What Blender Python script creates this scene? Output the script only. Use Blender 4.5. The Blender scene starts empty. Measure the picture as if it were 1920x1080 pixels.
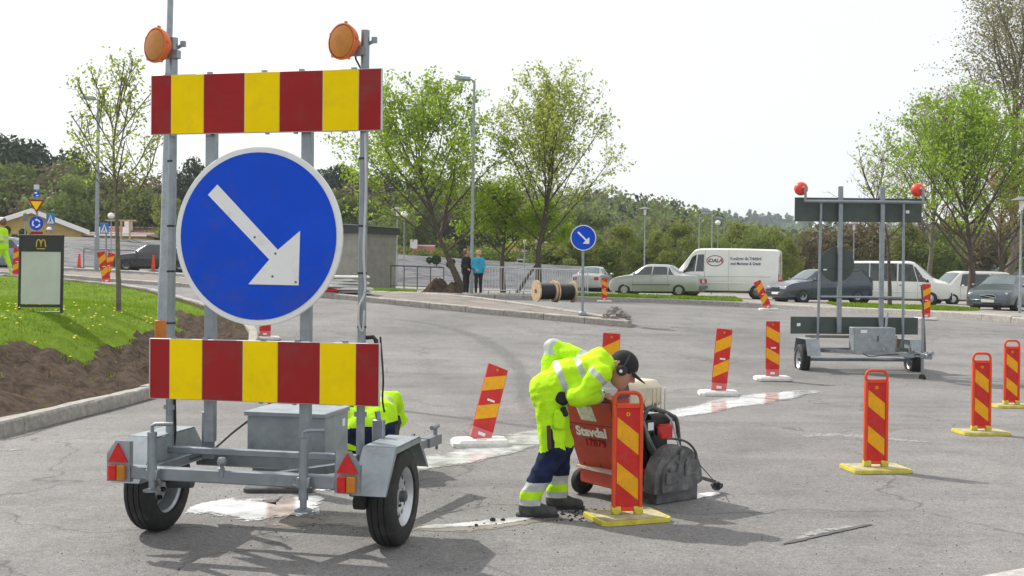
import bpy, bmesh, math, random
import numpy as np
from mathutils import Vector, Matrix

# ------------------------------------------------------------------ camera, sky, sun, exposure
SC = bpy.context.scene
C = SC.collection
F = 2050.0                       # focal length in pixels of a 1920 wide frame
CAMZ = 1.62
PITCH = math.atan(25.0 / F)
ROLL = 0.0098
_Fv = Vector((0, math.cos(PITCH), -math.sin(PITCH)))
_U0 = Vector((0, math.sin(PITCH), math.cos(PITCH)))
_R0 = Vector((1, 0, 0))
_R = _R0 * math.cos(ROLL) + _U0 * math.sin(ROLL)
_U = _U0 * math.cos(ROLL) - _R0 * math.sin(ROLL)
cam = bpy.data.cameras.new('camera')
cam.sensor_width = 36.0
cam.lens = 36.0 * F / 1920.0
cam.clip_start = 0.05
cam.clip_end = 6000
co = bpy.data.objects.new('camera', cam)
C.objects.link(co)
co.matrix_world = Matrix(((_R.x, _U.x, -_Fv.x, 0), (_R.y, _U.y, -_Fv.y, 0), (_R.z, _U.z, -_Fv.z, CAMZ), (0, 0, 0, 1)))
SC.camera = co

SUN_FROM = Vector((-0.78, 0.65, 1.0)).normalized()     # towards the sun: behind the scene, to the left
world = bpy.data.worlds.new('World')
SC.world = world
world.use_nodes = True
_nt = world.node_tree
_bg = _nt.nodes['Background']
_sky = _nt.nodes.new('ShaderNodeTexSky')
_sky.sky_type = 'NISHITA'
_sky.sun_disc = False
_sky.sun_elevation = math.asin(SUN_FROM.z)
_sky.sun_rotation = math.atan2(SUN_FROM.x, SUN_FROM.y)
_sky.air_density = 1.0
_sky.dust_density = 3.0
_sky.ozone_density = 1.0
_veil = _nt.nodes.new('ShaderNodeMixRGB')              # an even white veil of thin high cloud
_veil.inputs[0].default_value = 0.72
_veil.inputs[2].default_value = (12.2, 12.2, 12.2, 1)
_nt.links.new(_sky.outputs[0], _veil.inputs[1])
_nt.links.new(_veil.outputs[0], _bg.inputs[0])
_bg.inputs[1].default_value = 0.085

_sl = bpy.data.lights.new('sun', 'SUN')
_sl.energy = 3.7
_sl.angle = math.radians(0.9)
_sl.color = (1.0, 0.95, 0.87)
_so = bpy.data.objects.new('sun', _sl)
C.objects.link(_so)
_so.rotation_euler = SUN_FROM.to_track_quat('Z', 'Y').to_euler()
_so.location = (-20, 20, 40)

SC.view_settings.view_transform = 'Standard'
SC.view_settings.look = 'None'
SC.view_settings.gamma = 1.0
SC.view_settings.exposure = 0.30
SC.cycles.max_bounces = 6
SC.cycles.diffuse_bounces = 3
SC.cycles.glossy_bounces = 3
SC.cycles.transmission_bounces = 6
SC.cycles.transparent_max_bounces = 10
SC.cycles.volume_bounces = 1

# ------------------------------------------------------------------ helpers
rnd = random.Random(11)
RS = np.random.RandomState(5)

def smooth(t):
    t = min(1.0, max(0.0, t))
    return t * t * (3 - 2 * t)

def hr(x, y):
    """height of the road / ground: flat near the camera, then a gentle rise towards the left"""
    xc = min(26.0, max(-34.0, x))
    return smooth((y - 15.0) / 15.0) * (0.93 - 0.03 * xc) * (1 - 0.26 * smooth((y - 27.0) / 14.0) * smooth((x + 15.0) / 10.0))

def pw(px, py, d):
    """world point seen at pixel (px, py) of the 1920 x 1080 photograph at depth d"""
    return Vector((0, 0, CAMZ)) + (_Fv + _R * float((px - 960) / F) + _U * float((540 - py) / F)) * float(d)

def gx(px, d):
    return pw(px, 515, d).x

def gp(px, py, lift=0.0):
    """point of the road seen at a pixel"""
    lo, hi = 2.0, 90.0
    for d in np.linspace(2, 90, 600):
        p = pw(px, py, d)
        if p.z <= hr(p.x, p.y) + lift:
            lo, hi = d - 0.15, d
            break
    for _ in range(25):
        m = (lo + hi) / 2
        p = pw(px, py, m)
        if p.z <= hr(p.x, p.y) + lift:
            hi = m
        else:
            lo = m
    p = pw(px, py, hi)
    return Vector((p.x, p.y, hr(p.x, p.y) + lift))

MATS = {}
def M(name, col, rough=0.6, metal=0.0, var=0.12, scale=6.0, bump=0.0, bscale=40.0, col2=None, spec=0.5, coat=0.0, trans=0.0, coords='Object', detail=6.0, rvar=0.0, grime=0.0, gcol=(0.12, 0.105, 0.085), gscale=3.0):
    if name in MATS:
        return MATS[name]
    m = bpy.data.materials.new(name)
    m.use_nodes = True
    nt = m.node_tree
    b = nt.nodes['Principled BSDF']
    b.inputs['Roughness'].default_value = rough
    b.inputs['Metallic'].default_value = metal
    b.inputs['Specular IOR Level'].default_value = spec
    b.inputs['Coat Weight'].default_value = coat
    b.inputs['Coat Roughness'].default_value = 0.08
    c1 = tuple(col) + (1,)
    if col2 is None:
        lo = tuple(max(0, c * (1 - var)) for c in col) + (1,)
        hi = tuple(min(1, c * (1 + var)) for c in col) + (1,)
    else:
        lo, hi = c1, tuple(col2) + (1,)
    tc = nt.nodes.new('ShaderNodeTexCoord')
    src = tc.outputs['Object']
    if coords == 'World':
        geo = nt.nodes.new('ShaderNodeNewGeometry')
        src = geo.outputs['Position']
    n = nt.nodes.new('ShaderNodeTexNoise')
    n.inputs['Scale'].default_value = scale
    n.inputs['Detail'].default_value = detail
    n.inputs['Roughness'].default_value = 0.65
    nt.links.new(src, n.inputs['Vector'])
    r = nt.nodes.new('ShaderNodeValToRGB')
    r.color_ramp.elements[0].position = 0.32
    r.color_ramp.elements[0].color = lo
    r.color_ramp.elements[1].position = 0.68
    r.color_ramp.elements[1].color = hi
    nt.links.new(n.outputs['Fac'], r.inputs[0])
    nt.links.new(r.outputs[0], b.inputs['Base Color'])
    if grime:                                            # dirt and scuffs with a shape of their own
        g1 = nt.nodes.new('ShaderNodeTexNoise')
        g1.inputs['Scale'].default_value = gscale; g1.inputs['Detail'].default_value = 10; g1.inputs['Roughness'].default_value = 0.75
        nt.links.new(src, g1.inputs['Vector'])
        g2 = nt.nodes.new('ShaderNodeMapRange')
        g2.inputs[1].default_value = 0.50; g2.inputs[2].default_value = 0.78; g2.inputs[4].default_value = grime
        nt.links.new(g1.outputs['Fac'], g2.inputs[0])
        gm = nt.nodes.new('ShaderNodeMixRGB'); gm.inputs[2].default_value = tuple(gcol) + (1,)
        nt.links.new(g2.outputs[0], gm.inputs[0]); nt.links.new(r.outputs[0], gm.inputs[1])
        nt.links.new(gm.outputs[0], b.inputs['Base Color'])
    if rvar:
        mr = nt.nodes.new('ShaderNodeMapRange')
        mr.inputs[3].default_value = max(0.02, rough - rvar)
        mr.inputs[4].default_value = min(1, rough + rvar)
        nt.links.new(n.outputs['Fac'], mr.inputs[0])
        nt.links.new(mr.outputs[0], b.inputs['Roughness'])
    if bump:
        n2 = nt.nodes.new('ShaderNodeTexNoise')
        n2.inputs['Scale'].default_value = bscale
        n2.inputs['Detail'].default_value = 4
        nt.links.new(src, n2.inputs['Vector'])
        bp = nt.nodes.new('ShaderNodeBump')
        bp.inputs['Strength'].default_value = bump
        bp.inputs['Distance'].default_value = 0.02
        nt.links.new(n2.outputs['Fac'], bp.inputs['Height'])
        nt.links.new(bp.outputs[0], b.inputs['Normal'])
    if trans:                                            # thin leaf: light also passes through
        t = nt.nodes.new('ShaderNodeBsdfTranslucent')
        nt.links.new(r.outputs[0], t.inputs[0])
        mx = nt.nodes.new('ShaderNodeMixShader')
        mx.inputs[0].default_value = trans
        nt.links.new(b.outputs[0], mx.inputs[1])
        nt.links.new(t.outputs[0], mx.inputs[2])
        nt.links.new(mx.outputs[0], nt.nodes['Material Output'].inputs[0])
    MATS[name] = m
    return m

class MB:
    """collects faces for one mesh"""
    def __init__(s):
        s.v, s.f, s.m = [], [], []
    def add(s, verts, faces, mi=0):
        o = len(s.v)
        s.v += [tuple(v) for v in verts]
        s.f += [tuple(i + o for i in f) for f in faces]
        s.m += [mi] * len(faces)
        return s
    def box(s, c, size, rot=None, mi=0, bev=0.0):
        hx, hy, hz = size[0] / 2, size[1] / 2, size[2] / 2
        c = Vector(c)
        if bev:
            b = min(bev, hx * .9, hy * .9, hz * .9)
            vs, fs = [], []
            idx = {}
            for sx in (-1, 1):
                for sy in (-1, 1):
                    for sz in (-1, 1):
                        for a in range(3):
                            p = [sx * (hx - b), sy * (hy - b), sz * (hz - b)]
                            p[a] += (sx, sy, sz)[a] * b
                            idx[(sx, sy, sz, a)] = len(vs)
                            vs.append(Vector(p))
            for a in range(3):
                u, w = (a + 1) % 3, (a + 2) % 3
                for sa in (-1, 1):
                    q = []
                    for su, sw in ((-1, -1), (1, -1), (1, 1), (-1, 1)):
                        k = [0, 0, 0]; k[a] = sa; k[u] = su; k[w] = sw
                        q.append(idx[(k[0], k[1], k[2], a)])
                    fs.append(q if sa > 0 else q[::-1])
                    for sw in (-1, 1):
                        pass
            for a in range(3):
                u, w = (a + 1) % 3, (a + 2) % 3
                for su in (-1, 1):
                    for sw in (-1, 1):
                        k0 = [0, 0, 0]; k0[a] = -1; k0[u] = su; k0[w] = sw
                        k1 = list(k0); k1[a] = 1
                        q = [idx[(*k0, u)], idx[(*k1, u)], idx[(*k1, w)], idx[(*k0, w)]]
                        fs.append(q if su * sw < 0 else q[::-1])
            for sx in (-1, 1):
                for sy in (-1, 1):
                    for sz in (-1, 1):
                        q = [idx[(sx, sy, sz, 0)], idx[(sx, sy, sz, 1)], idx[(sx, sy, sz, 2)]]
                        fs.append(q if sx * sy * sz > 0 else q[::-1])
        else:
            vs = [Vector((x * hx, y * hy, z * hz)) for x in (-1, 1) for y in (-1, 1) for z in (-1, 1)]
            fs = [(0, 1, 3, 2), (4, 6, 7, 5), (0, 4, 5, 1), (2, 3, 7, 6), (0, 2, 6, 4), (1, 5, 7, 3)]
        if rot is not None:
            vs = [rot @ v for v in vs]
        return s.add([v + c for v in vs], fs, mi)
    def bar(s, a, b, w, h=None, up=(0, 0, 1), mi=0):
        """rectangular bar from a to b"""
        a, b = Vector(a), Vector(b)
        h = h or w
        d = (b - a).normalized()
        upv = Vector(up)
        if abs(d.dot(upv)) > .98:
            upv = Vector((0, 1, 0))
        x = d.cross(upv).normalized()
        z = x.cross(d)
        vs = [p + x * (sx * w / 2) + z * (sz * h / 2) for p in (a, b) for sx, sz in ((-1, -1), (1, -1), (1, 1), (-1, 1))]
        return s.add(vs, [(0, 1, 2, 3)[::-1], (4, 5, 6, 7), (0, 1, 5, 4), (1, 2, 6, 5), (2, 3, 7, 6), (3, 0, 4, 7)], mi)
    def tube(s, pts, r, n=8, mi=0, cap=True):
        pts = [Vector(p) for p in pts]
        rs = r if isinstance(r, (list, tuple)) else [r] * len(pts)
        rings = []
        prev = None
        for i, p in enumerate(pts):
            d = (pts[min(i + 1, len(pts) - 1)] - pts[max(i - 1, 0)]).normalized()
            if prev is None:
                up = Vector((0, 0, 1)) if abs(d.z) < .9 else Vector((1, 0, 0))
                x = d.cross(up).normalized()
            else:
                x = (prev - d * prev.dot(d)).normalized()
            y = d.cross(x)
            prev = x
            rings.append([p + (x * math.cos(2 * math.pi * k / n) + y * math.sin(2 * math.pi * k / n)) * rs[i] for k in range(n)])
        vs = [v for g in rings for v in g]
        fs = []
        for i in range(len(pts) - 1):
            for k in range(n):
                fs.append((i * n + k, i * n + (k + 1) % n, (i + 1) * n + (k + 1) % n, (i + 1) * n + k))
        if cap:
            fs.append(tuple(range(n))[::-1])
            fs.append(tuple((len(pts) - 1) * n + k for k in range(n)))
        return s.add(vs, fs, mi)
    def lathe(s, prof, n=24, org=(0, 0, 0), axis=(0, 0, 1), mi=0):
        """profile of (radius, height) turned about an axis"""
        ax = Vector(axis).normalized()
        up = Vector((0, 0, 1)) if abs(ax.z) < .9 else Vector((1, 0, 0))
        x = ax.cross(up).normalized()
        y = ax.cross(x)
        o = Vector(org)
        vs = [o + ax * h + (x * math.cos(2 * math.pi * k / n) + y * math.sin(2 * math.pi * k / n)) * max(r, 1e-4) for r, h in prof for k in range(n)]
        fs = []
        for i in range(len(prof) - 1):
            for k in range(n):
                fs.append((i * n + k, (i + 1) * n + k, (i + 1) * n + (k + 1) % n, i * n + (k + 1) % n))
        return s.add(vs, fs, mi)
    def prism(s, poly, frm, to, mi=0):
        """extrude a closed list of 3D points by the vector (to - frm)"""
        d = Vector(to) - Vector(frm)
        n = len(poly)
        vs = [Vector(p) for p in poly] + [Vector(p) + d for p in poly]
        fs = [tuple(range(n))[::-1], tuple(range(n, 2 * n))]
        fs += [(i, (i + 1) % n, n + (i + 1) % n, n + i) for i in range(n)]
        return s.add(vs, fs, mi)
    def mesh(s, name, mats, smooth_=False, fix=True):
        me = bpy.data.meshes.new(name)
        me.from_pydata([tuple(v) for v in s.v], [], s.f)
        for m in (mats if isinstance(mats, (list, tuple)) else [mats]):
            me.materials.append(m)
        if any(s.m):
            me.polygons.foreach_set('material_index', s.m)
        if fix:
            bm = bmesh.new(); bm.from_mesh(me)
            bmesh.ops.recalc_face_normals(bm, faces=bm.faces)
            bm.to_mesh(me); bm.free()
        if smooth_:
            me.polygons.foreach_set('use_smooth', [True] * len(me.polygons))
            if smooth_ != 'all':
                try:
                    me.set_sharp_from_angle(angle=math.radians(38))
                except Exception:
                    pass
        me.update()
        return me
    def obj(s, name, mats, parent=None, smooth_=False, fix=True):
        return link(name, s.mesh(name, mats, smooth_, fix), parent)

def link(name, me, parent=None, loc=None):
    o = bpy.data.objects.new(name, me)
    C.objects.link(o)
    if parent is not None:
        o.parent = parent
    if loc is not None:
        o.location = loc
    return o

def np_mesh(name, verts, faces, mats, mi=None, smooth_=False):
    """fast mesh from numpy arrays; faces (n, 3) or (n, 4)"""
    me = bpy.data.meshes.new(name)
    verts = np.asarray(verts, dtype=np.float32)
    faces = np.asarray(faces, dtype=np.int32)
    nf, k = faces.shape
    me.vertices.add(len(verts))
    me.vertices.foreach_set('co', verts.ravel())
    me.loops.add(nf * k)
    me.loops.foreach_set('vertex_index', faces.ravel())
    me.polygons.add(nf)
    me.polygons.foreach_set('loop_start', np.arange(0, nf * k, k, dtype=np.int32))
    for m in (mats if isinstance(mats, (list, tuple)) else [mats]):
        me.materials.append(m)
    if mi is not None:
        me.polygons.foreach_set('material_index', np.asarray(mi, dtype=np.int32))
    if smooth_:
        me.polygons.foreach_set('use_smooth', np.ones(nf, dtype=bool))
    me.update(calc_edges=True)
    me.validate()
    return me

def tag(o, label=None, cat=None, group=None, kind=None):
    if label: o['label'] = label
    if cat: o['category'] = cat
    if group: o['group'] = group
    if kind: o['kind'] = kind
    return o

def thing(name, label, cat, loc=(0, 0, 0), rz=0.0, group=None):
    o = bpy.data.objects.new(name, None)
    o.empty_display_size = 0.2
    C.objects.link(o)
    o.location = loc
    o.rotation_euler = (0, 0, rz)
    return tag(o, label, cat, group)

def kids(o):
    return [c for c in bpy.data.objects if c.parent == o]

def copy_tree(o, parent=None, _map=None):
    c = o.copy()
    C.objects.link(c)
    if parent is not None:
        c.parent = parent
    for k in o.children:
        copy_tree(k, c)
    return c

def text_mesh(txt, size, bold=0.0, shear=0.0, extrude=0.001, align='CENTER'):
    cu = bpy.data.curves.new('lettering', 'FONT')
    cu.body = txt
    cu.size = size
    cu.offset = bold
    cu.shear = shear
    cu.extrude = extrude
    cu.align_x = align
    cu.align_y = 'CENTER'
    cu.resolution_u = 3
    o = bpy.data.objects.new('lettering', cu)
    C.objects.link(o)
    bpy.context.view_layer.update()
    dg = bpy.context.evaluated_depsgraph_get()
    me = bpy.data.meshes.new_from_object(o.evaluated_get(dg))
    bpy.data.objects.remove(o)
    return me

def put_text(txt, size, org, xdir, updir, mat, parent, bold=0.0, shear=0.0, name='lettering', squeeze=1.0):
    me = text_mesh(txt, size, bold, shear)
    me.materials.clear(); me.materials.append(mat)
    x = Vector(xdir).normalized(); u = Vector(updir)
    u = (u - x * u.dot(x)).normalized()
    n = x.cross(u)
    mx = Matrix(((x.x * squeeze, u.x, n.x, org[0]), (x.y * squeeze, u.y, n.y, org[1]), (x.z * squeeze, u.z, n.z, org[2]), (0, 0, 0, 1)))
    me.transform(mx)
    return link(name, me, parent)

# ------------------------------------------------------------------ materials
GALV = M('galvanised_steel', (0.27, 0.305, 0.335), 0.42, 0.7, 0.2, 14, 0.05, 60, rvar=0.14, grime=0.6, gscale=7)
GALVP = M('galvanised_plate', (0.30, 0.335, 0.36), 0.5, 0.4, 0.16, 9, 0.03, 30, rvar=0.12, grime=0.6, gscale=5)
STEELD = M('dark_steel', (0.10, 0.105, 0.11), 0.5, 0.5, 0.3, 12)
SIGNRED = M('sign_red_film', (0.32, 0.022, 0.024), 0.5, 0, 0.10, 3, spec=0.1, grime=0.5, gscale=5)
SIGNYEL = M('sign_yellow_film', (0.92, 0.66, 0.002), 0.5, 0, 0.05, 3, spec=0.05, grime=0.16, gscale=7)
SIGNBLUE = M('sign_blue_film', (0.010, 0.075, 0.60), 0.5, 0, 0.08, 3, spec=0.1, grime=0.35, gscale=4)
SIGNWHITE = M('sign_white_film', (0.78, 0.79, 0.78), 0.5, 0, 0.04, 3, grime=0.3, gscale=6)
ALU = M('sign_back_aluminium', (0.55, 0.56, 0.57), 0.5, 0.4, 0.1, 6)
GREENBACK = M('sign_back_green_grey', (0.055, 0.075, 0.068), 0.6, 0, 0.2, 5)
RUBBER = M('tyre_rubber', (0.022, 0.022, 0.023), 0.8, 0, 0.3, 14, 0.15, 80, grime=0.7, gcol=(.09, .085, .08), gscale=9)
BLACKP = M('black_plastic', (0.02, 0.02, 0.022), 0.5, 0, 0.3, 12)
RIM = M('wheel_rim_silver', (0.55, 0.57, 0.59), 0.4, 0.6, 0.12, 10)
AMBER = M('amber_lens', (0.62, 0.23, 0.02), 0.25, 0, 0.15, 14, trans=0.2, bump=0.15, bscale=120)
ORANGEP = M('orange_lamp_housing', (0.72, 0.14, 0.03), 0.45, 0, 0.12, 8)
REDLENS = M('red_lens', (0.55, 0.015, 0.012), 0.2, 0, 0.2, 20)
BAFRED = M('baffle_red', (0.56, 0.026, 0.022), 0.55, 0, 0.12, 8, spec=.25, grime=.6, gcol=(.2, .15, .12), gscale=9)
BAFORANGE = M('baffle_orange_red_frame', (0.72, 0.075, 0.022), 0.55, 0, 0.1, 8, spec=.25, grime=.5, gcol=(.2, .13, .1), gscale=10)
BAFYEL = M('baffle_yellow', (0.80, 0.38, 0.012), 0.55, 0, 0.1, 8, spec=.2, grime=.6, gcol=(.28, .18, .1), gscale=9)
BASEYEL = M('base_yellow_plastic', (0.60, 0.52, 0.06), 0.6, 0, 0.25, 9, 0.1, 50)
BASEYELTOP = M('base_dusty_yellow_top', (0.40, 0.37, 0.22), 0.9, 0, 0.3, 14, 0.2, 60)
BASEWHITE = M('base_white_plastic', (0.66, 0.66, 0.63), 0.7, 0, 0.22, 9, 0.1, 50, grime=.8, gcol=(.2, .18, .16), gscale=5)
BASEPINK = M('baffle_faded_red_foot', (0.62, 0.13, 0.13), 0.6, 0, 0.12, 8)
WOODL = M('drum_wood', (0.52, 0.38, 0.23), 0.75, 0, 0.25, 10, 0.2, 50)
LIME = M('hi_vis_lime', (0.43, 0.77, 0.015), 0.85, 0, 0.22, 6, 0.6, 24, col2=(0.52, 0.90, 0.02), spec=0.15, grime=.3, gcol=(.16, .2, .04), gscale=7)
SILVERT = M('reflective_tape', (0.42, 0.46, 0.44), 0.45, 0.1, 0.12, 18)
NAVY = M('navy_cloth', (0.014, 0.021, 0.055), 0.9, 0, 0.5, 6, 0.5, 26, spec=0.15)
BLACKC = M('black_cloth', (0.014, 0.014, 0.016), 0.85, 0, 0.35, 9, 0.2, 40)
SKIN = M('skin', (0.52, 0.27, 0.19), 0.55, 0, 0.1, 12)
HAIRB = M('brown_hair', (0.16, 0.085, 0.04), 0.6, 0, 0.3, 30, 0.3, 60)
HAIRBL = M('blond_hair', (0.50, 0.33, 0.14), 0.6, 0, 0.3, 30, 0.3, 60)
BOOT = M('work_boot', (0.05, 0.05, 0.052), 0.75, 0, 0.4, 14, 0.3, 40)
SAWRED = M('saw_red_paint', (0.47, 0.054, 0.028), 0.5, 0, 0.2, 6, 0.05, 30, rvar=0.12, grime=.6, gcol=(.20, .14, .11), gscale=8)
TANKCREAM = M('tank_cream_plastic', (0.62, 0.55, 0.41), 0.5, 0, 0.12, 5, grime=.6, gcol=(.25, .2, .14), gscale=6)
DIRTYGREY = M('dusty_grey_guard', (0.075, 0.077, 0.08), 0.7, 0.1, 0.5, 9, 0.25, 22, col2=(.17, .17, .17), grime=.9, gcol=(.30, .295, .29), gscale=9)
ENGBLACK = M('engine_black', (0.025, 0.025, 0.026), 0.6, 0.2, 0.5, 14, 0.2, 40)
WHITEP = M('white_paint', (0.80, 0.80, 0.78), 0.5, 0, 0.04, 6)
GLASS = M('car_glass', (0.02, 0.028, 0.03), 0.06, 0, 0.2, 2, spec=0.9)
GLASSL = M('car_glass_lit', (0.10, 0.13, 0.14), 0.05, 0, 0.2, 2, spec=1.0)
BARK = M('bark', (0.085, 0.065, 0.05), 0.9, 0, 0.35, 9, 0.5, 30)
BARKG = M('bark_grey', (0.15, 0.125, 0.10), 0.9, 0, 0.35, 9, 0.5, 30)
GRANITE = M('kerb_granite', (0.34, 0.32, 0.29), 0.85, 0, 0.28, 14, 0.4, 60, coords='World')
PLATE = M('number_plate', (0.75, 0.75, 0.73), 0.5, 0, 0.05, 9)
# ------------------------------------------------------------------ the ground
def grid_mesh(name, xs, ys, zf, mat, smooth_=True):
    X, Y = np.meshgrid(xs, ys)
    Z = np.array([[zf(x, y) for x in xs] for y in ys])
    V = np.stack([X.ravel(), Y.ravel(), Z.ravel()], 1)
    nx, ny = len(xs), len(ys)
    i = np.arange(nx * ny).reshape(ny, nx)
    Fq = np.stack([i[:-1, :-1].ravel(), i[:-1, 1:].ravel(), i[1:, 1:].ravel(), i[1:, :-1].ravel()], 1)
    return np_mesh(name, V, Fq, mat, smooth_=smooth_)

def asphalt_material():
    m = bpy.data.materials.new('worn_asphalt')
    m.use_nodes = True
    nt = m.node_tree; L = nt.links; N = nt.nodes
    b = N['Principled BSDF']
    geo = N.new('ShaderNodeNewGeometry')
    def noise(scale, detail=5, rough=.6, vec=None):
        n = N.new('ShaderNodeTexNoise')
        n.inputs['Scale'].default_value = scale
        n.inputs['Detail'].default_value = detail
        n.inputs['Roughness'].default_value = rough
        L.new(vec or geo.outputs['Position'], n.inputs['Vector'])
        return n.outputs['Fac']
    def ramp(fac, stops):
        r = N.new('ShaderNodeValToRGB')
        e = r.color_ramp.elements
        e[0].position, e[0].color = stops[0][0], stops[0][1] + (1,)
        e[1].position, e[1].color = stops[-1][0], stops[-1][1] + (1,)
        for p, c in stops[1:-1]:
            q = e.new(p); q.color = c + (1,)
        L.new(fac, r.inputs[0])
        return r.outputs[0]
    def mix(kind, fac, a, c):
        x = N.new('ShaderNodeMixRGB'); x.blend_type = kind
        if isinstance(fac, float): x.inputs[0].default_value = fac
        else: L.new(fac, x.inputs[0])
        L.new(a, x.inputs[1])
        L.new(c, x.inputs[2])
        return x.outputs[0]
    base = ramp(noise(0.35, 6), [(0.3, (0.168, 0.166, 0.165)), (0.5, (0.212, 0.209, 0.207)), (0.72, (0.258, 0.253, 0.249))])
    stain = ramp(noise(1.3, 8, .7), [(0.33, (0.74, 0.735, 0.73)), (0.5, (0.98, 0.975, 0.97)), (0.66, (1.08, 1.07, 1.06))])
    col = mix('MULTIPLY', 0.8, base, stain)
    # wheel tracks and sweep marks stretched along the carriageway
    mp = N.new('ShaderNodeMapping')
    mp.inputs['Rotation'].default_value = (0, 0, math.radians(-27))
    mp.inputs['Scale'].default_value = (0.18, 2.2, 1)
    L.new(geo.outputs['Position'], mp.inputs['Vector'])
    tr = ramp(noise(1.0, 5, .6, mp.outputs[0]), [(0.3, (0.76, 0.76, 0.77)), (0.45, (0.98, 0.98, 0.98)), (0.7, (1.12, 1.11, 1.10))])
    col = mix('MULTIPLY', 0.7, col, tr)
    # stones in the surface
    v = N.new('ShaderNodeTexVoronoi'); v.inputs['Scale'].default_value = 95
    L.new(geo.outputs['Position'], v.inputs['Vector'])
    st = N.new('ShaderNodeSeparateColor'); L.new(v.outputs['Color'], st.inputs[0])
    stone = ramp(st.outputs[0], [(0.0, (0.60, 0.60, 0.61)), (0.3, (0.95, 0.945, 0.94)), (0.8, (1.06, 1.055, 1.05)), (1.0, (1.4, 1.38, 1.36))])
    col = mix('MULTIPLY', 0.85, col, stone)
    v2 = N.new('ShaderNodeTexVoronoi'); v2.inputs['Scale'].default_value = 28
    L.new(geo.outputs['Position'], v2.inputs['Vector'])
    s2 = N.new('ShaderNodeSeparateColor'); L.new(v2.outputs['Color'], s2.inputs[0])
    s2r = ramp(s2.outputs[1], [(0.0, (0.84, 0.84, 0.84)), (0.22, (1, 1, 1)), (1.0, (1.05, 1.045, 1.04))])
    col = mix('MULTIPLY', 0.7, col, s2r)
    # fine cracks
    w = N.new('ShaderNodeTexVoronoi'); w.feature = 'DISTANCE_TO_EDGE'; w.inputs['Scale'].default_value = 0.22
    wv = N.new('ShaderNodeVectorMath'); wv.operation = 'ADD'
    n3 = N.new('ShaderNodeTexNoise'); n3.inputs['Scale'].default_value = 1.1; n3.inputs['Detail'].default_value = 6
    L.new(geo.outputs['Position'], n3.inputs['Vector'])
    L.new(geo.outputs['Position'], wv.inputs[0]); L.new(n3.outputs['Color'], wv.inputs[1])
    L.new(wv.outputs[0], w.inputs['Vector'])
    cr = ramp(w.outputs[0], [(0.0, (0.4, 0.4, 0.4)), (0.004, (1, 1, 1)), (1.0, (1, 1, 1))])
    col = mix('MULTIPLY', 0.7, col, cr)
    L.new(col, b.inputs['Base Color'])
    b.inputs['Roughness'].default_value = 0.85
    b.inputs['Specular IOR Level'].default_value = 0.3
    bp = N.new('ShaderNodeBump'); bp.inputs['Strength'].default_value = 0.55; bp.inputs['Distance'].default_value = 0.008
    L.new(v.outputs['Distance'], bp.inputs['Height'])
    L.new(bp.outputs[0], b.inputs['Normal'])
    return m
ASPHALT = asphalt_material()
EARTH = M('verge_earth', (0.11, 0.10, 0.07), 0.95, 0, 0.4, 0.6, 0.4, 8, col2=(0.20, 0.19, 0.13), coords='World')
FIELD = M('far_ground_green', (0.06, 0.085, 0.03), 0.95, 0, 0.4, 0.08, coords='World', col2=(0.12, 0.14, 0.05))
GRAVEL = M('gravel_verge', (0.20, 0.185, 0.165), 0.95, 0, 0.3, 3.0, 0.5, 25, coords='World', col2=(0.36, 0.34, 0.31))
SOIL = M('turned_soil', (0.030, 0.021, 0.015), 0.97, 0, 0.5, 7.0, 1.0, 14, coords='World', col2=(0.105, 0.075, 0.054), spec=0.1)
TURF = M('mown_turf', (0.08, 0.14, 0.008), 0.95, 0, 0.3, 2.0, 0.5, 60, coords='World', col2=(0.16, 0.24, 0.018), spec=.1)
BLADE = M('grass_blade', (0.115, 0.22, 0.006), 0.7, 0, 0.3, 1.4, coords='World', col2=(0.25, 0.37, 0.018), spec=.15, trans=0.4, grime=.8, gcol=(.22, .19, .08), gscale=1.1)
DIRT = M('dusty_island_fill', (0.15, 0.13, 0.115), 0.95, 0, 0.3, 1.5, 0.5, 20, coords='World', col2=(0.27, 0.24, 0.21))

tag(link('ground', grid_mesh('ground', np.r_[-2500, -900, -300, -120, np.linspace(-60, 60, 41), 120, 300, 900, 2500],
     np.r_[-60, -20, np.linspace(-12, 90, 41), 130, 200, 400, 900, 1800, 3000], lambda x, y: hr(x, y) - 0.06, FIELD)), kind='structure')
tag(link('road', grid_mesh('road', np.linspace(-48, 34, 124), np.linspace(-8, 58, 133), lambda x, y: hr(x, y), ASPHALT)), kind='structure')

def catmull(pts, n=8):
    pts = [Vector(p) for p in pts]
    out = []
    for i in range(len(pts) - 1):
        p0, p1, p2, p3 = pts[max(i - 1, 0)], pts[i], pts[i + 1], pts[min(i + 2, len(pts) - 1)]
        for k in range(n):
            t = k / n
            out.append(0.5 * ((2 * p1) + (p2 - p0) * t + (2 * p0 - 5 * p1 + 4 * p2 - p3) * t * t + (3 * p1 - p0 - 3 * p2 + p3) * t ** 3))
    out.append(pts[-1])
    return out

def resample(pts, step):
    out = [pts[0]]
    acc = 0.0
    for a, b in zip(pts[:-1], pts[1:]):
        L = (b - a).length
        d = step - acc
        while d <= L:
            out.append(a.lerp(b, d / L))
            d += step
        acc = (acc + L) % step if L > 0 else acc
    return out

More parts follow.
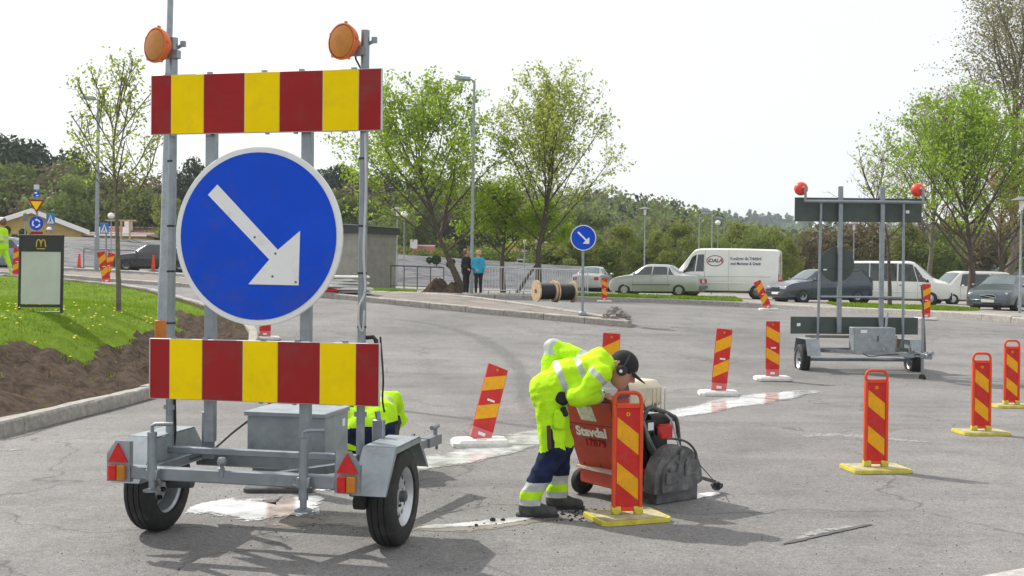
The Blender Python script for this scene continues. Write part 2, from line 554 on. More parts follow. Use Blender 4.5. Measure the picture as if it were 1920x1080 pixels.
_ks = {}
def kerb_line(path, name, width=0.15, rise=0.13, stone=1.0, up=None):
    """a row of kerb stones along a plan path, every stone an object"""
    root = bpy.data.objects.new(name, None); C.objects.link(root)
    tag(root, kind='structure')
    if 'm' not in _ks:
        _ks['m'] = []
        for k in range(4):
            mb = MB()
            n = 5
            vs, fs = [], []
            for i in range(n):
                x = -0.5 + i / (n - 1)
                j = [rnd.uniform(-0.03, 0.03) for _ in range(6)]
                vs += [(x, -0.5, -1.0), (x, -0.5 + j[0], 0.86 + j[4]), (x, -0.40 + j[1], 1 + j[1]), (x, 0.42 + j[2], 1 + j[2]), (x, 0.5, 0.85), (x, 0.5, -1.0)]
            for i in range(n - 1):
                for q in range(5):
                    fs.append((i * 6 + q, i * 6 + q + 1, (i + 1) * 6 + q + 1, (i + 1) * 6 + q))
            fs += [(0, 1, 2, 3, 4, 5), tuple((n - 1) * 6 + q for q in range(6))[::-1]]
            mb.add(vs, fs)
            _ks['m'].append(mb.mesh('kerb_stone', GRANITE))
    pts = resample(catmull([Vector((p[0], p[1], 0)) for p in path], 10), stone)
    for i, (a, b) in enumerate(zip(pts[:-1], pts[1:])):
        o = link('kerb_stone', _ks['m'][i % 4], root)
        mid = (a + b) / 2
        z = hr(mid.x, mid.y)
        za, zb = hr(a.x, a.y), hr(b.x, b.y)
        L = (b - a).length
        o.location = (mid.x, mid.y, z + rnd.uniform(-.006, .006))
        o.rotation_euler = (0, -math.atan2(zb - za, L), math.atan2(b.y - a.y, b.x - a.x) + rnd.uniform(-.008, .008))
        o.scale = (L - 0.012, width, rise)
    return root

# --- mound with turf and turned soil at the left
MOUND_EDGE = [(-5.6, 4.0), (-5.25, 8.0), (-5.0, 10.7), (-4.72, 13.0), (-4.62, 15.5), (-4.55, 18.0), (-4.72, 20.0), (-5.5, 22.3), (-7.4, 25.0), (-10.0, 27.6), (-15.0, 30.0), (-26.0, 33.0)]
kerb_line(MOUND_EDGE, 'kerb_of_mound', 0.17, 0.15)
_me_pts = resample(catmull([Vector((p[0], p[1], 0)) for p in MOUND_EDGE], 12), 0.25)
_me_arr = np.array([(p.x, p.y) for p in _me_pts])
def edge_dist(x, y):
    return float(np.min(np.hypot(_me_arr[:, 0] - x, _me_arr[:, 1] - y)))
def inside_mound(x, y):
    i = int(np.argmin(np.hypot(_me_arr[:, 0] - x, _me_arr[:, 1] - y)))
    j = min(i + 1, len(_me_arr) - 1); k = max(i - 1, 0)
    t = _me_arr[j] - _me_arr[k]; d = np.array([x, y]) - _me_arr[i]
    return t[0] * d[1] - t[1] * d[0] > 0
def wob(x, y):
    return 0.5 * math.sin(1.7 * x + 0.6 * y) + 0.3 * math.sin(3.1 * y - 1.3 * x + 1) + 0.2 * math.sin(6.3 * x + 4.1 * y)
def mound_z(x, y, d=None):
    d = edge_dist(x, y) if d is None else d
    base = hr(x, y) + 0.10
    # slope is steeper near the pole, gentler at the near end
    plate = max(0.98 + 0.05 * wob(x * .5, y * .4), base + 0.06)
    t = smooth((d - 0.05) / 2.9)
    return base * (1 - t) + plate * t
def soil_here(x, y, d):
    lim = 1.75 + 0.35 * wob(x * .8, y * .7) if y < 14.5 else 1.15 + 0.45 * wob(x, y)
    if 14.5 < y < 19: lim = 1.35 + 0.4 * wob(x, y)
    if y > 22.5: lim = 0.25
    return d < lim
def make_mound():
    # strips that run from the kerb inwards
    offs = np.r_[0.07, np.linspace(0.15, 4.2, 46), 5, 6, 7.5, 9, 12, 16, 22]
    edge = _me_pts
    V, ds = [], []
    n = len(edge)
    for i, p in enumerate(edge):
        a, b = edge[max(i - 2, 0)], edge[min(i + 2, n - 1)]
        t = (b - a).normalized()
        nn = Vector((-t.y, t.x, 0))
        # blend the strip direction so that strips do not cross behind the nose
        tgt = Vector((-14.0, 16.0, 0))
        w = smooth((p.y - 15) / 8)
        nn = (nn * (1 - w) + (tgt - p).normalized() * w).normalized()
        for o in offs:
            q = p + nn * o
            V.append((q.x, q.y)); ds.append(o)
    V3 = []
    soil = []
    for (x, y), o in zip(V, ds):
        d = edge_dist(x, y)
        z = mound_z(x, y, d)
        s = soil_here(x, y, d)
        if s:
            k = smooth(d / 0.3)
            # ridges of dug soil that run across the slope
            z += k * (0.05 * math.sin(7 * y + 9 * x + 2.6 * wob(x, y)) + 0.035 * math.sin(19 * x + 8 * y + 3 * wob(y, x)) + rnd.uniform(-.03, .035))
        else:
            z += rnd.uniform(-.008, .008) + 0.02
        V3.append((x, y, z)); soil.append(s)
    m = len(offs)
    idx = np.arange(n * m).reshape(n, m)
    fq = np.stack([idx[:-1, :-1].ravel(), idx[:-1, 1:].ravel(), idx[1:, 1:].ravel(), idx[1:, :-1].ravel()], 1)
    soil = np.array(soil)
    sf = soil[fq].sum(1) >= 2
    me1 = np_mesh('bank_soil', np.array(V3), fq[sf], SOIL, smooth_=True)
    me2 = np_mesh('lawn', np.array(V3), fq[~sf], TURF, smooth_=True)
    tag(link('bank_soil', me1), kind='structure')
    tag(link('lawn', me2), kind='structure')
make_mound()

def blades(pts, hmin, hmax, w, lean=0.5):
    """triangular blades rooted at pts"""
    P = np.asarray(pts); n = len(P)
    a = RS.uniform(0, 2 * np.pi, n); h = RS.uniform(hmin, hmax, n)
    l = RS.uniform(0, lean, n) * h; la = RS.uniform(0, 2 * np.pi, n)
    dx, dy = np.cos(a) * w / 2, np.sin(a) * w / 2
    v0 = P + np.stack([dx, dy, 0 * dx], 1); v1 = P - np.stack([dx, dy, 0 * dx], 1)
    v2 = P + np.stack([np.cos(la) * l, np.sin(la) * l, h], 1)
    V = np.empty((3 * n, 3)); V[0::3], V[1::3], V[2::3] = v0, v1, v2
    return V, np.arange(3 * n).reshape(n, 3)

def mound_grass():
    pts = []
    while len(pts) < 62000:
        x = rnd.uniform(-16, -4.6); y = rnd.uniform(9.5, 28)
        if (x + 4.4) / y < -0.53: continue
        if rnd.random() > 1.25 - y / 34: continue
        if not inside_mound(x, y): continue
        d = edge_dist(x, y)
        if soil_here(x, y, d):
            if rnd.random() > 0.012: continue
        if d < .2: continue
        pts.append((x, y, mound_z(x, y, d)))
    V, Fq = blades(pts, 0.03, 0.085, 0.018, 0.8)
    tag(link('grass', np_mesh('grass', V, Fq, BLADE)), 'short bright green grass covering the mound', kind='stuff')
    # dandelions
    V, Fq = [], []
    mb = MB()
    k = 0
    while k < 110:
        x = rnd.uniform(-9, -5); y = rnd.uniform(12, 20)
        if not inside_mound(x, y): continue
        d = edge_dist(x, y)
        if soil_here(x, y, d): continue
        z = mound_z(x, y, d) + rnd.uniform(.05, .08)
        mb.lathe([(0.0, 0.008), (0.02, 0.0), (0.0, -0.006)], 6, (x, y, z), (rnd.uniform(-.4, .4), -.4, 1))
        k += 1
    tag(mb.obj('dandelion_flowers', M('dandelion_yellow', (0.75, 0.62, 0.02), 0.7), fix=False), 'yellow dandelion flowers dotted over the green mound', kind='stuff')
mound_grass()

# --- traffic island in the middle distance
ISL_N = [(2.55, 23.6), (0.6, 24.6), (-2.2, 26.1), (-5.0, 27.9), (-9.0, 30.8), (-14.0, 34.5), (-24, 40)]
ISL_B = [(2.55, 23.9), (1.4, 25.2), (-1.3, 28.5), (-5.0, 34.0), (-9.0, 38.5), (-14, 43), (-24, 47)]
def ribbon(name, A, B, rows, zf, mat, n=8):
    A = catmull([Vector((p[0], p[1], 0)) for p in A], n); B = catmull([Vector((p[0], p[1], 0)) for p in B], n)
    V = []
    for a, b in zip(A, B):
        for k in range(rows + 1):
            q = a.lerp(b, k / rows)
            V.append((q.x, q.y, zf(q.x, q.y, k / rows)))
    idx = np.arange(len(A) * (rows + 1)).reshape(len(A), rows + 1)
    fq = np.stack([idx[:-1, :-1].ravel(), idx[1:, :-1].ravel(), idx[1:, 1:].ravel(), idx[:-1, 1:].ravel()], 1)
    return link(name, np_mesh(name, np.array(V), fq, mat, smooth_=True))
tag(ribbon('traffic_island', ISL_N, ISL_B, 8, lambda x, y, t: hr(x, y) + 0.10 + 0.02 * wob(2 * x, 2 * y) * (1 if .1 < t < .9 else 0), DIRT), kind='structure')
kerb_line(ISL_N, 'kerb_of_island', 0.28, 0.13)
kerb_line(ISL_B, 'kerb_of_island', 0.22, 0.13)

# --- far verge with its kerb
FAR_K = [(-46, 57), (-30, 56), (-20, 53), (-12, 45.5), (-7, 41), (-1.5, 40.8), (3.2, 43.2), (7.0, 43.2), (10.2, 38.5), (12.7, 28.5), (14.2, 20), (15.0, 10), (15.2, 2)]
FAR_O = [(-80, 96), (-50, 96), (-30, 96), (-16, 96), (-7, 96), (1, 96), (10, 96), (30, 96), (45, 90), (60, 60), (64, 35), (64, 15), (64, 2)]
tag(ribbon('verge', FAR_K, FAR_O, 14, lambda x, y, t: hr(x, y) + 0.12, GRAVEL, 10), kind='structure')
kerb_line(FAR_K[3:-1], 'kerb_of_verge', 0.34, 0.17, 1.2)
kerb_line(FAR_K[:4], 'kerb_of_verge', 0.34, 0.17, 1.6)

def lawn_strip(A, B, count, label):
    st = ribbon('lawn_strip', A, B, 4, lambda x, y, t: hr(x, y) + 0.14, TURF)
    tag(st, kind='structure')
    A2 = catmull([Vector((*p, 0)) for p in A], 10); B2 = catmull([Vector((*p, 0)) for p in B], 10)
    pts = []
    for _ in range(count):
        i = rnd.randrange(len(A2) - 1); t = rnd.random()
        a = A2[i].lerp(A2[i + 1], t); b = B2[i].lerp(B2[i + 1], t)
        q = a.lerp(b, rnd.uniform(-.02, 1.02))
        pts.append((q.x, q.y, hr(q.x, q.y) + 0.13))
    V, Fq = blades(pts, 0.05, 0.13, 0.05, 0.8)
    tag(link('grass', np_mesh('grass', V, Fq, BLADE)), label, kind='stuff')
lawn_strip([(2.6, 45.2), (5.0, 46.2), (7.5, 46.4), (9.6, 45.4)], [(3.0, 52), (5.6, 52), (8.5, 53), (11, 54)], 7000, 'rough grass strip under the parked silver saloon and white van')
lawn_strip([(12.6, 42), (14.5, 40), (16.6, 40.6), (18.2, 42.5)], [(13.5, 47), (15.2, 47), (17, 46.8), (18.6, 46.8)], 6000, 'rough grass strip in front of the white minibus')
lawn_strip([(-6.2, 41.8), (-5, 41.8), (-3.8, 41.8)], [(-6.2, 44), (-5, 44), (-3.8, 43.6)], 1500, 'small grass patch between the shed and the soil heap')

# --- slurry, puddles, patches and marks on the carriageway
def slurry_material():
    m = bpy.data.materials.new('wet_cement_slurry')
    m.use_nodes = True
    nt = m.node_tree; N = nt.nodes; L = nt.links
    b = N['Principled BSDF']
    geo = N.new('ShaderNodeNewGeometry')
    n = N.new('ShaderNodeTexNoise'); n.inputs['Scale'].default_value = 22; n.inputs['Detail'].default_value = 9; n.inputs['Roughness'].default_value = .78
    L.new(geo.outputs['Position'], n.inputs['Vector'])
    at = N.new('ShaderNodeAttribute'); at.attribute_name = 'cover'
    ad = N.new('ShaderNodeMath'); ad.operation = 'ADD'
    L.new(n.outputs['Fac'], ad.inputs[0]); L.new(at.outputs['Fac'], ad.inputs[1])
    gt = N.new('ShaderNodeMapRange'); gt.inputs[1].default_value = 0.93; gt.inputs[2].default_value = 1.0
    L.new(ad.outputs[0], gt.inputs[0])
    n2 = N.new('ShaderNodeTexNoise'); n2.inputs['Scale'].default_value = 6; n2.inputs['Detail'].default_value = 7
    L.new(geo.outputs['Position'], n2.inputs['Vector'])
    r = N.new('ShaderNodeValToRGB')
    r.color_ramp.elements[0].position = .35; r.color_ramp.elements[0].color = (.36, .36, .355, 1)
    r.color_ramp.elements[1].position = .62; r.color_ramp.elements[1].color = (.72, .72, .71, 1)  # pale slurry tone, raised to carry white sky glare off the water too
    L.new(n2.outputs['Fac'], r.inputs[0]); L.new(r.outputs[0], b.inputs['Base Color'])
    b.inputs['Roughness'].default_value = 0.07
    b.inputs['IOR'].default_value = 1.7
    b.inputs['Specular IOR Level'].default_value = 0.7
    bp = N.new('ShaderNodeBump'); bp.inputs['Strength'].default_value = .12; bp.inputs['Distance'].default_value = .01
    L.new(n.outputs['Fac'], bp.inputs['Height']); L.new(bp.outputs[0], b.inputs['Normal'])
    t = N.new('ShaderNodeBsdfTransparent')
    mx = N.new('ShaderNodeMixShader')
    L.new(gt.outputs[0], mx.inputs[0]); L.new(t.outputs[0], mx.inputs[1]); L.new(b.outputs[0], mx.inputs[2])
    L.new(mx.outputs[0], N['Material Output'].inputs[0])
    return m
SLURRY = slurry_material()
def mud_material():
    m = SLURRY.copy(); m.name = 'damp_brown_mud'
    for e, c in zip(m.node_tree.nodes['Color Ramp'].color_ramp.elements, ((.15, .128, .105, 1), (.215, .19, .16, 1))):
        e.color = c
    m.node_tree.nodes['Principled BSDF'].inputs['Roughness'].default_value = .6
    return m
MUD = mud_material()
def pour(name, path, label, mat=SLURRY, lift=0.005, strength=0.62, cross=8):
    """a spill on the road along pixel points (x, y, half width in metres)"""
    P = [gp(x, y, lift) for x, y, w in path]; W = [p[2] for p in path]
    ctr = catmull(P, 14)
    ws = []
    for i in range(len(W) - 1):
        for k in range(14):
            ws.append(W[i] + (W[i + 1] - W[i]) * k / 14)
    ws.append(W[-1])
    V, cov = [], []
    for i, p in enumerate(ctr):
        t = (ctr[min(i + 1, len(ctr) - 1)] - ctr[max(i - 1, 0)]); t.z = 0; t.normalize()
        nn = Vector((-t.y, t.x, 0))
        wv = ws[i] * (1 + .14 * math.sin(i * .23) + .1 * math.sin(i * .57 + 1))
        for k in range(-cross, cross + 1):
            u = k / cross
            q = p + nn * (u * wv * 1.25)
            end = min(1, i / 8, (len(ctr) - 1 - i) / 8)
            V.append((q.x, q.y, hr(q.x, q.y) + lift))
            cov.append(strength * (1 - abs(u) ** 2.2) * (0.35 + 0.65 * end))
    m = 2 * cross + 1
    idx = np.arange(len(ctr) * m).reshape(len(ctr), m)
    fq = np.stack([idx[:-1, :-1].ravel(), idx[1:, :-1].ravel(), idx[1:, 1:].ravel(), idx[:-1, 1:].ravel()], 1)
    me = np_mesh(name, np.array(V), fq, mat)
    a = me.attributes.new('cover', 'FLOAT', 'POINT')
    a.data.foreach_set('value', np.array(cov, dtype=np.float32))
    return tag(link(name, me), label, kind='stuff')
pour('slurry_spill', [(560, 925, .12), (660, 902, .18), (790, 872, .25), (900, 848, .36), (1000, 822, .42), (1100, 796, .30), (1200, 783, .22), (1290, 772, .34), (1390, 752, .42), (1480, 738, .36), (1545, 731, .12)], 'long band of white wet slurry running beside the saw', strength=.66)
pour('slurry_puddle', [(366, 944, .10), (405, 948, .34), (470, 951, .42), (530, 951, .40), (570, 938, .16), (600, 928, .1)], 'broad white slurry puddle behind the trailer', strength=.68)
pour('slurry_trail', [(775, 990, .03), (830, 986, .07), (900, 981, .09), (975, 972, .08), (1010, 966, .04)], 'thin white slurry trail ahead of the boots', strength=.66)
pour('slurry_splash', [(1270, 934, .03), (1300, 930, .10), (1330, 926, .08), (1350, 922, .03)], 'small white slurry splash at the saw blade', strength=.66)
pour('mud_stain', [(480, 985, .10), (560, 978, .20), (650, 975, .24), (740, 985, .20), (860, 990, .14), (1000, 976, .10), (1100, 968, .05)], 'brown mud stain along the cut', MUD, 0.0028, .58)
pour('mud_stain', [(780, 890, .06), (900, 862, .10), (985, 840, .12), (1010, 800, .2), (985, 760, .2), (960, 730, .1)], 'brown mud stain beside the slurry band', MUD, 0.0022, .45)

def dust_material(name, lo, hi, rough=.9):
    m = SLURRY.copy(); m.name = name
    for e, c in zip(m.node_tree.nodes['Color Ramp'].color_ramp.elements, (lo, hi)):
        e.color = tuple(c) + (1,)
    m.node_tree.nodes['Principled BSDF'].inputs['Roughness'].default_value = rough
    return m
PALEDUST = dust_material('pale_dust', (.25, .245, .24), (.31, .30, .29))
DAMP = dust_material('damp_dark_asphalt', (.115, .113, .112), (.16, .157, .155), .6)
GUTTER = dust_material('gutter_dirt', (.07, .06, .05), (.13, .115, .10), .95)
pour('gutter_dirt', [(-20, 832, .06), (60, 811, .09), (140, 786, .09), (220, 764, .10), (300, 744, .12), (350, 731, .08)], 'dark dirt washed along the foot of the near kerb', GUTTER, .0024, .55)
pour('damp_streak', [(700, 596, .05), (800, 606, .25), (890, 630, .3), (955, 670, .3), (985, 720, .25), (975, 770, .15)], 'dark damp wheel track curving towards the slurry band', DAMP, .0024, .46)
pour('damp_streak', [(1000, 642, .1), (1150, 630, .35), (1320, 628, .45), (1480, 640, .3), (1560, 650, .1)], 'dark worn streak across the middle of the carriageway', DAMP, .0028, .40)
pour('damp_streak', [(1380, 935, .04), (1480, 955, .10), (1650, 960, .14), (1800, 985, .12), (1930, 1000, .08)], 'dark worn streak low on the right of the carriageway', DAMP, .0026, .38)
pour('dust_patch', [(1490, 822, .05), (1540, 815, .28), (1620, 818, .35), (1700, 826, .18), (1775, 830, .06)], 'pale dusty patch around the lone framed baffle', PALEDUST, .003, .50)
pour('dust_patch', [(-20, 845, .05), (20, 843, .14), (60, 841, .04)], 'pale dusty patch at the left border', PALEDUST, .003, .50)
pour('dust_patch', [(520, 650, .1), (640, 640, .5), (760, 660, .6), (880, 720, .4), (860, 780, .1)], 'faint pale dust over the carriageway behind the trailer', PALEDUST, .0032, .38)
# ------------------------------------------------------------------ wheels
def wheel(parent, loc, axis, R, W, rimr, mats=(RUBBER, RIM), name='wheel', holes=12, hub=True, n=32):
    """wheel whose outer face looks along axis; tyre and rim are sub-parts"""
    a = Vector(axis).normalized()
    root = bpy.data.objects.new(name, None); C.objects.link(root)
    root.parent = parent; root.location = loc
    h = W / 2
    t = MB()
    prof = [(rimr, -h * .8), (rimr * 1.02, -h), (R * .86, -h * 1.02), (R * .96, -h * .86), (R * .985, -h * .7)]
    for g in (-.45, 0, .45):                      # tread grooves
        prof += [(R, h * (g - .15)), (R, h * (g - .045)), (R - .008, h * (g - .04)), (R - .008, h * (g + .04)), (R, h * (g + .045)), (R, h * (g + .15))]
    prof += [(R * .985, h * .7), (R * .96, h * .86), (R * .86, h * 1.02), (rimr * 1.02, h), (rimr, h * .8)]
    t.lathe(prof, n, (0, 0, 0), a)
    t.obj('tyre', mats[0], root, True)
    r = MB()
    r.lathe([(rimr, -h * .8), (rimr, -h * .75), (rimr * .93, -h * .6), (rimr * .9, h * .3), (rimr * .96, h * .7), (rimr * 1.0, h * .82), (rimr * .97, h * .86), (rimr * .86, h * .55), (rimr * .78, h * .2)], n, (0, 0, 0), a)
    r.lathe([(rimr * .78, h * .2), (rimr * .70, h * .42), (rimr * .52, h * .46), (rimr * .42, h * .30), (rimr * .28, h * .34), (rimr * .26, h * .55), (0.001, h * .58)], n, (0, 0, 0), a)
    ro = r.obj('rim', mats[1], root, True)
    up = Vector((0, 0, 1)) if abs(a.z) < .9 else Vector((1, 0, 0))
    x = a.cross(up).normalized(); y = a.cross(x)
    if holes:
        hm = MB()
        for k in range(holes):
            an = 2 * math.pi * k / holes
            c = (x * math.cos(an) + y * math.sin(an)) * rimr * .66 + a * (h * .405)
            hm.lathe([(0.001, .004), (rimr * .085, .003), (rimr * .085, -.02)], 8, c, a)
        tag(hm.obj('rim_hole', BLACKP, root), kind='stuff')
    if hub:
        hm = MB()
        hm.lathe([(rimr * .2, h * .5), (rimr * .18, h * .95), (rimr * .1, h * 1.02), (0.001, h * 1.02)], 12, (0, 0, 0), a)
        for k in range(4):
            an = 2 * math.pi * k / 4 + .4
            hm.lathe([(.011, h * .3), (.011, h * .5), (0.001, h * .5)], 6, (x * math.cos(an) + y * math.sin(an)) * rimr * .36, a)
        hm.obj('hub', STEELD, root, True)
    return root

# ------------------------------------------------------------------ near sign trailer
def disc_arrow(root_part, cx, cz, R, Rin, y, ux, arrow, red=False):
    pass

def near_trailer():
    T = thing('sign_trailer', 'large sign trailer with red and yellow boards and blue arrow disc, amber lamps', 'trailer', (-1.47, 6.69, 0), math.radians(-12.1))
    def part(name, mb, mat, parent=T, sm=False):
        return mb.obj(name, mat, parent, sm)
    # chassis
    m = MB(); m.box((0, -.5, .455), (1.46, .055, .075), bev=.006); part('rear_beam', m, GALV)
    m = MB(); m.box((-.02, -.1, .525), (1.24, .04, .04), bev=.004); part('cross_tube', m, GALV)
    m = MB(); m.box((0, .36, .40), (1.36, .05, .10), bev=.006); part('front_beam', m, GALV)
    for s in (-1, 1):
        m = MB(); m.box((s * .60, -.06, .44), (.05, .80, .06), bev=.005); part('side_rail', m, GALV)
        m = MB(); m.tube([(s * .52, 0, .30), (s * .69, 0, .29)], .028, 10); part('axle', m, STEELD)
    m = MB(); m.bar((.12, -.47, .44), (.42, .34, .40), .05, .05); part('brace', m, GALV)
    m = MB(); m.bar((.36, .36, .38), (.545, 1.50, .375), .06, .06)
    part('drawbar', m, GALV)
    m = MB(); m.bar((.543, 1.48, .375), (.575, 1.70, .38), .075, .07); m.tube([(.57, 1.66, .37), (.57, 1.66, .47)], .016, 8); m.tube([(.56, 1.60, .47), (.575, 1.71, .475)], .018, 8); m.tube([(.57, 1.68, .37), (.57, 1.70, .30)], .012, 6); part('hitch', m, GALV, sm=True)
    m = MB(); m.tube([(.50, 1.05, .39), (.53, 1.25, .47)], .012, 6); m.tube([(.47, .98, .40), (.47, .96, .47)], .015, 6); part('brake_lever', m, STEELD)
    # wheels and mudguards
    for s in (-1, 1):
        wx = .79 if s > 0 else .755
        wheel(T, (s * wx, 0, .29), (s, 0, 0), .29, .165, .178)
        m = MB()
        a, b = (.685, .885) if s > 0 else (-.63, -.815)
        prof = [(-.43, .37), (-.24, .615), (.22, .615), (.41, .40)]
        for (y0, z0), (y1, z1) in zip(prof[:-1], prof[1:]):
            d = Vector((0, y1 - y0, z1 - z0)).normalized(); nn = Vector((0, -d.z, d.y)) * .006
            q = [Vector((a, y0, z0)), Vector((b, y0, z0)), Vector((b, y1, z1)), Vector((a, y1, z1))]
            m.prism(q, (0, 0, 0), nn)
        # folded lip on the outside and inner cheek
        for xx, dep in ((b, .03), (a, .16)):
            inn = [(-.43, .37), (-.24, .612), (.22, .612), (.41, .40)]
            low = [(-.43 + dep * .55, .37 - .0), (-.24 + dep * .25, .612 - dep), (.22 - dep * .25, .612 - dep), (.41 - dep * .55, .40)]
            for i in range(3):
                q = [Vector((xx, *inn[i])), Vector((xx, *inn[i + 1])), Vector((xx, *low[i + 1])), Vector((xx, *low[i]))]
                m.prism(q, (0, 0, 0), (-.004 * s, 0, 0))
        part('mudguard', m, GALVP)
        m = MB(); m.box((s * .80, .43, .47), (.05, .03, .07)); part('marker_bracket', m, GALVP)
        # tail light plate
        cx = s * .70
        pl = [(-.075, .40), (.075, .40), (.075, .56), (.02, .637), (-.075, .637)]
        pl = [(cx + px * s, -.535, z) for px, z in pl]
        m = MB(); m.prism(pl, (0, 0, 0), (0, .004, 0))
        m.box((cx + .073 * s, -.52, .48), (.004, .03, .16)); m.box((cx - .073 * s, -.52, .518), (.004, .03, .235))
        lp = part('light_plate', m, GALVP)
        m = MB(); m.prism([(cx - .062, -.537, .515), (cx + .062, -.537, .515), (cx + .0, -.537, .625)], (0, 0, 0), (0, -.012, 0)); m.obj('reflector', REDLENS, lp)
        m = MB(); m.box((cx - .028, -.55, .455), (.052, .03, .09), bev=.006); m.obj('tail_lens', REDLENS, lp)
        m = MB(); m.box((cx + .026, -.55, .455), (.05, .03, .09), bev=.006); m.obj('indicator_lens', AMBER, lp)
    # support legs
    for lx, zt, zb in ((-.475, .70, .365), (.45, .70, .30)):
        m = MB()
        m.tube([(lx, -.555, zb + .06), (lx, -.555, zt)], .027, 12)
        m.tube([(lx, -.555, zb), (lx, -.555, zb + .12)], .019, 10)
        m.lathe([(.001, 0), (.05, 0), (.05, .008), (.02, .02)], 14, (lx, -.555, zb - .004))
        m.tube([(lx - .06, -.56, .44), (lx, -.555, .42), (lx + .05, -.555, .43)], .006, 6)
        m.box((lx, -.545, .455), (.075, .05, .06), bev=.005)
        pr = part('support_leg', m, GALV, sm=True)
        m = MB(); m.tube([(lx, -.555, zt), (lx, -.555, zt + .035), (lx + .02, -.555, zt + .045), (lx + .11, -.52, zt + .045)], .011, 8); m.obj('crank_handle', GALV, pr, True)
    m = MB(); m.lathe([(.018, 0), (.018, .05), (.012, .055), (.012, .065), (.025, .075), (.028, .09), (.02, .11), (0.001, .115)], 14, (-.06, -.52, .455)); part('tow_ball', m, GALV, sm=True)
    m = MB(); m.tube([(.66, -.30, .31), (.72, -.30, .31)], .045, 14); part('jockey_roller', m, RUBBER, sm=True)
    # rear uprights
    m = MB(); m.box((-.50, .16, .58), (.07, .05, .30), bev=.005); m.tube([(-.5, .16, .73), (-.48, .14, .78), (-.47, .1, .79)], .018, 8); part('stub_post', m, GALV, sm=True)
    m = MB(); m.box((.66, .10, .58), (.07, .05, .30), bev=.005); m.tube([(.66, .10, .73), (.65, .10, .78)], .018, 8); part('stub_post', m, GALV, sm=True)
    # masts: two round outer, two square inner
    for lx, lean in ((-.645, .0), (.60, .0)):
        m = MB(); m.tube([(lx, -.06, .40), (lx + .012, -.06, 3.06)], .0255, 14)
        m.box((lx, -.06, .78), (.07, .03, .03))
        mo = part('outer_mast', m, GALV, sm=True)
        for z in (1.3, 1.62, 1.9, 2.3):
            b = MB(); b.lathe([(.0285, -.006), (.0285, .006)], 12, (lx + .004, -.06, z)); b.obj('cable_tie', BLACKP, mo)
    for lx, zb in ((-.375, .575), (.25, .50)):
        m = MB(); m.box((lx, -.055, (zb + 2.80) / 2), (.065, .05, 2.80 - zb), bev=.004); part('inner_mast', m, GALV)
    for z in (2.50, 2.74, 1.12, .90):
        m = MB(); m.box((-.02, -.092, z), (1.44, .022, .04)); part('board_rail', m, ALU)
    # striped boards
    for z0, z1 in ((.836, 1.208), (2.457, 2.822)):
        m = MB(); m.box((-.005, -.115, (z0 + z1) / 2), (1.492, .018, z1 - z0), bev=.003)
        bd = part('board', m, ALU)
        xs = [-.745, -.612, -.395, -.128, .098, .367, .592, .735]
        if z0 > 2: xs = [-.745, -.612, -.395, -.128, .098, .372, .597, .735]
        for i in range(7):
            s = MB(); a, b = xs[i] + .002, xs[i + 1] - .0015
            y = -.1255 - (.0012 if i % 2 else 0)
            s.add([(a, y, z0 + .004), (b, y, z0 + .004), (b, y, z1 - .004), (a, y, z1 - .004)], [(0, 1, 2, 3)])
            s.obj('stripe', SIGNYEL if i % 2 else SIGNRED, bd, fix=False)
        s = MB()
        for xx in (-.6, -.35, .0, .2, .55):
            s.box((xx + rnd.uniform(-.05, .05), -.112, z1 + .004), (.03, .02, .012)); s.box((xx + rnd.uniform(-.05, .05), -.112, z0 - .004), (.02, .02, .01))
        tag(s.obj('clip', GALV, bd), kind='stuff')
    # blue disc with white arrow
    cx, cz, R = -.035, 1.836, .538
    m = MB(); m.lathe([(0.001, 0), (R - .004, 0), (R, .004), (R, .02), (0.001, .02)], 72, (cx, -.13, cz), (0, 1, 0))
    m.lathe([(R - .004, -.0), (R, .003)], 72, (cx, -.13, cz), (0, 1, 0))
    ds = part('arrow_disc', m, SIGNWHITE)
    m = MB(); m.lathe([(0.001, 0), (R * .935, 0)], 72, (cx, -.1335, cz), (0, 1, 0)); m.obj('blue_face', SIGNBLUE, ds, fix=False)
    ap = [(414, 348), (523, 469), (562, 434), (560, 534), (471, 533), (508, 487), (397, 367)]
    ap = [(cx + (x - 486) / 276.0, -.1365, cz + (444 - y) / 308.0) for x, y in ap]
    m = MB(); m.prism(ap, (0, 0, 0), (0, .0015, 0)); m.obj('arrow', SIGNWHITE, ds)
    m = MB()
    for x, y in ((482, 446), (519, 476), (514, 518), (555, 528)):
        m.lathe([(0.001, 0), (.007, 0), (.007, .004)], 10, (cx + (x - 486) / 276.0, -.1385, cz + (444 - y) / 308.0), (0, 1, 0))
    tag(m.obj('rivet', STEELD, ds), kind='stuff')
    m = MB(); m.box((-.06, -.10, 2.05), (.72, .03, .04)); m.box((-.06, -.10, 1.62), (.72, .03, .04)); m.obj('disc_rail', ALU, ds)
    # amber lamps
    for lx, lz, ang in ((-.645 - .07, 3.005, -.42), (.60 - .105, 2.985, -.40)):
        fx = Vector((math.sin(ang), -math.cos(ang), .02)).normalized()
        o = Vector((lx, -.12, lz))
        m = MB()
        m.lathe([(0.001, -.125), (.035, -.12), (.05, -.08), (.075, -.055), (.098, -.03), (.108, 0.0), (.108, .014), (.100, .016)], 32, o, fx)
        for k in range(5):
            an = k * 2 * math.pi / 5 + .5
            x = fx.cross(Vector((0, 0, 1))).normalized(); y = x.cross(fx)
            m.box(o + (x * math.cos(an) + y * math.sin(an)) * .112, (.014, .02, .014))
        hp = part('warning_lamp', m, ORANGEP, sm=True)
        m = MB(); m.lathe([(.097, .010), (.094, .016), (.07, .021), (.03, .024), (0.001, .025)], 32, o, fx); m.obj('lens', AMBER, hp, True)
        m = MB(); px = lx + (.09 if lx < 0 else .12)
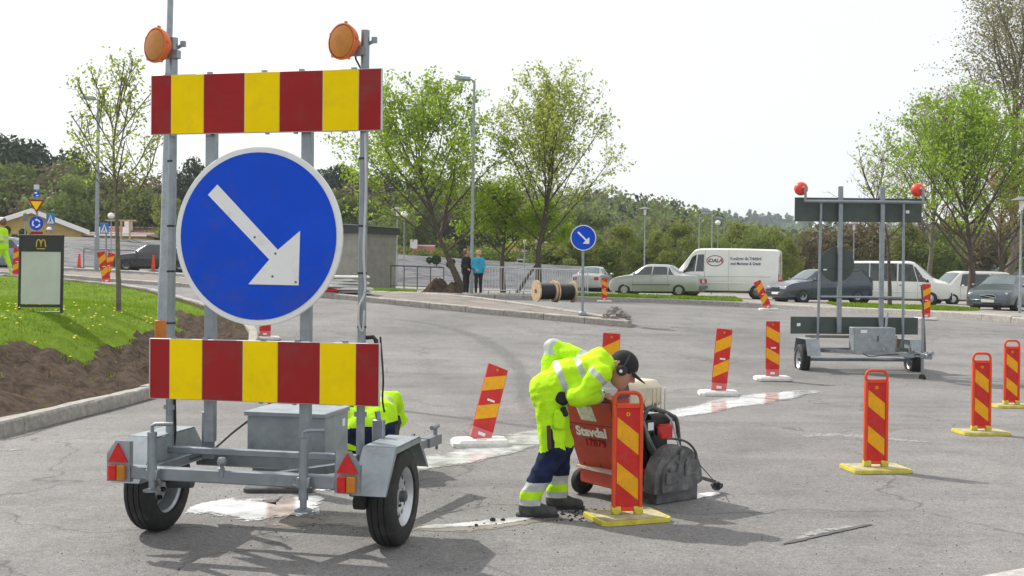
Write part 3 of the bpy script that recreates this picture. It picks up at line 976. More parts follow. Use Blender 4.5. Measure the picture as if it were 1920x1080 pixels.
        m.box((lx + .075, -.075, lz - .05), (.10, .05, .05)); m.tube([(px - .02, -.05, lz - .02), (px + .05, -.05, lz + .015)], .011, 8); m.box((px + .05, -.05, lz + .018), (.03, .02, .035))
        m.obj('bracket', GALV, hp)
        m = MB(); m.tube([o - fx * .1, o - fx * .1 + Vector((0, .02, -.08)), Vector((lx + .09, -.04, lz - .16)), Vector((lx + .10, -.035, lz - .4))], .006, 6); m.obj('lamp_cable', BLACKP, hp, True)
    # battery box
    m = MB(); m.box((-.121, .71, .495), (.55, .42, .35), bev=.004); bx = part('battery_box', m, GALVP)
    m = MB(); m.box((-.121, .70, .684), (.575, .455, .03), bev=.004); m.obj('lid', GALVP, bx)
    m = MB(); m.box((.1565, .83, .60), (.003, .05, .05)); m.obj('sticker', SIGNWHITE, bx)
    m = MB(); m.box((-.41, .60, .585), (.04, .05, .04), bev=.006); m.obj('socket', M('socket_blue', (.03, .06, .13), .5), bx)
    m = MB(); m.box((-.121, .71, .30), (.5, .36, .04)); m.obj('box_tray', GALV, bx)
    # cables
    m = MB(); P = catmull([(-.40, .58, .64), (-.47, .45, .56), (-.52, .2, .46), (-.60, .02, .44), (-.64, -.02, .47), (-.618, -.04, .62), (-.612, -.06, .84)], 8); m.tube(P, .0075, 7); part('cable', m, BLACKP, sm=True)
    m = MB(); P = catmull([(.625, -.09, 2.45), (.632, -.09, 2.1), (.622, -.09, 1.75), (.632, -.09, 1.52), (.60, -.10, 1.42), (.60, -.10, 1.32), (.62, -.09, 1.28), (.628, -.09, 1.40)], 8); m.tube(P, .007, 6); part('cable', m, M('grey_cable', (.5, .5, .5), .5), sm=True)
    m = MB(); P = catmull([(.70, .0, 1.24), (.72, .0, 1.0), (.70, .05, .86), (.71, .06, .78)], 6); m.tube(P, .006, 6); m.tube([(.60, -.03, 1.235), (.665, -.03, 1.24), (.68, -.02, 1.22), (.685, -.02, 1.16)], .014, 8); part('cable', m, BLACKP, sm=True)
    return T
near_trailer()

# ------------------------------------------------------------------ far sign trailer seen from behind
def far_trailer():
    y0 = 18.15
    k = F / y0
    def X(px): return (px - 1612) / k
    def Z(py, px=1612): return (CAMZ - (py - 515 - ROLL * (px - 960)) / k)
    T = thing('sign_trailer', 'smaller sign trailer seen from behind with dark green backs and red lamps', 'trailer', (gx(1612, y0), y0, 0), math.radians(1.0))
    def part(name, mb, mat, parent=T, sm=False):
        return mb.obj(name, mat, parent, sm)
    for s, px in ((-1, 1509), (1, 1719)):
        wheel(T, (X(px), 0.1, .255), (s, 0, 0), .255, .15, .155, holes=10)
        m = MB(); xc = X(px + 8 * -s)
        xa, xb = xc - .11, xc + .11
        prof = [(-.34, .34), (-.22, .60), (.36, .60), (.48, .36)]
        for (ya, za), (yb, zb) in zip(prof[:-1], prof[1:]):
            d = Vector((0, yb - ya, zb - za)).normalized(); nn = Vector((0, -d.z, d.y)) * .006
            m.prism([Vector((xa, ya, za)), Vector((xb, ya, za)), Vector((xb, yb, zb)), Vector((xa, yb, zb))], (0, 0, 0), nn)
        m.prism([(X(px) - s * .115, *p) for p in prof], (0, 0, 0), (s * .004, 0, 0))
        part('mudguard', m, GALVP)
    m = MB(); m.tube([(X(1520), .1, .26), (X(1708), .1, .26)], .03, 8); part('axle', m, GALV)
    # A frame towards the camera
    jx, jy = X(1690), -1.0
    m = MB(); m.bar((X(1530), .0, .42), (jx - .1, jy + .12, .40), .05, .06); part('drawbar', m, GALV)
    m = MB(); m.bar((X(1710), .0, .42), (jx, jy, .40), .05, .06); part('drawbar', m, GALV)
    m = MB(); m.box((X(1614), .05, .43), (X(1715) - X(1520), .05, .06)); part('cross_beam', m, GALV)
    m = MB(); m.box((X(1614), .45, .62), (X(1712) - X(1535), .05, .05)); part('cross_beam', m, GALV)
    m = MB(); m.box((jx, jy - .1, .41), (.10, .25, .08), bev=.01); m.tube([(jx, jy - .15, .45), (jx + .02, jy - .3, .47)], .03, 8); part('hitch', m, GALV, sm=True)
    m = MB(); m.tube([(X(1690), jy + .05, .10), (X(1690), jy + .05, 1.0)], .022, 10); part('jockey_stem', m, GALV, sm=True)
    m = MB(); m.lathe([(0.001, -.03), (.05, -.03), (.06, 0), (.05, .03), (0.001, .03)], 16, (X(1688), jy - .0, .062), (1, .3, 0)); part('jockey_wheel', m, RUBBER, sm=True)
    m = MB(); m.tube([(X(1706), jy + .3, .45), (X(1702), jy + .3, 1.06), (X(1697), jy + .28, 1.5)], .016, 8); part('winch_rod', m, STEELD, sm=True)
    m = MB(); m.tube([(X(1640), -.45, .44), (X(1655), -.25, 1.05)], .02, 8); part('strut', m, GALV)
    # masts
    for px, w in ((1574, .07), (1653, .07)):
        m = MB(); m.box((X(px), 0, (Z(625) + Z(350)) / 2), (w, .06, Z(350) - Z(625)), bev=.004); part('inner_mast', m, GALV)
    for px, zb in ((1537, .6), (1692, .45)):
        m = MB(); m.tube([(X(px) - (.03 if px < 1600 else -.02), -.02, zb), (X(px), -.02, Z(378))], .022, 10); part('outer_mast', m, GALV, sm=True)
    m = MB(); m.tube([(X(1537), -.03, Z(557)), (X(1690), -.03, Z(557))], .018, 8); part('cross_tube', m, GALV, sm=True)
    m = MB(); m.tube([(X(1505), -.07, Z(379)), (X(1728), -.07, Z(379))], .028, 10); part('lamp_rail', m, GALV, sm=True)
    # boards: front faces away from the camera
    for (a, b, c, d), stick in (((1490, 1730, 371, 416), (1703, 396)), ((1485, 1726, 595, 627), (1500, 610))):
        m = MB(); m.box((X((a + b) / 2), .07, (Z(c) + Z(d)) / 2), (X(b) - X(a), .02, Z(c) - Z(d)), bev=.003); bd = part('board', m, GREENBACK)
        n = 7
        for i in range(n):
            s = MB(); xa = X(a) + (X(b) - X(a)) * i / n; xb = X(a) + (X(b) - X(a)) * (i + 1) / n
            s.add([(xb - .002, .0815, Z(d) + .005), (xa + .002, .0815, Z(d) + .005), (xa + .002, .0815, Z(c) - .005), (xb - .002, .0815, Z(c) - .005)], [(0, 1, 2, 3)])
            s.obj('stripe', SIGNYEL if i % 2 else SIGNRED, bd, fix=False)
        s = MB(); s.box((X(stick[0]), .058, Z(stick[1])), (.06, .003, .05)); s.obj('sticker', SIGNWHITE, bd)
    cx, cz = X(1571), Z(496)
    m = MB(); m.lathe([(0.001, 0), (.283, 0), (.29, .004), (.29, .018), (0.001, .018)], 48, (cx, .06, cz), (0, 1, 0)); ds = part('arrow_disc', m, GREENBACK)
    m = MB(); m.lathe([(0.001, 0), (.27, 0)], 48, (cx, .081, cz), (0, 1, 0)); m.obj('blue_face', SIGNBLUE, ds, fix=False)
    m = MB(); m.box((cx - .2, .055, cz - .09), (.06, .003, .025)); m.obj('sticker', SIGNWHITE, ds)
    for px, py, hx in ((1500, 354, 1505), (1720, 356, 1726)):
        o = Vector((X(px), .02, Z(py, px)))
        m = MB(); m.lathe([(0.001, -.09), (.05, -.085), (.095, -.05), (.112, -.01), (.112, .02), (.10, .022)], 28, o, (.1, 1, 0)); lp = part('warning_lamp', m, REDLAMP, sm=True)
        m = MB(); m.lathe([(.10, .02), (.07, .045), (0.001, .055)], 28, o, (.1, 1, 0)); m.obj('lens', AMBER, lp, True)
        m = MB(); m.tube([(o.x, -.10, o.z + .02), (o.x + .03, -.10, o.z), (X(hx), -.09, Z(368)), (X(hx), -.07, Z(380))], .022, 8); m.obj('bracket', GALVP, lp, True)
    m = MB(); m.box((X(1625), -.30, (Z(612) + Z(661)) / 2), (X(1663) - X(1588), .30, Z(612) - Z(661)), bev=.01); bx = part('battery_box', m, GALVP)
    m = MB(); m.box((X(1604), -.452, Z(619)), (.1, .003, .05)); m.obj('sticker', SIGNWHITE, bx)
    m = MB(); m.box((X(1630), -.455, Z(632)), (.02, .015, .09)); m.obj('latch', STEELD, bx)
    m = MB(); m.box((X(1680), .1, .50), (.10, .10, .26)); part('wooden_block', m, WOODL)
    m = MB(); P = catmull([(X(1600), -.4, .44), (X(1610), -.55, .36), (X(1640), -.7, .40), (X(1688), -.9, .42)], 6); m.tube(P, .008, 6); part('cable', m, BLACKP, sm=True)
REDLAMP = M('red_lamp_housing', (0.72, 0.06, 0.03), 0.4, 0, 0.12, 8)
far_trailer()

# ------------------------------------------------------------------ traffic baffles
def stripes_mesh(w, z0, z1, up, y, face=-1, first=.06, dz=.16, slope=.75):
    """diagonal yellow bars on a red face; returned as clipped quads"""
    out = []
    k = 0
    z = z0 - slope * w
    return out

def clip_poly(poly, fn):
    out = []
    for a, b in zip(poly, poly[1:] + poly[:1]):
        fa, fb = fn(a), fn(b)
        if fa >= 0: out.append(a)
        if (fa < 0) != (fb < 0):
            t = fa / (fa - fb)
            out.append((a[0] + (b[0] - a[0]) * t, a[1] + (b[1] - a[1]) * t))
    return out

BAF = {}
def framed_baffle_meshes():
    W, H, zb = .205, .80, .055
    hw = W / 2
    m = MB()                                             # frame with carry handle
    m.box((-hw + .012, 0, zb + .35), (.024, .036, .70), bev=.004); m.box((hw - .012, 0, zb + .35), (.024, .036, .70), bev=.004)
    m.box((0, 0, zb + .012), (W - .05, .034, .024), bev=.003); m.box((0, 0, zb + .70), (W - .05, .034, .03), bev=.003)
    P = catmull([(-hw + .012, 0, zb + .70), (-hw + .014, 0, zb + .75), (-hw + .04, 0, zb + .783), (0, 0, zb + .787), (hw - .04, 0, zb + .783), (hw - .014, 0, zb + .75), (hw - .012, 0, zb + .70)], 5)
    m.tube(P, .0135, 8)
    BAF['a_frame'] = m.mesh('frame', BAFORANGE, True)
    m = MB(); m.box((0, 0, zb + .356), (W - .044, .018, .668)); BAF['a_panel'] = m.mesh('panel', BAFRED)
    m = MB()
    for s in (-1, 1):
        for c in (.20, .50):
            x0, x1 = -hw + .03, hw - .03
            lo, hi = zb + c - .07, zb + c + .07
            sh = .058
            q = [(x0, lo + sh), (x1, lo - sh), (x1, hi - sh), (x0, hi + sh)]
            q = [(x, s * .0105, z) for x, z in q]
            m.add(q if s < 0 else q[::-1], [(0, 1, 2, 3)])
    BAF['a_bar'] = m.mesh('stripe', BAFYEL, fix=False)
    m = MB(); m.lathe([(.014, 0), (.014, .004), (.006, .004)], 12, (.0, -.0105, zb + .645), (0, -1, 0)); BAF['a_dot'] = m.mesh('eyelet', BAFYEL)
    m = MB()
    m.tube([(-.03, 0, .062), (.03, 0, .062)], .026, 12); m.box((0, 0, .05), (.05, .05, .04), bev=.008)
    BAF['a_lug'] = m.mesh('lug', BASEYEL, True)
    m = MB()
    m.tube([(.026, 0, .062), (.033, 0, .062)], .013, 10)
    BAF['a_bolt'] = m.mesh('bolt', BLACKP)
    m = MB(); hx, hy = .25, .18
    pl = [(-hx + .03, -hy), (hx - .03, -hy), (hx, -hy + .03), (hx, hy - .03), (hx - .03, hy), (-hx + .03, hy), (-hx, hy - .03), (-hx, -hy + .03)]
    m.prism([(x, y, .003) for x, y in pl], (0, 0, 0), (0, 0, .028)); BAF['a_base'] = m.mesh('base', BASEYEL)
    m = MB(); m.add([(x * .92, y * .90, .0335) for x, y in pl], [tuple(range(8))]); BAF['a_top'] = m.mesh('base_top', BASEYELTOP)
def slab_baffle_meshes():
    W, H, zb = .215, .86, .05
    hw = W / 2
    m = MB(); m.box((0, 0, zb + .12 + (H - .12) / 2), (W, .022, H - .12), bev=.006); BAF['b_panel'] = m.mesh('panel', BAFRED)
    m = MB(); m.box((0, 0, zb + .06), (W * .96, .026, .12), bev=.004); BAF['b_foot'] = m.mesh('foot', BASEPINK)
    for kind in (1, -1):
        m = MB()
        for s in (-1, 1):
            for c in (.32, .655):
                x0, x1 = -hw + .006, hw - .006
                lo, hi = zb + c - .08, zb + c + .08
                sh = .055 * kind
                q = [(x0, lo - sh), (x1, lo + sh), (x1, hi + sh), (x0, hi - sh)]
                q = [(x, s * .0125, z) for x, z in q]
                m.add(q if s < 0 else q[::-1], [(0, 1, 2, 3)])
        BAF['b_bar%d' % kind] = m.mesh('stripe', BAFYEL, fix=False)
    m = MB(); m.lathe([(.012, 0), (.012, .004), (.005, .004)], 12, (0, -.012, zb + H - .05), (0, -1, 0)); BAF['b_dot'] = m.mesh('eyelet', BAFYEL)
    m = MB(); m.box((0, -.0135, zb + .06), (.07, .003, .035)); m.box((0.01, -.0128, zb + .45), (.075, .002, .022)); BAF['b_stick'] = m.mesh('sticker', SIGNWHITE)
    m = MB()
    hx, hy = .27, .17
    pl = [(-hx + .05, -hy), (hx - .05, -hy), (hx, -hy + .05), (hx, hy - .05), (hx - .05, hy), (-hx + .05, hy), (-hx, hy - .05), (-hx, -hy + .05)]
    vs = [(x, y, .004) for x, y in pl] + [(x, y, .04) for x, y in pl] + [(x * .9, y * .86, .066) for x, y in pl]
    fs = [tuple(range(8))[::-1], tuple(range(16, 24))]
    for r in (0, 8):
        fs += [(r + i, r + (i + 1) % 8, r + 8 + (i + 1) % 8, r + 8 + i) for i in range(8)]
    m.add(vs, fs); BAF['b_base'] = m.mesh('base', BASEWHITE)
    m = MB(); m.box((0, -.10, .0665), (.1, .025, .004)); m.box((0, .10, .0665), (.1, .025, .004)); BAF['b_slot'] = m.mesh('grip_slot', BLACKP)
framed_baffle_meshes(); slab_baffle_meshes()

def framed_baffle(px, py, rz, label, base_rz=0.0, lean=0.0, at=None):
    p = at or gp(px, py)
    T = thing('traffic_baffle', label, 'traffic baffle', (p.x, p.y, p.z), rz, 'orange framed baffles on yellow bases')
    for s in (-1, 1):
        link('bolt', BAF['a_bolt'], link('lug', BAF['a_lug'], T, (s * .075, 0, 0)))
    for k, n in (('a_frame', 'frame'), ('a_base', 'base')):
        o = link(n, BAF[k], T)
        if n == 'base':
            o.rotation_euler.z = base_rz
            link('base_top', BAF['a_top'], o)
        if n == 'frame':
            q = link('panel', BAF['a_panel'], o); link('stripe', BAF['a_bar'], o); link('eyelet', BAF['a_dot'], o)
    return T
def slab_baffle(px, py, rz, label, side=0.0, back=0.0, kind=1, lift=0.0, at=None, base_rz=0.0):
    p = at or gp(px, py, lift)
    T = thing('traffic_baffle', label, 'traffic baffle', (p.x, p.y, p.z), rz, 'slab baffles on white bases')
    b = link('base', BAF['b_base'], T); b.rotation_euler.z = base_rz
    link('grip_slot', BAF['b_slot'], b)
    o = link('panel', BAF['b_panel'], T)
    R = Matrix.Translation((0, 0, .055)) @ Matrix.Rotation(math.radians(side), 4, 'Y') @ Matrix.Rotation(math.radians(back), 4, 'X') @ Matrix.Translation((0, 0, -.055))
    o.matrix_local = R
    link('stripe', BAF['b_bar%d' % kind], o); link('eyelet', BAF['b_dot'], o); link('foot', BAF['b_foot'], o); link('sticker', BAF['b_stick'], o)
    return T
framed_baffle(1175, 973, math.radians(8), 'orange framed baffle beside the bending worker and red saw', math.radians(12))
framed_baffle(1641, 882, math.radians(4), 'orange framed baffle standing alone in front of the far trailer', math.radians(4))
framed_baffle(1839, 813, math.radians(2), 'orange framed baffle between the lone one and the outermost one', math.radians(2))
framed_baffle(1896, 763, math.radians(2), 'orange framed baffle cut by the right border, outermost of its row', math.radians(2))
_hb = framed_baffle(527, 916, math.radians(3), 'orange framed baffle hidden behind the battery box of the big trailer', math.radians(0))
for _o in _hb.children_recursive:                          # this one stands on a dark rubber plate
    if _o.name.split('.')[0] in ('base', 'base_top'):
        _o.data = _o.data.copy(); _o.data.materials.clear(); _o.data.materials.append(STEELD)
slab_baffle(900, 835, math.radians(10), 'tilted slab baffle on white base beside the slurry band', side=21, back=-36)
slab_baffle(1347, 741, math.radians(0), 'slab baffle leaning slightly, at the end of the slurry band', side=5)
slab_baffle(1448, 713, math.radians(2), 'upright slab baffle left of the far trailer wheels', kind=-1)
slab_baffle(1139, 745, math.radians(0), 'slab baffle showing only its top behind the cap of the worker', side=3, at=gp(1139, 762))
slab_baffle(1133, 566, math.radians(6), 'upright slab baffle between the small arrow sign and silver saloon', kind=-1, base_rz=.2)
slab_baffle(871, 547, math.radians(4), 'leaning slab baffle in front of the two women', side=14)
slab_baffle(1441, 582, math.radians(2), 'slab baffle bent far to the left in front of the white van', side=-24)
slab_baffle(1462, 562, math.radians(4), 'slab baffle on the verge behind the bent one', side=3, kind=1, lift=.17)
slab_baffle(1736, 600, math.radians(-4), 'slab baffle against the kerb right of the far trailer')
slab_baffle(497, 637, math.radians(4), 'slab baffle mostly hidden by the blue disc, only its foot showing')
slab_baffle(201, 534, math.radians(4), 'slab baffle leaning left, lower of the crossed pair', side=-12)
slab_baffle(196, 520, math.radians(4), 'slab baffle leaning right, upper of the crossed pair', side=14, at=gp(197, 527))
slab_baffle(30, 506, math.radians(4), 'slab baffle beside the walking worker and dark advertising board', side=3, at=gp(30, 524))
# ------------------------------------------------------------------ continuous bodies from blended tapered capsules
def sdf_mesh(name, caps, ells, mats, pick, voxel=0.01, k=0.03, wrinkle=0.0, wfreq=30.0, calm=None):
    """caps: (key, p0, p1, r0, r1[, squash]) ; ells: (key, centre, radii, rotation) ; pick(key, t, point) -> material index"""
    P = np.array([c[1] for c in caps] + [c[2] for c in caps] + [e[1] for e in ells], dtype=float)
    rm = max([max(c[3], c[4]) for c in caps] + [max(e[2]) for e in ells] + [0.05]) + 2 * voxel + k
    lo, hi = P.min(0) - rm, P.max(0) + rm
    dims = np.ceil((hi - lo) / voxel).astype(int) + 1
    f = np.full(dims, 1.0, dtype=np.float32)
    def block(a, b, r):
        i0 = np.maximum(((np.minimum(a, b) - r - lo) / voxel).astype(int), 0)
        i1 = np.minimum(((np.maximum(a, b) + r - lo) / voxel).astype(int) + 2, dims)
        sl = tuple(slice(i0[q], i1[q]) for q in range(3))
        g = np.meshgrid(*[lo[q] + voxel * np.arange(i0[q], i1[q]) for q in range(3)], indexing='ij')
        return sl, np.stack(g, -1)
    def dcap(X, c):
        p0, p1 = np.array(c[1], float), np.array(c[2], float)
        d = p1 - p0; L2 = max(d @ d, 1e-9)
        t = np.clip(((X - p0) @ d) / L2, 0, 1)
        r = c[3] + (c[4] - c[3]) * t
        return np.linalg.norm(X - p0 - t[..., None] * d, axis=-1) - r, t
    def dell(X, e):
        R = np.array(e[3]) if e[3] is not None else np.eye(3)
        Y = (X - np.array(e[1])) @ R
        rad = np.array(e[2])
        q = np.linalg.norm(Y / rad, axis=-1)
        return (q - 1) * rad.min(), q * 0
    def smin(a, b, kk):
        h = np.clip(0.5 + 0.5 * (a - b) / kk, 0, 1)
        return a + (b - a) * h - kk * h * (1 - h)
    for c in caps:
        kk = c[5] if len(c) > 5 else k
        sl, X = block(np.array(c[1], float), np.array(c[2], float), max(c[3], c[4]) + 2 * kk + 2 * voxel)
        d, _ = dcap(X, c); f[sl] = smin(f[sl], d, kk)
    for e in ells:
        kk = e[4] if len(e) > 4 else k
        a = np.array(e[1], float); r = max(e[2]) + 2 * kk + 2 * voxel
        sl, X = block(a, a, r)
        d, _ = dell(X, e); f[sl] = smin(f[sl], d, kk)
    if wrinkle:
        wf2 = wfreq * 1.9
        g = np.meshgrid(*[lo[q] + voxel * np.arange(dims[q]) for q in range(3)], indexing='ij')
        x, y, z = g
        w = np.sin(wfreq * (x + .6 * z) + 3 * np.sin(9 * y + 5 * z)) * np.sin(wfreq * .7 * (z - .4 * x) + 2.5 * np.sin(8 * x - 6 * y)) + .5 * np.sin(wfreq * 1.9 * (y + .5 * z) + 2 * np.sin(14 * x)) + .55 * np.sin(wf2 * (x - .8 * z) + 4 * np.sin(11 * z)) * np.sin(wf2 * .5 * (x + z) + 3 * np.sin(10 * y))
        f += wrinkle * w.astype(np.float32) * (1 if calm is None else calm(x, y, z))
    # surface nets
    s = f < 0
    n = dims - 1
    cnt = np.zeros(n, np.int8)
    for dx in (0, 1):
        for dy in (0, 1):
            for dz in (0, 1):
                cnt += s[dx:dx + n[0], dy:dy + n[1], dz:dz + n[2]]
    act = (cnt > 0) & (cnt < 8)
    ci = np.argwhere(act)
    vid = np.full(n, -1, np.int64); vid[act] = np.arange(len(ci))
    acc = np.zeros((len(ci), 3)); num = np.zeros(len(ci))
    cor = [(a, b, c) for a in (0, 1) for b in (0, 1) for c in (0, 1)]
    for i, a in enumerate(cor):
        for j, b in enumerate(cor):
            if j <= i or sum(abs(a[q] - b[q]) for q in range(3)) != 1: continue
            fa = f[ci[:, 0] + a[0], ci[:, 1] + a[1], ci[:, 2] + a[2]]; fb = f[ci[:, 0] + b[0], ci[:, 1] + b[1], ci[:, 2] + b[2]]
            m = (fa < 0) != (fb < 0)
            t = np.where(m, fa / np.where(m, fa - fb, 1), 0)
            pt = np.array(a)[None] + t[:, None] * (np.array(b) - np.array(a))[None]
            acc[m] += pt[m]; num[m] += 1
    V = lo + voxel * (ci + acc / num[:, None])
    quads = []
    for ax in range(3):
        u, w = (ax + 1) % 3, (ax + 2) % 3
        sl0 = [slice(None)] * 3; sl1 = [slice(None)] * 3
        sl0[ax] = slice(0, -1); sl1[ax] = slice(1, None)
        ch = s[tuple(sl0)] != s[tuple(sl1)]
        e = np.argwhere(ch)
        e = e[(e[:, u] > 0) & (e[:, w] > 0) & (e[:, u] < n[u]) & (e[:, w] < n[w])]
        if not len(e): continue
        def cell(du, dw):
            c = e.copy(); c[:, u] += du; c[:, w] += dw
            return vid[c[:, 0], c[:, 1], c[:, 2]]
        q = np.stack([cell(-1, -1), cell(0, -1), cell(0, 0), cell(-1, 0)], 1)
        fl = ~s[e[:, 0], e[:, 1], e[:, 2]]
        q[fl] = q[fl][:, ::-1]
        quads.append(q)
    Q = np.concatenate(quads)
    Q = Q[(Q >= 0).all(1)]
    # which capsule does each face belong to
    ctr = V[Q].mean(1)
    best = np.full(len(ctr), 9.0); key = np.zeros(len(ctr), int); tt = np.zeros(len(ctr))
    allp = list(caps) + list(ells)
    for i, c in enumerate(allp):
        d, t = (dcap if i < len(caps) else dell)(ctr, c)
        m = d < best
        best[m] = d[m]; key[m] = i; tt[m] = t[m]
    mi = [pick(allp[kq][0], t, p) for kq, t, p in zip(key, tt, ctr)]
    return np_mesh(name, V, Q, mats, mi, True)

def rot_y(a):
    c, s = math.cos(a), math.sin(a)
    return [[c, 0, s], [0, 1, 0], [-s, 0, c]]

def hand_caps(key, wrist, direction, palm_n, size=1.0, curl=.5, r=.0095):
    """palm and five bent fingers from a wrist, pointing along direction"""
    w = Vector(wrist); d = Vector(direction).normalized(); n = Vector(palm_n); n = (n - d * n.dot(d)).normalized()
    s = d.cross(n)
    out = []
    for q in (-.025, 0, .025):
        out.append((key, tuple(w + s * q * .6), tuple(w + d * .085 * size + s * q), .016, .014, .012))
    for i, (off, L) in enumerate(((-.034, .062), (-.012, .074), (.011, .070), (.033, .056))):
        a = w + d * .088 * size + s * off
        b = a + (d * math.cos(curl * .6) + n * math.sin(curl * .6)) * L * .5
        c = b + (d * math.cos(curl * 1.7) + n * math.sin(curl * 1.7)) * L * .5
        out.append((key, tuple(a), tuple(b), r, r * .92, .004)); out.append((key, tuple(b), tuple(c), r * .92, r * .8, .004))
    a = w + d * .03 - s * .03
    b = a + (d * .6 - s * .7 + n * .3).normalized() * .04
    c = b + (d * .9 - s * .2 + n * .3).normalized() * .03
    out.append((key, tuple(a), tuple(b), r * 1.1, r, .006)); out.append((key, tuple(b), tuple(c), r, r * .85, .004))
    return out

# ------------------------------------------------------------------ worker bending over the saw
def saw_worker():
    T = thing('person', 'worker in lime hi-vis suit and black cap bending over the saw', 'person', (.255, 7.45, 0), 0)
    J = 'jacket'; L = 'leg'; B = 'boot'; H = 'head'; HND = 'hand'
    caps = []
    # legs (near = -y)
    for (hx, hy), (kx, ky, kz), (ax, ay) in (((.0, -.095), (.03, -.13, .43), (-.115, -.14)), ((.02, .09), (.095, .12, .44), (.075, .13))):
        caps += [(L, (hx, hy, .80), (kx, ky, kz), .100, .083), (L, (kx, ky, kz), (ax, ay, .14), .083, .067, .02), (L, (ax, ay, .14), (ax - .005, ay, .075), .07, .072, .02)]
        caps += [(B, (ax - .03, ay, .05), (ax + .06, ay - .01, .045), .05, .045, .02), (B, (ax + .05, ay - .01, .04), (ax + .145, ay - .02, .036), .045, .036, .02), (B, (ax, ay, .05), (ax, ay, .11), .05, .052, .02)]
    caps += [('hips', (-.01, -.075, .80), (-.01, .075, .80), .108, .108), ('hips', (-.02, -.06, .85), (-.02, .06, .85), .10, .10)]
    caps += [(J, (-.008, -.07, .83), (-.008, .07, .83), .106, .106, .008), (J, (.06, -.10, .80), (.06, .10, .80), .085, .085, .008)]
    # torso
    for s in (-1, 1):
        caps += [(J, (-.02, s * .075, .845), (.13, s * .08, .925), .098, .106), (J, (.13, s * .08, .925), (.31, s * .09, .985), .106, .097)]
    caps += [(J, (.10, 0, .93), (.34, 0, .99), .116, .095), (J, (.33, -.09, .97), (.33, .09, 1.0), .092, .092)]
    caps += [('hood', (.345, -.045, 1.055), (.345, .045, 1.065), .062, .062, .05), ('hood', (.405, -.05, 1.015), (.405, .05, 1.02), .052, .052, .03)]
    # near arm rests on the console, far arm bent with the hand at the back
    caps += [('arm', (.345, -.18, .965), (.185, -.205, .815), .07, .063), ('farm', (.185, -.215, .815), (.33, -.05, .80), .068, .05)]
    caps += [('arm2', (.30, .17, 1.0), (.055, .30, 1.10), .076, .068), ('farm2', (.04, .30, 1.10), (.005, .24, .955), .066, .055)]
    # neck and head
    caps += [('neck', (.40, 0, 1.01), (.455, 0, 1.0), .05, .052, .02)]
    hc = Vector((.50, -.01, .99))
    # head frame: face looks down and forwards
    up = Vector((.62, 0, .785)).normalized(); fw = Vector((.785, 0, -.62)).normalized()
    Rm = [[fw.x, 0, up.x], [0, 1, 0], [fw.z, 0, up.z]]
    hp = lambda a, b, c: tuple(hc + fw * a + Vector((0, b, 0)) + up * c)
    ells = [(H, tuple(hc), (.096, .076, .112), Rm, .01), (H, hp(.035, 0, -.065), (.058, .052, .062), Rm, .03)]
    caps += [(H, hp(.088, 0, .012), hp(.112, 0, -.022), .010, .016, .012),          # nose
             (H, hp(.080, -.03, .03), hp(.080, .03, .03), .016, .016, .015),        # brow
             (H, hp(.083, -.02, -.062), hp(.083, .02, -.062), .010, .010, .008),    # mouth
             (H, hp(.072, 0, -.098), hp(.07, 0, -.10), .026, .026, .02)]            # chin
    caps += hand_caps(HND, (.335, -.045, .80), (.8, .55, .02), (.0, 0, -1), curl=.7)
    caps += hand_caps(HND, (.005, .235, .945), (-.1, -.45, -.9), (.6, -.5, 0), curl=.6)
    mats = [LIME, SILVERT, NAVY, BOOT, SKIN, BLACKC]
    def pick(key, t, p):
        x, y, z = p
        if key == B: return 3
        if key == L:
            if z < .082: return 3
            if z < .125: return 1
            if z < .175: return 0
            if z < .235: return 1
            edge = .455 + .02 * math.sin(30 * x)
            if z < edge: return 2
            if y < -.15 and .44 < z < .60 and abs(x - (.015 + (z - .5) * -.1)) < .02: return 5
            return 0
        if key == 'hips': return 0
        if key == J:
            s = (x - (-.02)) * .93 + (z - .845) * .36
            if .105 < s < .148: return 1
            if .25 < s < .288: return 1
            if s < -.075: return 0
            return 0
        if key == 'arm': return 1 if .06 < t < .24 else 0
        if key == 'arm2': return 1 if (.12 < t < .32 or t > .95) else 0
        if key == 'farm2': return 1 if t < .45 else 0
        if key == 'farm': return 1 if .86 < t < .98 else 0
        if key in (HND,): return 4
        if key in (H, 'neck'): return 4
        return 0
    def calm(x, y, z):
        return ((x < .42) & (z > .1)).astype(np.float32)
    me = sdf_mesh('body', caps, ells, mats, pick, .0085, .028, .0050, 34, calm)
    link('body', me, T)
    # cap with peak
    m = MB()
    N = 20
    for i in range(7):
        pass
    ring = []
    vs, fs = [], []
    for i in range(8):
        ph = i / 7 * math.pi / 2
        for kq in range(N):
            th = 2 * math.pi * kq / N
            rr = math.cos(ph)
            vs.append(Vector(hp(.104 * rr * math.cos(th) - .006, .084 * rr * math.sin(th), .028 + .098 * math.sin(ph))))
    for i in range(7):
        for kq in range(N):
            fs.append((i * N + kq, i * N + (kq + 1) % N, (i + 1) * N + (kq + 1) % N, (i + 1) * N + kq))
    m.add(vs, fs)
    m.add([Vector(hp(.104 * math.cos(2 * math.pi * kq / N) - .006, .084 * math.sin(2 * math.pi * kq / N), z)) for z in (.028, -.002) for kq in range(N)],
          [(kq, (kq + 1) % N, N + (kq + 1) % N, N + kq) for kq in range(N) if not (N * .2 > kq or kq > N * .8)])
    cp = m.obj('cap', BLACKC, T, 'all')
    m = MB(); vs = []; n = 12
    for q in range(2):
        for r_ in (0, 1):
            for i in range(n + 1):
                a = -1.15 + 2.3 * i / n
                ext = .095 * math.cos(a * .9) * r_
                vs.append(Vector(hp(.098 * math.cos(a) - .004 + ext, .082 * math.sin(a) * (1 - .1 * r_), .030 - .022 * r_ - .006 * q + .012 * (1 - (i / n * 2 - 1) ** 2) * r_)))
    f = []
    w = n + 1
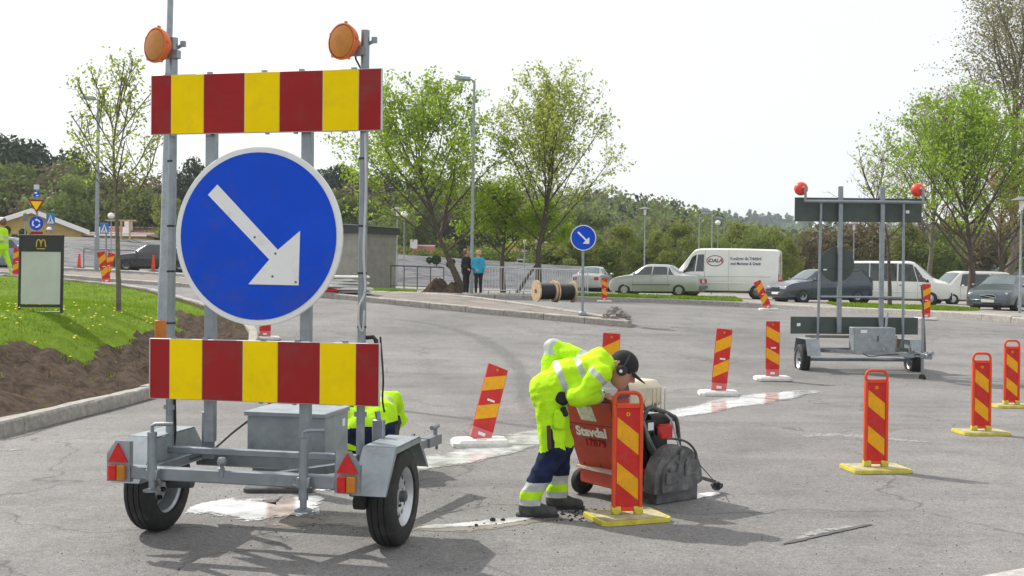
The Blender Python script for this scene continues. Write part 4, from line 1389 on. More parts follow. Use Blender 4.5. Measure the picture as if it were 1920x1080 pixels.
    for i in range(n):
        f += [(i, i + 1, w + i + 1, w + i), (2 * w + i, 3 * w + i, 3 * w + i + 1, 2 * w + i + 1), (w + i, w + i + 1, 3 * w + i + 1, 3 * w + i)]
    m.add(vs, f); m.obj('peak', BLACKC, cp, 'all')
    # hair below the cap at the neck
    m = MB()
    for i in range(60):
        a = rnd.uniform(2.0, 4.28)
        p0 = Vector(hp(.098 * math.cos(a), .08 * math.sin(a), rnd.uniform(-.01, .03)))
        p1 = p0 + Vector((-.015 + rnd.uniform(-.01, .01), rnd.uniform(-.01, .01), rnd.uniform(.0, .02))) - Vector(up) * .045
        m.tube([p0, (p0 + p1) / 2 + Vector((-.008, 0, .006)), p1], [.007, .007, .002], 5)
    m.obj('hair', HAIRBL, T, 'all')
    # ear defenders
    em = MB()
    for s in (-1, 1):
        em.lathe([(0.001, .026), (.026, .026), (.036, .018), (.038, 0), (.034, -.014)], 18, hp(-.004, s * .082, -.012), (0, s, 0))
    P = [Vector(hp(-.004 - .02 * math.sin(a), .102 * math.cos(a), -.012 + .128 * math.sin(a))) for a in np.linspace(0, math.pi, 14)]
    em.tube(P, .006, 6)
    eo = em.obj('ear_defenders', BLACKP, T, True)
    em = MB(); em.lathe([(0.001, .003), (.011, .002), (.012, -.002)], 12, hp(-.008, -.108, -.02), (0, -1, 0)); em.obj('cup_badge', SIGNWHITE, eo)
    em = MB()
    for s in (-1, 1):                                   # eyes
        em.lathe([(0.001, .006), (.008, .004), (.010, 0)], 10, hp(.083, s * .031, .008), fw)
    em.obj('eye', M('eye_dark', (.03, .02, .015), .3), T, True)
    # pouch at the hip, pocket flaps, tool loop
    m = MB(); m.box((.085, -.16, .80), (.10, .07, .085), Matrix.Rotation(.5, 3, 'Y'), bev=.02); m.obj('belt_pouch', BLACKC, T, True)
    m = MB(); m.box((.07, -.205, .66), (.085, .03, .13), Matrix.Rotation(.12, 3, 'Y'), bev=.014); po = m.obj('thigh_pocket', LIME, T, True)
    m = MB(); m.box((.10, -.213, .715), (.04, .028, .07), Matrix.Rotation(-.4, 3, 'Y'), bev=.01); m.obj('pocket_flap', BLACKC, po, True)
    m = MB(); m.box((.0, -.225, .545), (.028, .012, .16), Matrix.Rotation(-.05, 3, 'Y'), bev=.004); m.obj('tool_loop', M('brown_leather', (.07, .035, .02), .7), T, True)
    for ax, ay in ((-.115, -.14), (.075, .13)):
        m = MB()
        pl = [(-.085, -.045), (.09, -.05), (.175, -.045), (.19, -.015), (.175, .02), (.09, .045), (-.085, .045), (-.1, 0)]
        m.prism([(ax + x, ay + y, .0) for x, y in pl], (0, 0, 0), (0, 0, .02)); m.obj('boot_sole', BLACKP, T)
saw_worker()

# ------------------------------------------------------------------ crouching worker behind the trailer
def crouching_worker():
    d = 8.75
    T = thing('person', 'worker in lime and navy crouching behind the big trailer', 'person', (gx(694, d), d, 0), math.radians(97))
    J = 'jacket'
    caps = []
    for s in (-1, 1):
        caps += [('leg', (-.10, s * .10, .32), (.24, s * .17, .38), .105, .085), ('leg', (.24, s * .17, .38), (-.0, s * .15, .11), .08, .064), ('boot', (-.05, s * .15, .05), (.14, s * .17, .04), .05, .04, .02), ('boot', (0, s * .15, .05), (0, s * .15, .12), .05, .055, .02)]
        caps += [(J, (-.12, s * .085, .37), (-.02, s * .10, .48), .122, .12), (J, (-.02, s * .10, .48), (.22, s * .11, .55), .12, .10)]
        caps += [('sl', (.23, s * .20, .58), (.36, s * .25, .40), .072, .06), ('sl', (.36, s * .25, .40), (.50, s * .12, .25), .058, .045)]
        caps += hand_caps('hand', (.51, s * .115, .24), (.6, -s * .3, -.6), (-.5, 0, -.7))
    caps += [(J, (-.10, 0, .40), (.20, 0, .60), .145, .11), ('head', (.27, 0, .62), (.34, 0, .63), .05, .05), ('head', (.46, 0, .56), (.47, 0, .54), .013, .015, .01)]
    ells = [('head', (.39, 0, .62), (.09, .078, .11), rot_y(1.0), .02), ('hair', (.375, 0, .645), (.095, .083, .10), rot_y(1.0), .01)]
    mats = [LIME, SILVERT, NAVY, BOOT, SKIN, BLACKC]
    def pick(key, t, p):
        x, y, z = p
        if key == J:
            if z < .425 - .12 * y: return 2
            if .06 < x < .11: return 1
            return 0
        if key == 'sl': return 0
        if key == 'leg': return 0 if (y > 0 and z < .33 and z > .2) else 5
        if key == 'boot': return 3
        if key == 'hair': return 5
        return 4
    link('body', sdf_mesh('body', caps, ells, mats, pick, .0115, .04, .005, 30), T)
crouching_worker()

# ------------------------------------------------------------------ standing people far off
def stander(label, loc, rz, h, cols, hair=None, stride=0.0, arms=.1, cap=None, longhair=True, group=None, voxel=.02, bands=False):
    """cols: top, trousers, shoes materials"""
    T = thing('person', label, 'person', loc, rz, group)
    s = h / 1.72
    S = lambda *p: tuple(q * s for q in p)
    caps = []
    for sd in (-1, 1):
        st = stride * sd
        caps += [('leg', S(0, sd * .09, .88), S(st * .45, sd * .095, .47), .09 * s, .068 * s), ('leg', S(st * .45, sd * .095, .47), S(st * .9, sd * .10, .10), .066 * s, .05 * s),
                 ('shoe', S(st * .9 - .03, sd * .10, .05), S(st * .9 + .13, sd * .11, .04), .048 * s, .036 * s, .02)]
        caps += [('top', S(0, sd * .09, .88), S(0, sd * .11, 1.32), .135 * s, .115 * s),
                 ('sleeve', S(0, sd * .19, 1.36), S(-.02 - st * .3, sd * .25, 1.08), .062 * s, .052 * s), ('sleeve', S(-.02 - st * .3, sd * .25, 1.08), S(.10 + arms - st * .4, sd * .20, .90 + arms * .8), .05 * s, .038 * s)]
        caps += [('skin', S(.10 + arms - st * .4, sd * .20, .90 + arms * .8), S(.16 + arms - st * .4, sd * .18, .86 + arms * .8), .036 * s, .03 * s, .01)]
        for q in range(4):
            caps.append(('skin', S(.16 + arms - st * .4, sd * (.165 + q * .016), .86 + arms * .8), S(.19 + arms - st * .4, sd * (.16 + q * .016), .80 + arms * .8), .011 * s, .009 * s, .005))
        caps.append(('skin', S(.14 + arms - st * .4, sd * .15, .88 + arms * .8), S(.17 + arms - st * .4, sd * .13, .83 + arms * .8), .013 * s, .01 * s, .005))
    caps += [('top', S(0, -.10, 1.36), S(0, .10, 1.36), .085 * s, .085 * s), ('skin', S(.0, 0, 1.42), S(.01, 0, 1.52), .05 * s, .05 * s, .02)]
    hc = S(.02, 0, 1.60)
    ells = [('skin', hc, (.092 * s, .074 * s, .115 * s), None, .015)]
    caps += [('skin', S(.105, 0, 1.60), S(.118, 0, 1.575), .010 * s, .014 * s, .01), ('skin', S(.10, -.02, 1.535), S(.10, .02, 1.535), .010 * s, .010 * s, .01)]
    if hair is not None:
        ells.append(('hair', S(-.012, 0, 1.62), (.11 * s, .105 * s, .12 * s), None, .01))
        if longhair:
            caps.append(('hair', S(-.06, 0, 1.58), S(-.05, 0, 1.42), .07 * s, .06 * s, .02))
    mats = [cols[0], cols[1], cols[2], SKIN, hair or HAIRB, SILVERT]
    def pick(key, t, p):
        z = p[2] / s
        if key == 'leg':
            if bands and (.16 < z < .21 or .27 < z < .32): return 5
            return 1
        if key == 'shoe': return 2
        if key in ('top', 'sleeve'):
            if key == 'top' and z < .84: return 1
            if bands and (1.0 < z < 1.06 or 1.14 < z < 1.19): return 5
            return 0
        if key == 'hair': return 4 if (p[0] < .075 * s or z > 1.655) else 3
        return 3
    link('body', sdf_mesh('body', caps, ells, mats, pick, voxel, .035, .004, 22), T)
    if cap is not None:
        m = MB(); m.lathe([(.10 * s, 1.645 * s), (.10 * s, 1.68 * s), (.075 * s, 1.73 * s), (.03 * s, 1.75 * s), (0.001, 1.752 * s)], 16, (.01 * s, 0, 0)); m.box((.12 * s, 0, 1.652 * s), (.08 * s, .13 * s, .012 * s)); m.obj('cap', cap, T, True)
    return T
def vz(x, y): return hr(x, y) + .12
CYAN = M('cyan_jacket', (.02, .33, .50), .75, 0, .15, 6, .2, 30)
GREYSHOE = M('pale_shoe', (.45, .45, .45), .7)
_y = 41.3
_x = gx(874, _y); stander('woman in black coat with blond hair beside the one in cyan', (_x, _y, vz(_x, _y)), -.55, 1.72, (BLACKC, BLACKC, GREYSHOE), HAIRB)
_x = gx(897, _y); stander('woman in bright cyan jacket and black trousers by the barrier', (_x, _y, vz(_x, _y)), -1.1, 1.70, (CYAN, BLACKC, GREYSHOE), HAIRBL)
_y = 33.0; _x = gx(4, _y); stander('worker in hi-vis lime walking at the left border', (_x, _y, hr(_x, _y)), math.pi, 1.78, (LIME, LIME, BOOT), HAIRB, stride=.28, longhair=False, cap=WHITEP, bands=True)
_y = 41.0; _x = gx(92, _y); stander('worker in lime with white helmet behind the advertising board', (_x, _y, hr(_x, _y)), -1.3, 1.75, (LIME, NAVY, BOOT), HAIRB, longhair=False, cap=WHITEP, bands=True)
# ------------------------------------------------------------------ floor saw
def floor_saw():
    ang = math.radians(37)
    T = thing('floor_saw', 'red floor saw with cream water tank and grey blade guard', 'saw', (.60, 7.86, 0), ang)
    def part(name, mb, mat, parent=T, sm=False):
        return mb.obj(name, mat, parent, sm)
    # local frame: +x = cutting direction, -y = right side that faces the camera
    hw = .255
    # console cowl, narrow at the foot and leaning back
    m = MB()
    q0 = [(.13, -.19, .185), (.22, -.19, .185), (.20, .20, .185), (.06, .20, .185)]
    q1 = [(-.045, -hw, .745), (.10, -hw, .765), (.085, hw, .765), (-.14, hw, .745)]
    m.add(q0 + q1, [(0, 1, 2, 3)[::-1], (4, 5, 6, 7), (0, 1, 5, 4), (1, 2, 6, 5), (2, 3, 7, 6), (3, 0, 4, 7)])
    cw = part('cowl', m, SAWRED)
    def face(u, v, off=.004):
        """point of the rear face: u across (-1 = camera side), v up"""
        a = Vector(q0[0]).lerp(Vector(q0[3]), (u + 1) / 2); b = Vector(q1[0]).lerp(Vector(q1[3]), (u + 1) / 2)
        return a.lerp(b, v) + Vector((-.943, 0, -.333)) * off
    xd = face(-1, .5) - face(1, .5); ud = face(0, 1) - face(0, 0)
    # seen from behind the saw, the camera side (-y) is on the right hand
    put_text('Stavdal', .10, face(.06, .545, .003), xd, ud, SIGNWHITE, cw, bold=.004)
    m = MB(); p = [face(-.38, .36), face(.34, .36), face(.34, .45), face(-.38, .45)]; m.add(p, [(0, 1, 2, 3)]); m.obj('number_patch', M('patch_red', (.72, .02, .012), .6), cw)
    put_text('17879', .078, face(-.02, .405, .006), xd, ud, M('patch_dark', (.05, .01, .01), .6), cw, bold=.001)
    m = MB(); m.prism([face(-.86, .66, .004), face(.86, .66, .004), face(.88, .965, .004), face(-.88, .965, .004)], (0, 0, 0), Vector((-.943, 0, -.333)) * .006); hp = m.obj('hatch', SAWRED, cw)
    m = MB(); m.prism([face(-.30, .71, .012), face(.28, .71, .012), face(.36, .90, .012), face(-.22, .90, .012)], (0, 0, 0), Vector((-.943, 0, -.333)) * .001); m.obj('notice', M('notice_paper', (.62, .61, .55), .7, 0, .35, 30), hp)
    m = MB()
    for v in (.655, .97):
        m.bar(face(-.88, v, .004), face(.88, v, .004), .008, .008)
    m.obj('hatch_seam', BLACKP, hp)
    # side face lettering, running down
    def side(t, v, off=.004):
        a = Vector(q0[0]).lerp(Vector(q0[1]), t); b = Vector(q1[0]).lerp(Vector(q1[1]), t)
        return a.lerp(b, v) + Vector((0, -1, -.13)).normalized() * off
    put_text('Stavdal', .10, side(.5, .42, .003), side(.5, .2) - side(.5, .8), side(1, .5) - side(0, .5), SIGNWHITE, cw, bold=.003)
    m = MB(); m.lathe([(.012, 0), (.02, 0), (.02, .003), (.012, .003)], 14, side(.45, .80, .003), (0, -1, -.1)); m.obj('badge', BAFYEL, cw)
    m = MB()
    for v in (.66, .70, .74):
        m.box(side(.45, v, .004), (.03, .006, .012))
    m.obj('side_label', M('label_dark_red', (.25, .03, .02), .6), cw)
    # grey instrument panel on top
    m = MB(); a = [(-.06, -hw - .01, .746), (.105, -hw - .01, .766), (.09, hw + .01, .766), (-.155, hw + .01, .746)]; b = [(.0, -hw + .0, .83), (.09, -hw + .0, .87), (.09, hw, .87), (-.02, hw, .83)]
    m.add(a + b, [(0, 1, 2, 3)[::-1], (4, 5, 6, 7), (0, 1, 5, 4), (1, 2, 6, 5), (2, 3, 7, 6), (3, 0, 4, 7)]); pn = part('instrument_panel', m, M('panel_dark_grey', (.06, .062, .068), .55, 0, .25, 12))
    m = MB(); m.box((-.05, -.10, .80), (.02, .10, .012), Matrix.Rotation(-.9, 3, 'Y')); m.obj('panel_label', SIGNWHITE, pn)
    m = MB()
    for yy in (-.18, .0, .1, .18):
        m.lathe([(.014, 0), (.014, .018), (0.001, .02)], 10, (-.065, yy, .775), (-.75, 0, .65))
    m.obj('switch', BLACKP, pn, True)
    # handles
    for s in (-1, 1):
        m = MB(); m.tube([(.05, s * .22, .74), (-.16, s * .22, .78), (-.30, s * .22, .77)], .016, 8); part('handle', m, BLACKP, sm=True)
    # chassis
    m = MB(); m.box((.39, 0, .16), (.70, .40, .12), bev=.01); part('chassis', m, SAWRED)
    m = MB(); m.box((.10, -.0, .215), (.16, .44, .018)); part('step_plate', m, M('dusty_plate', (.50, .40, .33), .8, 0, .3, 12))
    for s in (-1, 1):
        wheel(T, (.10, s * .235, .095), (0, s, 0), .095, .06, .05, (RUBBER, DIRTYGREY), holes=0, hub=False, n=20)
        wheel(T, (.66, s * .20, .08), (0, s, 0), .08, .05, .04, (RUBBER, DIRTYGREY), holes=0, hub=False, n=18)
    # engine
    m = MB(); m.box((.42, .02, .36), (.38, .36, .30), bev=.03); m.box((.46, -.19, .36), (.16, .05, .20), bev=.02)
    for k in range(7):
        m.box((.30 + .035 * k, -.17, .44), (.012, .06, .14))
    en = part('engine', m, ENGBLACK)
    m = MB(); m.tube([(.40, -.13, .55), (.58, -.13, .55)], .06, 14); m.obj('air_filter', ENGBLACK, en, True)
    m = MB(); m.box((.34, -.21, .53), (.09, .05, .09), bev=.01); m.obj('control_box', BLACKP, en)
    m = MB(); m.box((.335, -.237, .535), (.055, .004, .055)); m.obj('gauge', SIGNWHITE, en)
    m = MB(); m.box((.52, -.16, .475), (.15, .12, .12), bev=.02); m.tube([(.49, -.16, .53), (.49, -.16, .56)], .02, 10); m.obj('fuel_tank', M('fuel_tank_red', (.60, .02, .015), .4), en, True)
    m = MB(); m.tube([(.30, .1, .5), (.30, .1, .62), (.38, .12, .64)], .03, 10); m.obj('exhaust', STEELD, en, True)
    # tube cage
    m = MB()
    for s in (-1, 1):
        P = catmull([(.17, s * .23, .22), (.20, s * .24, .45), (.30, s * .24, .66), (.42, s * .235, .645), (.55, s * .23, .60), (.61, s * .23, .54), (.65, s * .23, .24)], 6); m.tube(P, .016, 8)
    m.tube([(.40, -.235, .645), (.40, .235, .645)], .014, 8); m.tube([(.59, -.23, .565), (.59, .23, .565)], .014, 8)
    part('cage', m, M('cage_dark_grey', (.075, .078, .08), .5, .2, .3, 14), sm=True)
    m = MB(); P = catmull([(.24, -.25, .58), (.30, -.27, .42), (.40, -.29, .30), (.48, -.31, .285), (.52, -.32, .34)], 6); m.tube(P, .018, 8); part('water_hose', m, DIRTYGREY, sm=True)
    # cream tank
    m = MB(); m.box((.31, .02, .755), (.40, .46, .21), bev=.05); tk = part('water_tank', m, TANKCREAM, sm=True)
    m = MB(); m.lathe([(.07, .84), (.07, .885), (.062, .89), (0.001, .89)], 22, (.22, -.06, .0)); m.obj('tank_cap', BLACKP, tk, True)
    m = MB()
    for k in range(4):
        m.box((.38 + .04 * k, -.212, .72), (.012, .012, .17), bev=.004)
    m.obj('tank_rib', TANKCREAM, tk)
    m = MB(); m.lathe([(.03, 0), (.034, .012), (.0, .014)], 14, (.32, -.212, .70), (0, -1, 0)); m.obj('drain_plug', TANKCREAM, tk, True)
    # blade guard: rounded hood on the camera side, with flaps
    m = MB()
    cx, cz, R = .46, .16, .235
    prof = [(cx - R * 1.02, .08)] + [(cx + R * math.cos(a) * 1.02, cz + R * 1.05 * math.sin(a)) for a in np.linspace(math.pi, 0, 17)] + [(cx + R * 1.03, .13), (cx + R * .5, .08)]
    out = [(x, -.40, z) for x, z in prof]
    m.prism(out, (0, -.40, 0), (0, -.29, 0))
    inn = [((x - cx) * .78 + cx, -.425, (z - .12) * .78 + .12) for x, z in prof]
    m.prism(inn, (0, -.425, 0), (0, -.395, 0))
    gd = part('blade_guard', m, DIRTYGREY, sm=True)
    m = MB()
    for a in (2.5, 1.9, 1.2, .7):
        x, z = cx + R * .62 * math.cos(a), cz + R * .62 * math.sin(a)
        m.lathe([(.014, 0), (.014, .012), (0.001, .013)], 8, (x, -.426, z), (0, -1, 0))
    m.bar((cx - .05, -.43, .16), (cx + .02, -.43, .38), .05, .012, (0, 1, 0)); m.box((cx + .09, -.432, .25), (.12, .014, .10)); m.box((cx - .11, -.432, .19), (.10, .014, .08))
    m.obj('guard_fitting', DIRTYGREY, gd)
    m = MB(); m.box((cx, -.345, .062), (R * 1.75, .085, .11)); m.obj('rubber_skirt', M('wet_rubber_skirt', (.10, .10, .105), .35, 0, .4, 10), gd)
    m = MB(); m.lathe([(0.001, -.003), (.215, -.003), (.215, .003), (0.001, .003)], 40, (cx, -.345, .175), (0, 1, 0)); m.obj('saw_blade', GALV, gd)
    m = MB(); P = catmull([(.40, -.36, .46), (.46, -.43, .45), (.54, -.435, .41), (.60, -.435, .34), (.60, -.43, .26)], 6); m.tube(P, .009, 6); m.obj('spray_pipe', STEELD, gd, True)
    # bolts, latch, hoses and straps that catch the eye
    m = MB()
    for u, v in ((-.8, .93), (.8, .93), (-.8, .70), (.8, .70), (-.75, .10), (.75, .10), (0, .10), (-.85, .58), (.85, .58)):
        m.lathe([(.009, 0), (.009, .005), (0.001, .006)], 7, face(u, v, .004), (-.943, 0, -.333))
    tag(m.obj('bolt', STEELD, cw), kind='stuff')
    m = MB(); m.tube(catmull([(.16, -.27, .70), (.20, -.30, .55), (.26, -.29, .40), (.34, -.30, .30)], 6), .010, 6); part('fuel_hose', m, BLACKP, sm=True)
    m = MB(); m.tube(catmull([(.44, -.20, .66), (.50, -.27, .58), (.50, -.32, .48), (.46, -.40, .40)], 6), .008, 6); part('water_line', m, M('clear_hose', (.35, .36, .36), .35), sm=True)
    m = MB(); m.tube([(.30, -.28, .20), (.62, -.28, .20)], .014, 8); m.tube([(.62, -.28, .20), (.64, -.28, .34)], .010, 6); part('depth_rod', m, GALV, sm=True)
    # front pointer with its guide roller
    m = MB(); m.bar((.66, -.30, .17), (.93, -.31, .085), .03, .025); pt = part('pointer_arm', m, STEELD)
    m = MB(); m.lathe([(0.001, -.02), (.032, -.02), (.036, 0), (.032, .02), (0.001, .02)], 16, (.955, -.31, .05), (.1, 1, 0)); m.tube([(.955, -.36, .05), (.955, -.26, .05)], .012, 8); m.box((.98, -.33, .055), (.03, .03, .03), bev=.006); m.obj('guide_roller', BLACKP, pt, True)
    m = MB(); m.tube([(.66, -.36, .29), (.93, -.315, .085)], .004, 5); m.obj('pointer_cord', STEELD, pt)
floor_saw()

# crumbs of cut asphalt
m = MB()
CRUMB = M('asphalt_crumb', (.03, .028, .027), .85, 0, .4, 30, .4, 60)
def rock(mb, c, r, rng=rnd):
    vs, fs = [], []
    n = 7
    for i, (ph, rr) in enumerate(((-1.2, .35), (-.4, .9), (.4, .85), (1.2, .35))):
        for k in range(n):
            a = 2 * math.pi * k / n + i * .3
            j = rng.uniform(.75, 1.2)
            vs.append(Vector(c) + Vector((math.cos(a) * rr * j, math.sin(a) * rr * j, math.sin(ph) * j * .75)) * r)
    for i in range(3):
        for k in range(n):
            fs.append((i * n + k, i * n + (k + 1) % n, (i + 1) * n + (k + 1) % n, (i + 1) * n + k))
    fs += [tuple(range(n))[::-1], tuple(3 * n + k for k in range(n))]
    mb.add(vs, fs)
LUMP = ['largest dark asphalt lump on the thin slurry trail', 'second largest dark asphalt lump, just right of the largest', 'dark asphalt lump lying left of the largest one', 'tiny dark crumb just below the largest asphalt lump', 'leftmost tiny dark crumb on the thin slurry trail', 'tiny dark crumb between the leftmost crumb and the largest lump']
for px, py, r in ((924, 978, .022), (943, 977, .016), (893, 987, .014), (930, 984, .009), (880, 989, .007), (908, 983, .008)):
    p = gp(px, py); q = MB(); rock(q, (0, 0, r * .55), r)
    tag(q.obj('asphalt_lump', CRUMB, None, 'all'), LUMP.pop(0), 'rubble', 'asphalt lumps on the slurry trail').location = p
q = MB()
for _ in range(140):
    u = rnd.random(); p = gp(1000 + 150 * u + rnd.uniform(-20, 20), 968 + rnd.uniform(-14, 10)); rock(q, p + Vector((0, 0, .003)), rnd.uniform(.003, .011))
for _ in range(160):
    p = gp(rnd.uniform(380, 1000), rnd.uniform(900, 1000)); rock(q, p + Vector((0, 0, .002)), rnd.uniform(.002, .006))
for _ in range(420):
    p = gp(rnd.uniform(100, 1900), rnd.uniform(760, 1078)); rock(q, p + Vector((0, 0, .002)), rnd.uniform(.0015, .005))
tag(q.obj('grit', CRUMB, None), 'loose dark grit scattered over the carriageway', kind='stuff')
# ------------------------------------------------------------------ road vehicles: lofted shell, arches cut out, glass on the shell
def lerp_row(st, x):
    if x <= st[0][0]: return st[0]
    for a, b in zip(st[:-1], st[1:]):
        if x <= b[0]:
            t = (x - a[0]) / (b[0] - a[0])
            return tuple(p + (q - p) * t for p, q in zip(a, b))
    return st[-1]

def section(r):
    x, zl, zb, zt, wl, wb, wt = r
    return [(x, 0, zl), (x, wl * .9, zl), (x, wl, zl + .05), (x, wb + .035, zl + (zb - zl) * .45), (x, wb + .03, zl + (zb - zl) * .78), (x, wb, zb),
            (x, wt + .0, zt - min(.07, (zt - zb) * .35)), (x, wt - .07, zt - .012), (x, wt * .5, zt + .012), (x, 0, zt + .02)]

def loft(st):
    vs, fs = [], []
    n = len(section(st[0]))
    ring = 2 * n - 2
    for r in st:
        s = section(r)
        vs += s + [(x, -y, z) for x, y, z in s[-2:0:-1]]
    for i in range(len(st) - 1):
        for k in range(ring):
            fs.append((i * ring + k, i * ring + (k + 1) % ring, (i + 1) * ring + (k + 1) % ring, (i + 1) * ring + k))
    fs += [tuple(range(ring))[::-1], tuple((len(st) - 1) * ring + k for k in range(ring))]
    return vs, fs

def car(label, cat, loc, rz, st, paint, wheels, R, windows, screen, rear, extras, name='parked_car', group='parked vehicles', track=.0, wmats=None, holes=0, trim=None, lowtrim=None):
    """st: stations from rear (x=0) to front; wheels: x positions; windows: (xb0, xb1, xt0, xt1)"""
    T = thing(name, label, cat, loc, rz, group)
    fine = []
    for i in range(len(st) - 1):
        p0, p1, p2, p3 = st[max(i - 1, 0)], st[i], st[i + 1], st[min(i + 2, len(st) - 1)]
        k = 5 if p2[0] - p1[0] > .25 else 3
        for q in range(k):
            t = q / k
            row = []
            for c in range(7):
                lin = p1[c] + (p2[c] - p1[c]) * t
                if c == 0: row.append(lin); continue
                d1 = (p2[c] - p0[c]) / max(1e-6, p2[0] - p0[0]) * (p2[0] - p1[0]); d2 = (p3[c] - p1[c]) / max(1e-6, p3[0] - p1[0]) * (p2[0] - p1[0])
                cub = (2 * t ** 3 - 3 * t * t + 1) * p1[c] + (t ** 3 - 2 * t * t + t) * d1 + (-2 * t ** 3 + 3 * t * t) * p2[c] + (t ** 3 - t * t) * d2
                row.append(.3 * lin + .7 * cub)
            fine.append(tuple(row))
    fine.append(st[-1])
    st = fine
    vs, fs = loft(fine)
    m = MB(); m.add(vs, fs)
    wb = lerp_row(st, wheels[0])[5]
    body = m.obj('body', paint, T, True)
    # cut the wheel arches
    cut = MB()
    for x in wheels:
        for s in (-1, 1):
            cut.lathe([(0.001, -.22), (R * 1.2, -.22), (R * 1.2, .3), (0.001, .3)], 28, (x, s * (wb + .02), R * 1.02), (0, s, 0))
    co_ = cut.obj('cutter', BLACKP, None)
    md = body.modifiers.new('b', 'BOOLEAN'); md.object = co_; md.operation = 'DIFFERENCE'; md.solver = 'EXACT'
    bpy.context.view_layer.update()
    ev = body.evaluated_get(bpy.context.evaluated_depsgraph_get())
    me = bpy.data.meshes.new_from_object(ev)
    body.modifiers.clear()
    if len(me.polygons) > 50:
        me.materials.clear(); me.materials.append(paint)
        me.polygons.foreach_set('material_index', [0] * len(me.polygons))
        me.polygons.foreach_set('use_smooth', [True] * len(me.polygons))
        try: me.set_sharp_from_angle(angle=math.radians(32))
        except Exception: pass
        body.data = me
    body.data.name = 'body'
    bpy.data.objects.remove(co_)
    for x in wheels:
        for s in (-1, 1):
            arch = MB(); arch.lathe([(0.001, 0), (R * 1.19, 0), (R * 1.19, .2)], 24, (x, s * (wb - .20), R * 1.02), (0, s, 0))
            arch.obj('arch_lining', BLACKP, T)
    # underside
    m = MB(); L = st[-1][0]
    m.box((L / 2, 0, lerp_row(st, L / 2)[1] + .0), (L * .86, 2 * wb * .82, .10)); m.obj('underside', BLACKP, T)
    def sp(x, a, off=.006):
        """point on the side glasshouse: a = 0 belt, 1 roof edge"""
        s = section(lerp_row(st, x))
        p, q = Vector(s[5]), Vector(s[6])
        d = q - p; nn = Vector((0, d.z, -d.y)).normalized()
        return p.lerp(q, a) + nn * off
    for s in (1, -1):
        for w in windows:
            xb0, xb1, xt0, xt1 = w[:4]
            a0, a1 = (w[4], w[5]) if len(w) > 4 else (.06, .93)
            m = MB(); g = []
            nu, nv = 5, 3
            for j in range(nv):
                a = a0 + (a1 - a0) * j / (nv - 1); t = j / (nv - 1)
                for i in range(nu):
                    x = (xb0 + (xt0 - xb0) * t) + ((xb1 + (xt1 - xb1) * t) - (xb0 + (xt0 - xb0) * t)) * i / (nu - 1)
                    p = sp(x, a); g.append((p.x, p.y * s, p.z))
            m.add(g, [(j * nu + i, j * nu + i + 1, (j + 1) * nu + i + 1, (j + 1) * nu + i) for j in range(nv - 1) for i in range(nu - 1)])
            m.obj('side_window', GLASS, T)
    def tp(x, v, off=.012):
        s = section(lerp_row(st, x)); pts = [s[9], s[8], s[7], s[6]]
        y = abs(v) * (pts[3][1] - .015)
        for p, q in zip(pts[:-1], pts[1:]):
            if y <= q[1] + 1e-6:
                t = (y - p[1]) / max(1e-6, q[1] - p[1]); z = p[2] + (q[2] - p[2]) * t; break
        return (x, math.copysign(y, v), z + off)
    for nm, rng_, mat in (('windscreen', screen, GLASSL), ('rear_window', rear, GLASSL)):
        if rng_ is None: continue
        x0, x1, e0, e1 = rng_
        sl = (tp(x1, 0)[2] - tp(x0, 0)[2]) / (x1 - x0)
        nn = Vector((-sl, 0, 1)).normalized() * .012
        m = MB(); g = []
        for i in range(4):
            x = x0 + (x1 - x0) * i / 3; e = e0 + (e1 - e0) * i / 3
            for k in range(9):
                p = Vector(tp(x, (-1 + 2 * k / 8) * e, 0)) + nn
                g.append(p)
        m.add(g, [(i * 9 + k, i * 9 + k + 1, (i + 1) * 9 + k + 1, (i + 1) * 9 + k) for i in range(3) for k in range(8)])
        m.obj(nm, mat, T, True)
    for x in wheels:
        for s in (-1, 1):
            wheel(T, (x, s * (wb - .06), R), (0, s, 0), R, .19, R * .57, wmats or (RUBBER, RIM), holes=holes, hub=False, n=22)
    for e in extras:
        nm, mat, boxes = e[:3]
        for b in boxes:
            m = MB(); m.box(b[0], b[1], Matrix.Rotation(b[2], 3, 'Z') if len(b) > 2 else None, bev=.012); m.obj(nm, mat, T, True)
    # mirrors, handles
    xm = windows[-1][1] - .08
    s_ = section(lerp_row(st, xm))
    for s in (-1, 1):
        m = MB(); m.box((xm, s * (s_[5][1] + .10), s_[5][2] + .07), (.10, .17, .13), bev=.03); m.obj('mirror', trim or paint, T, True)
    for w in windows[-2:]:
        for s in (-1, 1):
            xx = w[0] + .13; ss = section(lerp_row(st, xx))
            m = MB(); m.box((xx, s * (ss[4][1] + .012), ss[4][2] + .03), (.18, .03, .03), bev=.01); m.obj('door_handle', trim or paint, T)
    # door gaps as thin recessed dark joints
    m = MB()
    gaps = sorted(set([round(w[0] - .03, 3) for w in windows] + [round(windows[-1][1] + .0, 3)]))
    for x in gaps:
        if any(abs(x - wx) < R * 1.25 for wx in wheels): continue
        ss = section(lerp_row(st, x))
        for s in (-1, 1):
            for p, q in zip(ss[2:5], ss[3:6]):
                m.bar((x, s * (p[1] + .001), p[2]), (x, s * (q[1] + .001), q[2]), .008, .006, (1, 0, 0))
    if m.v: m.obj('door_gap', BLACKP, T)
    xs = np.linspace(wheels[0] + R * 1.3, wheels[1] - R * 1.3, 7)
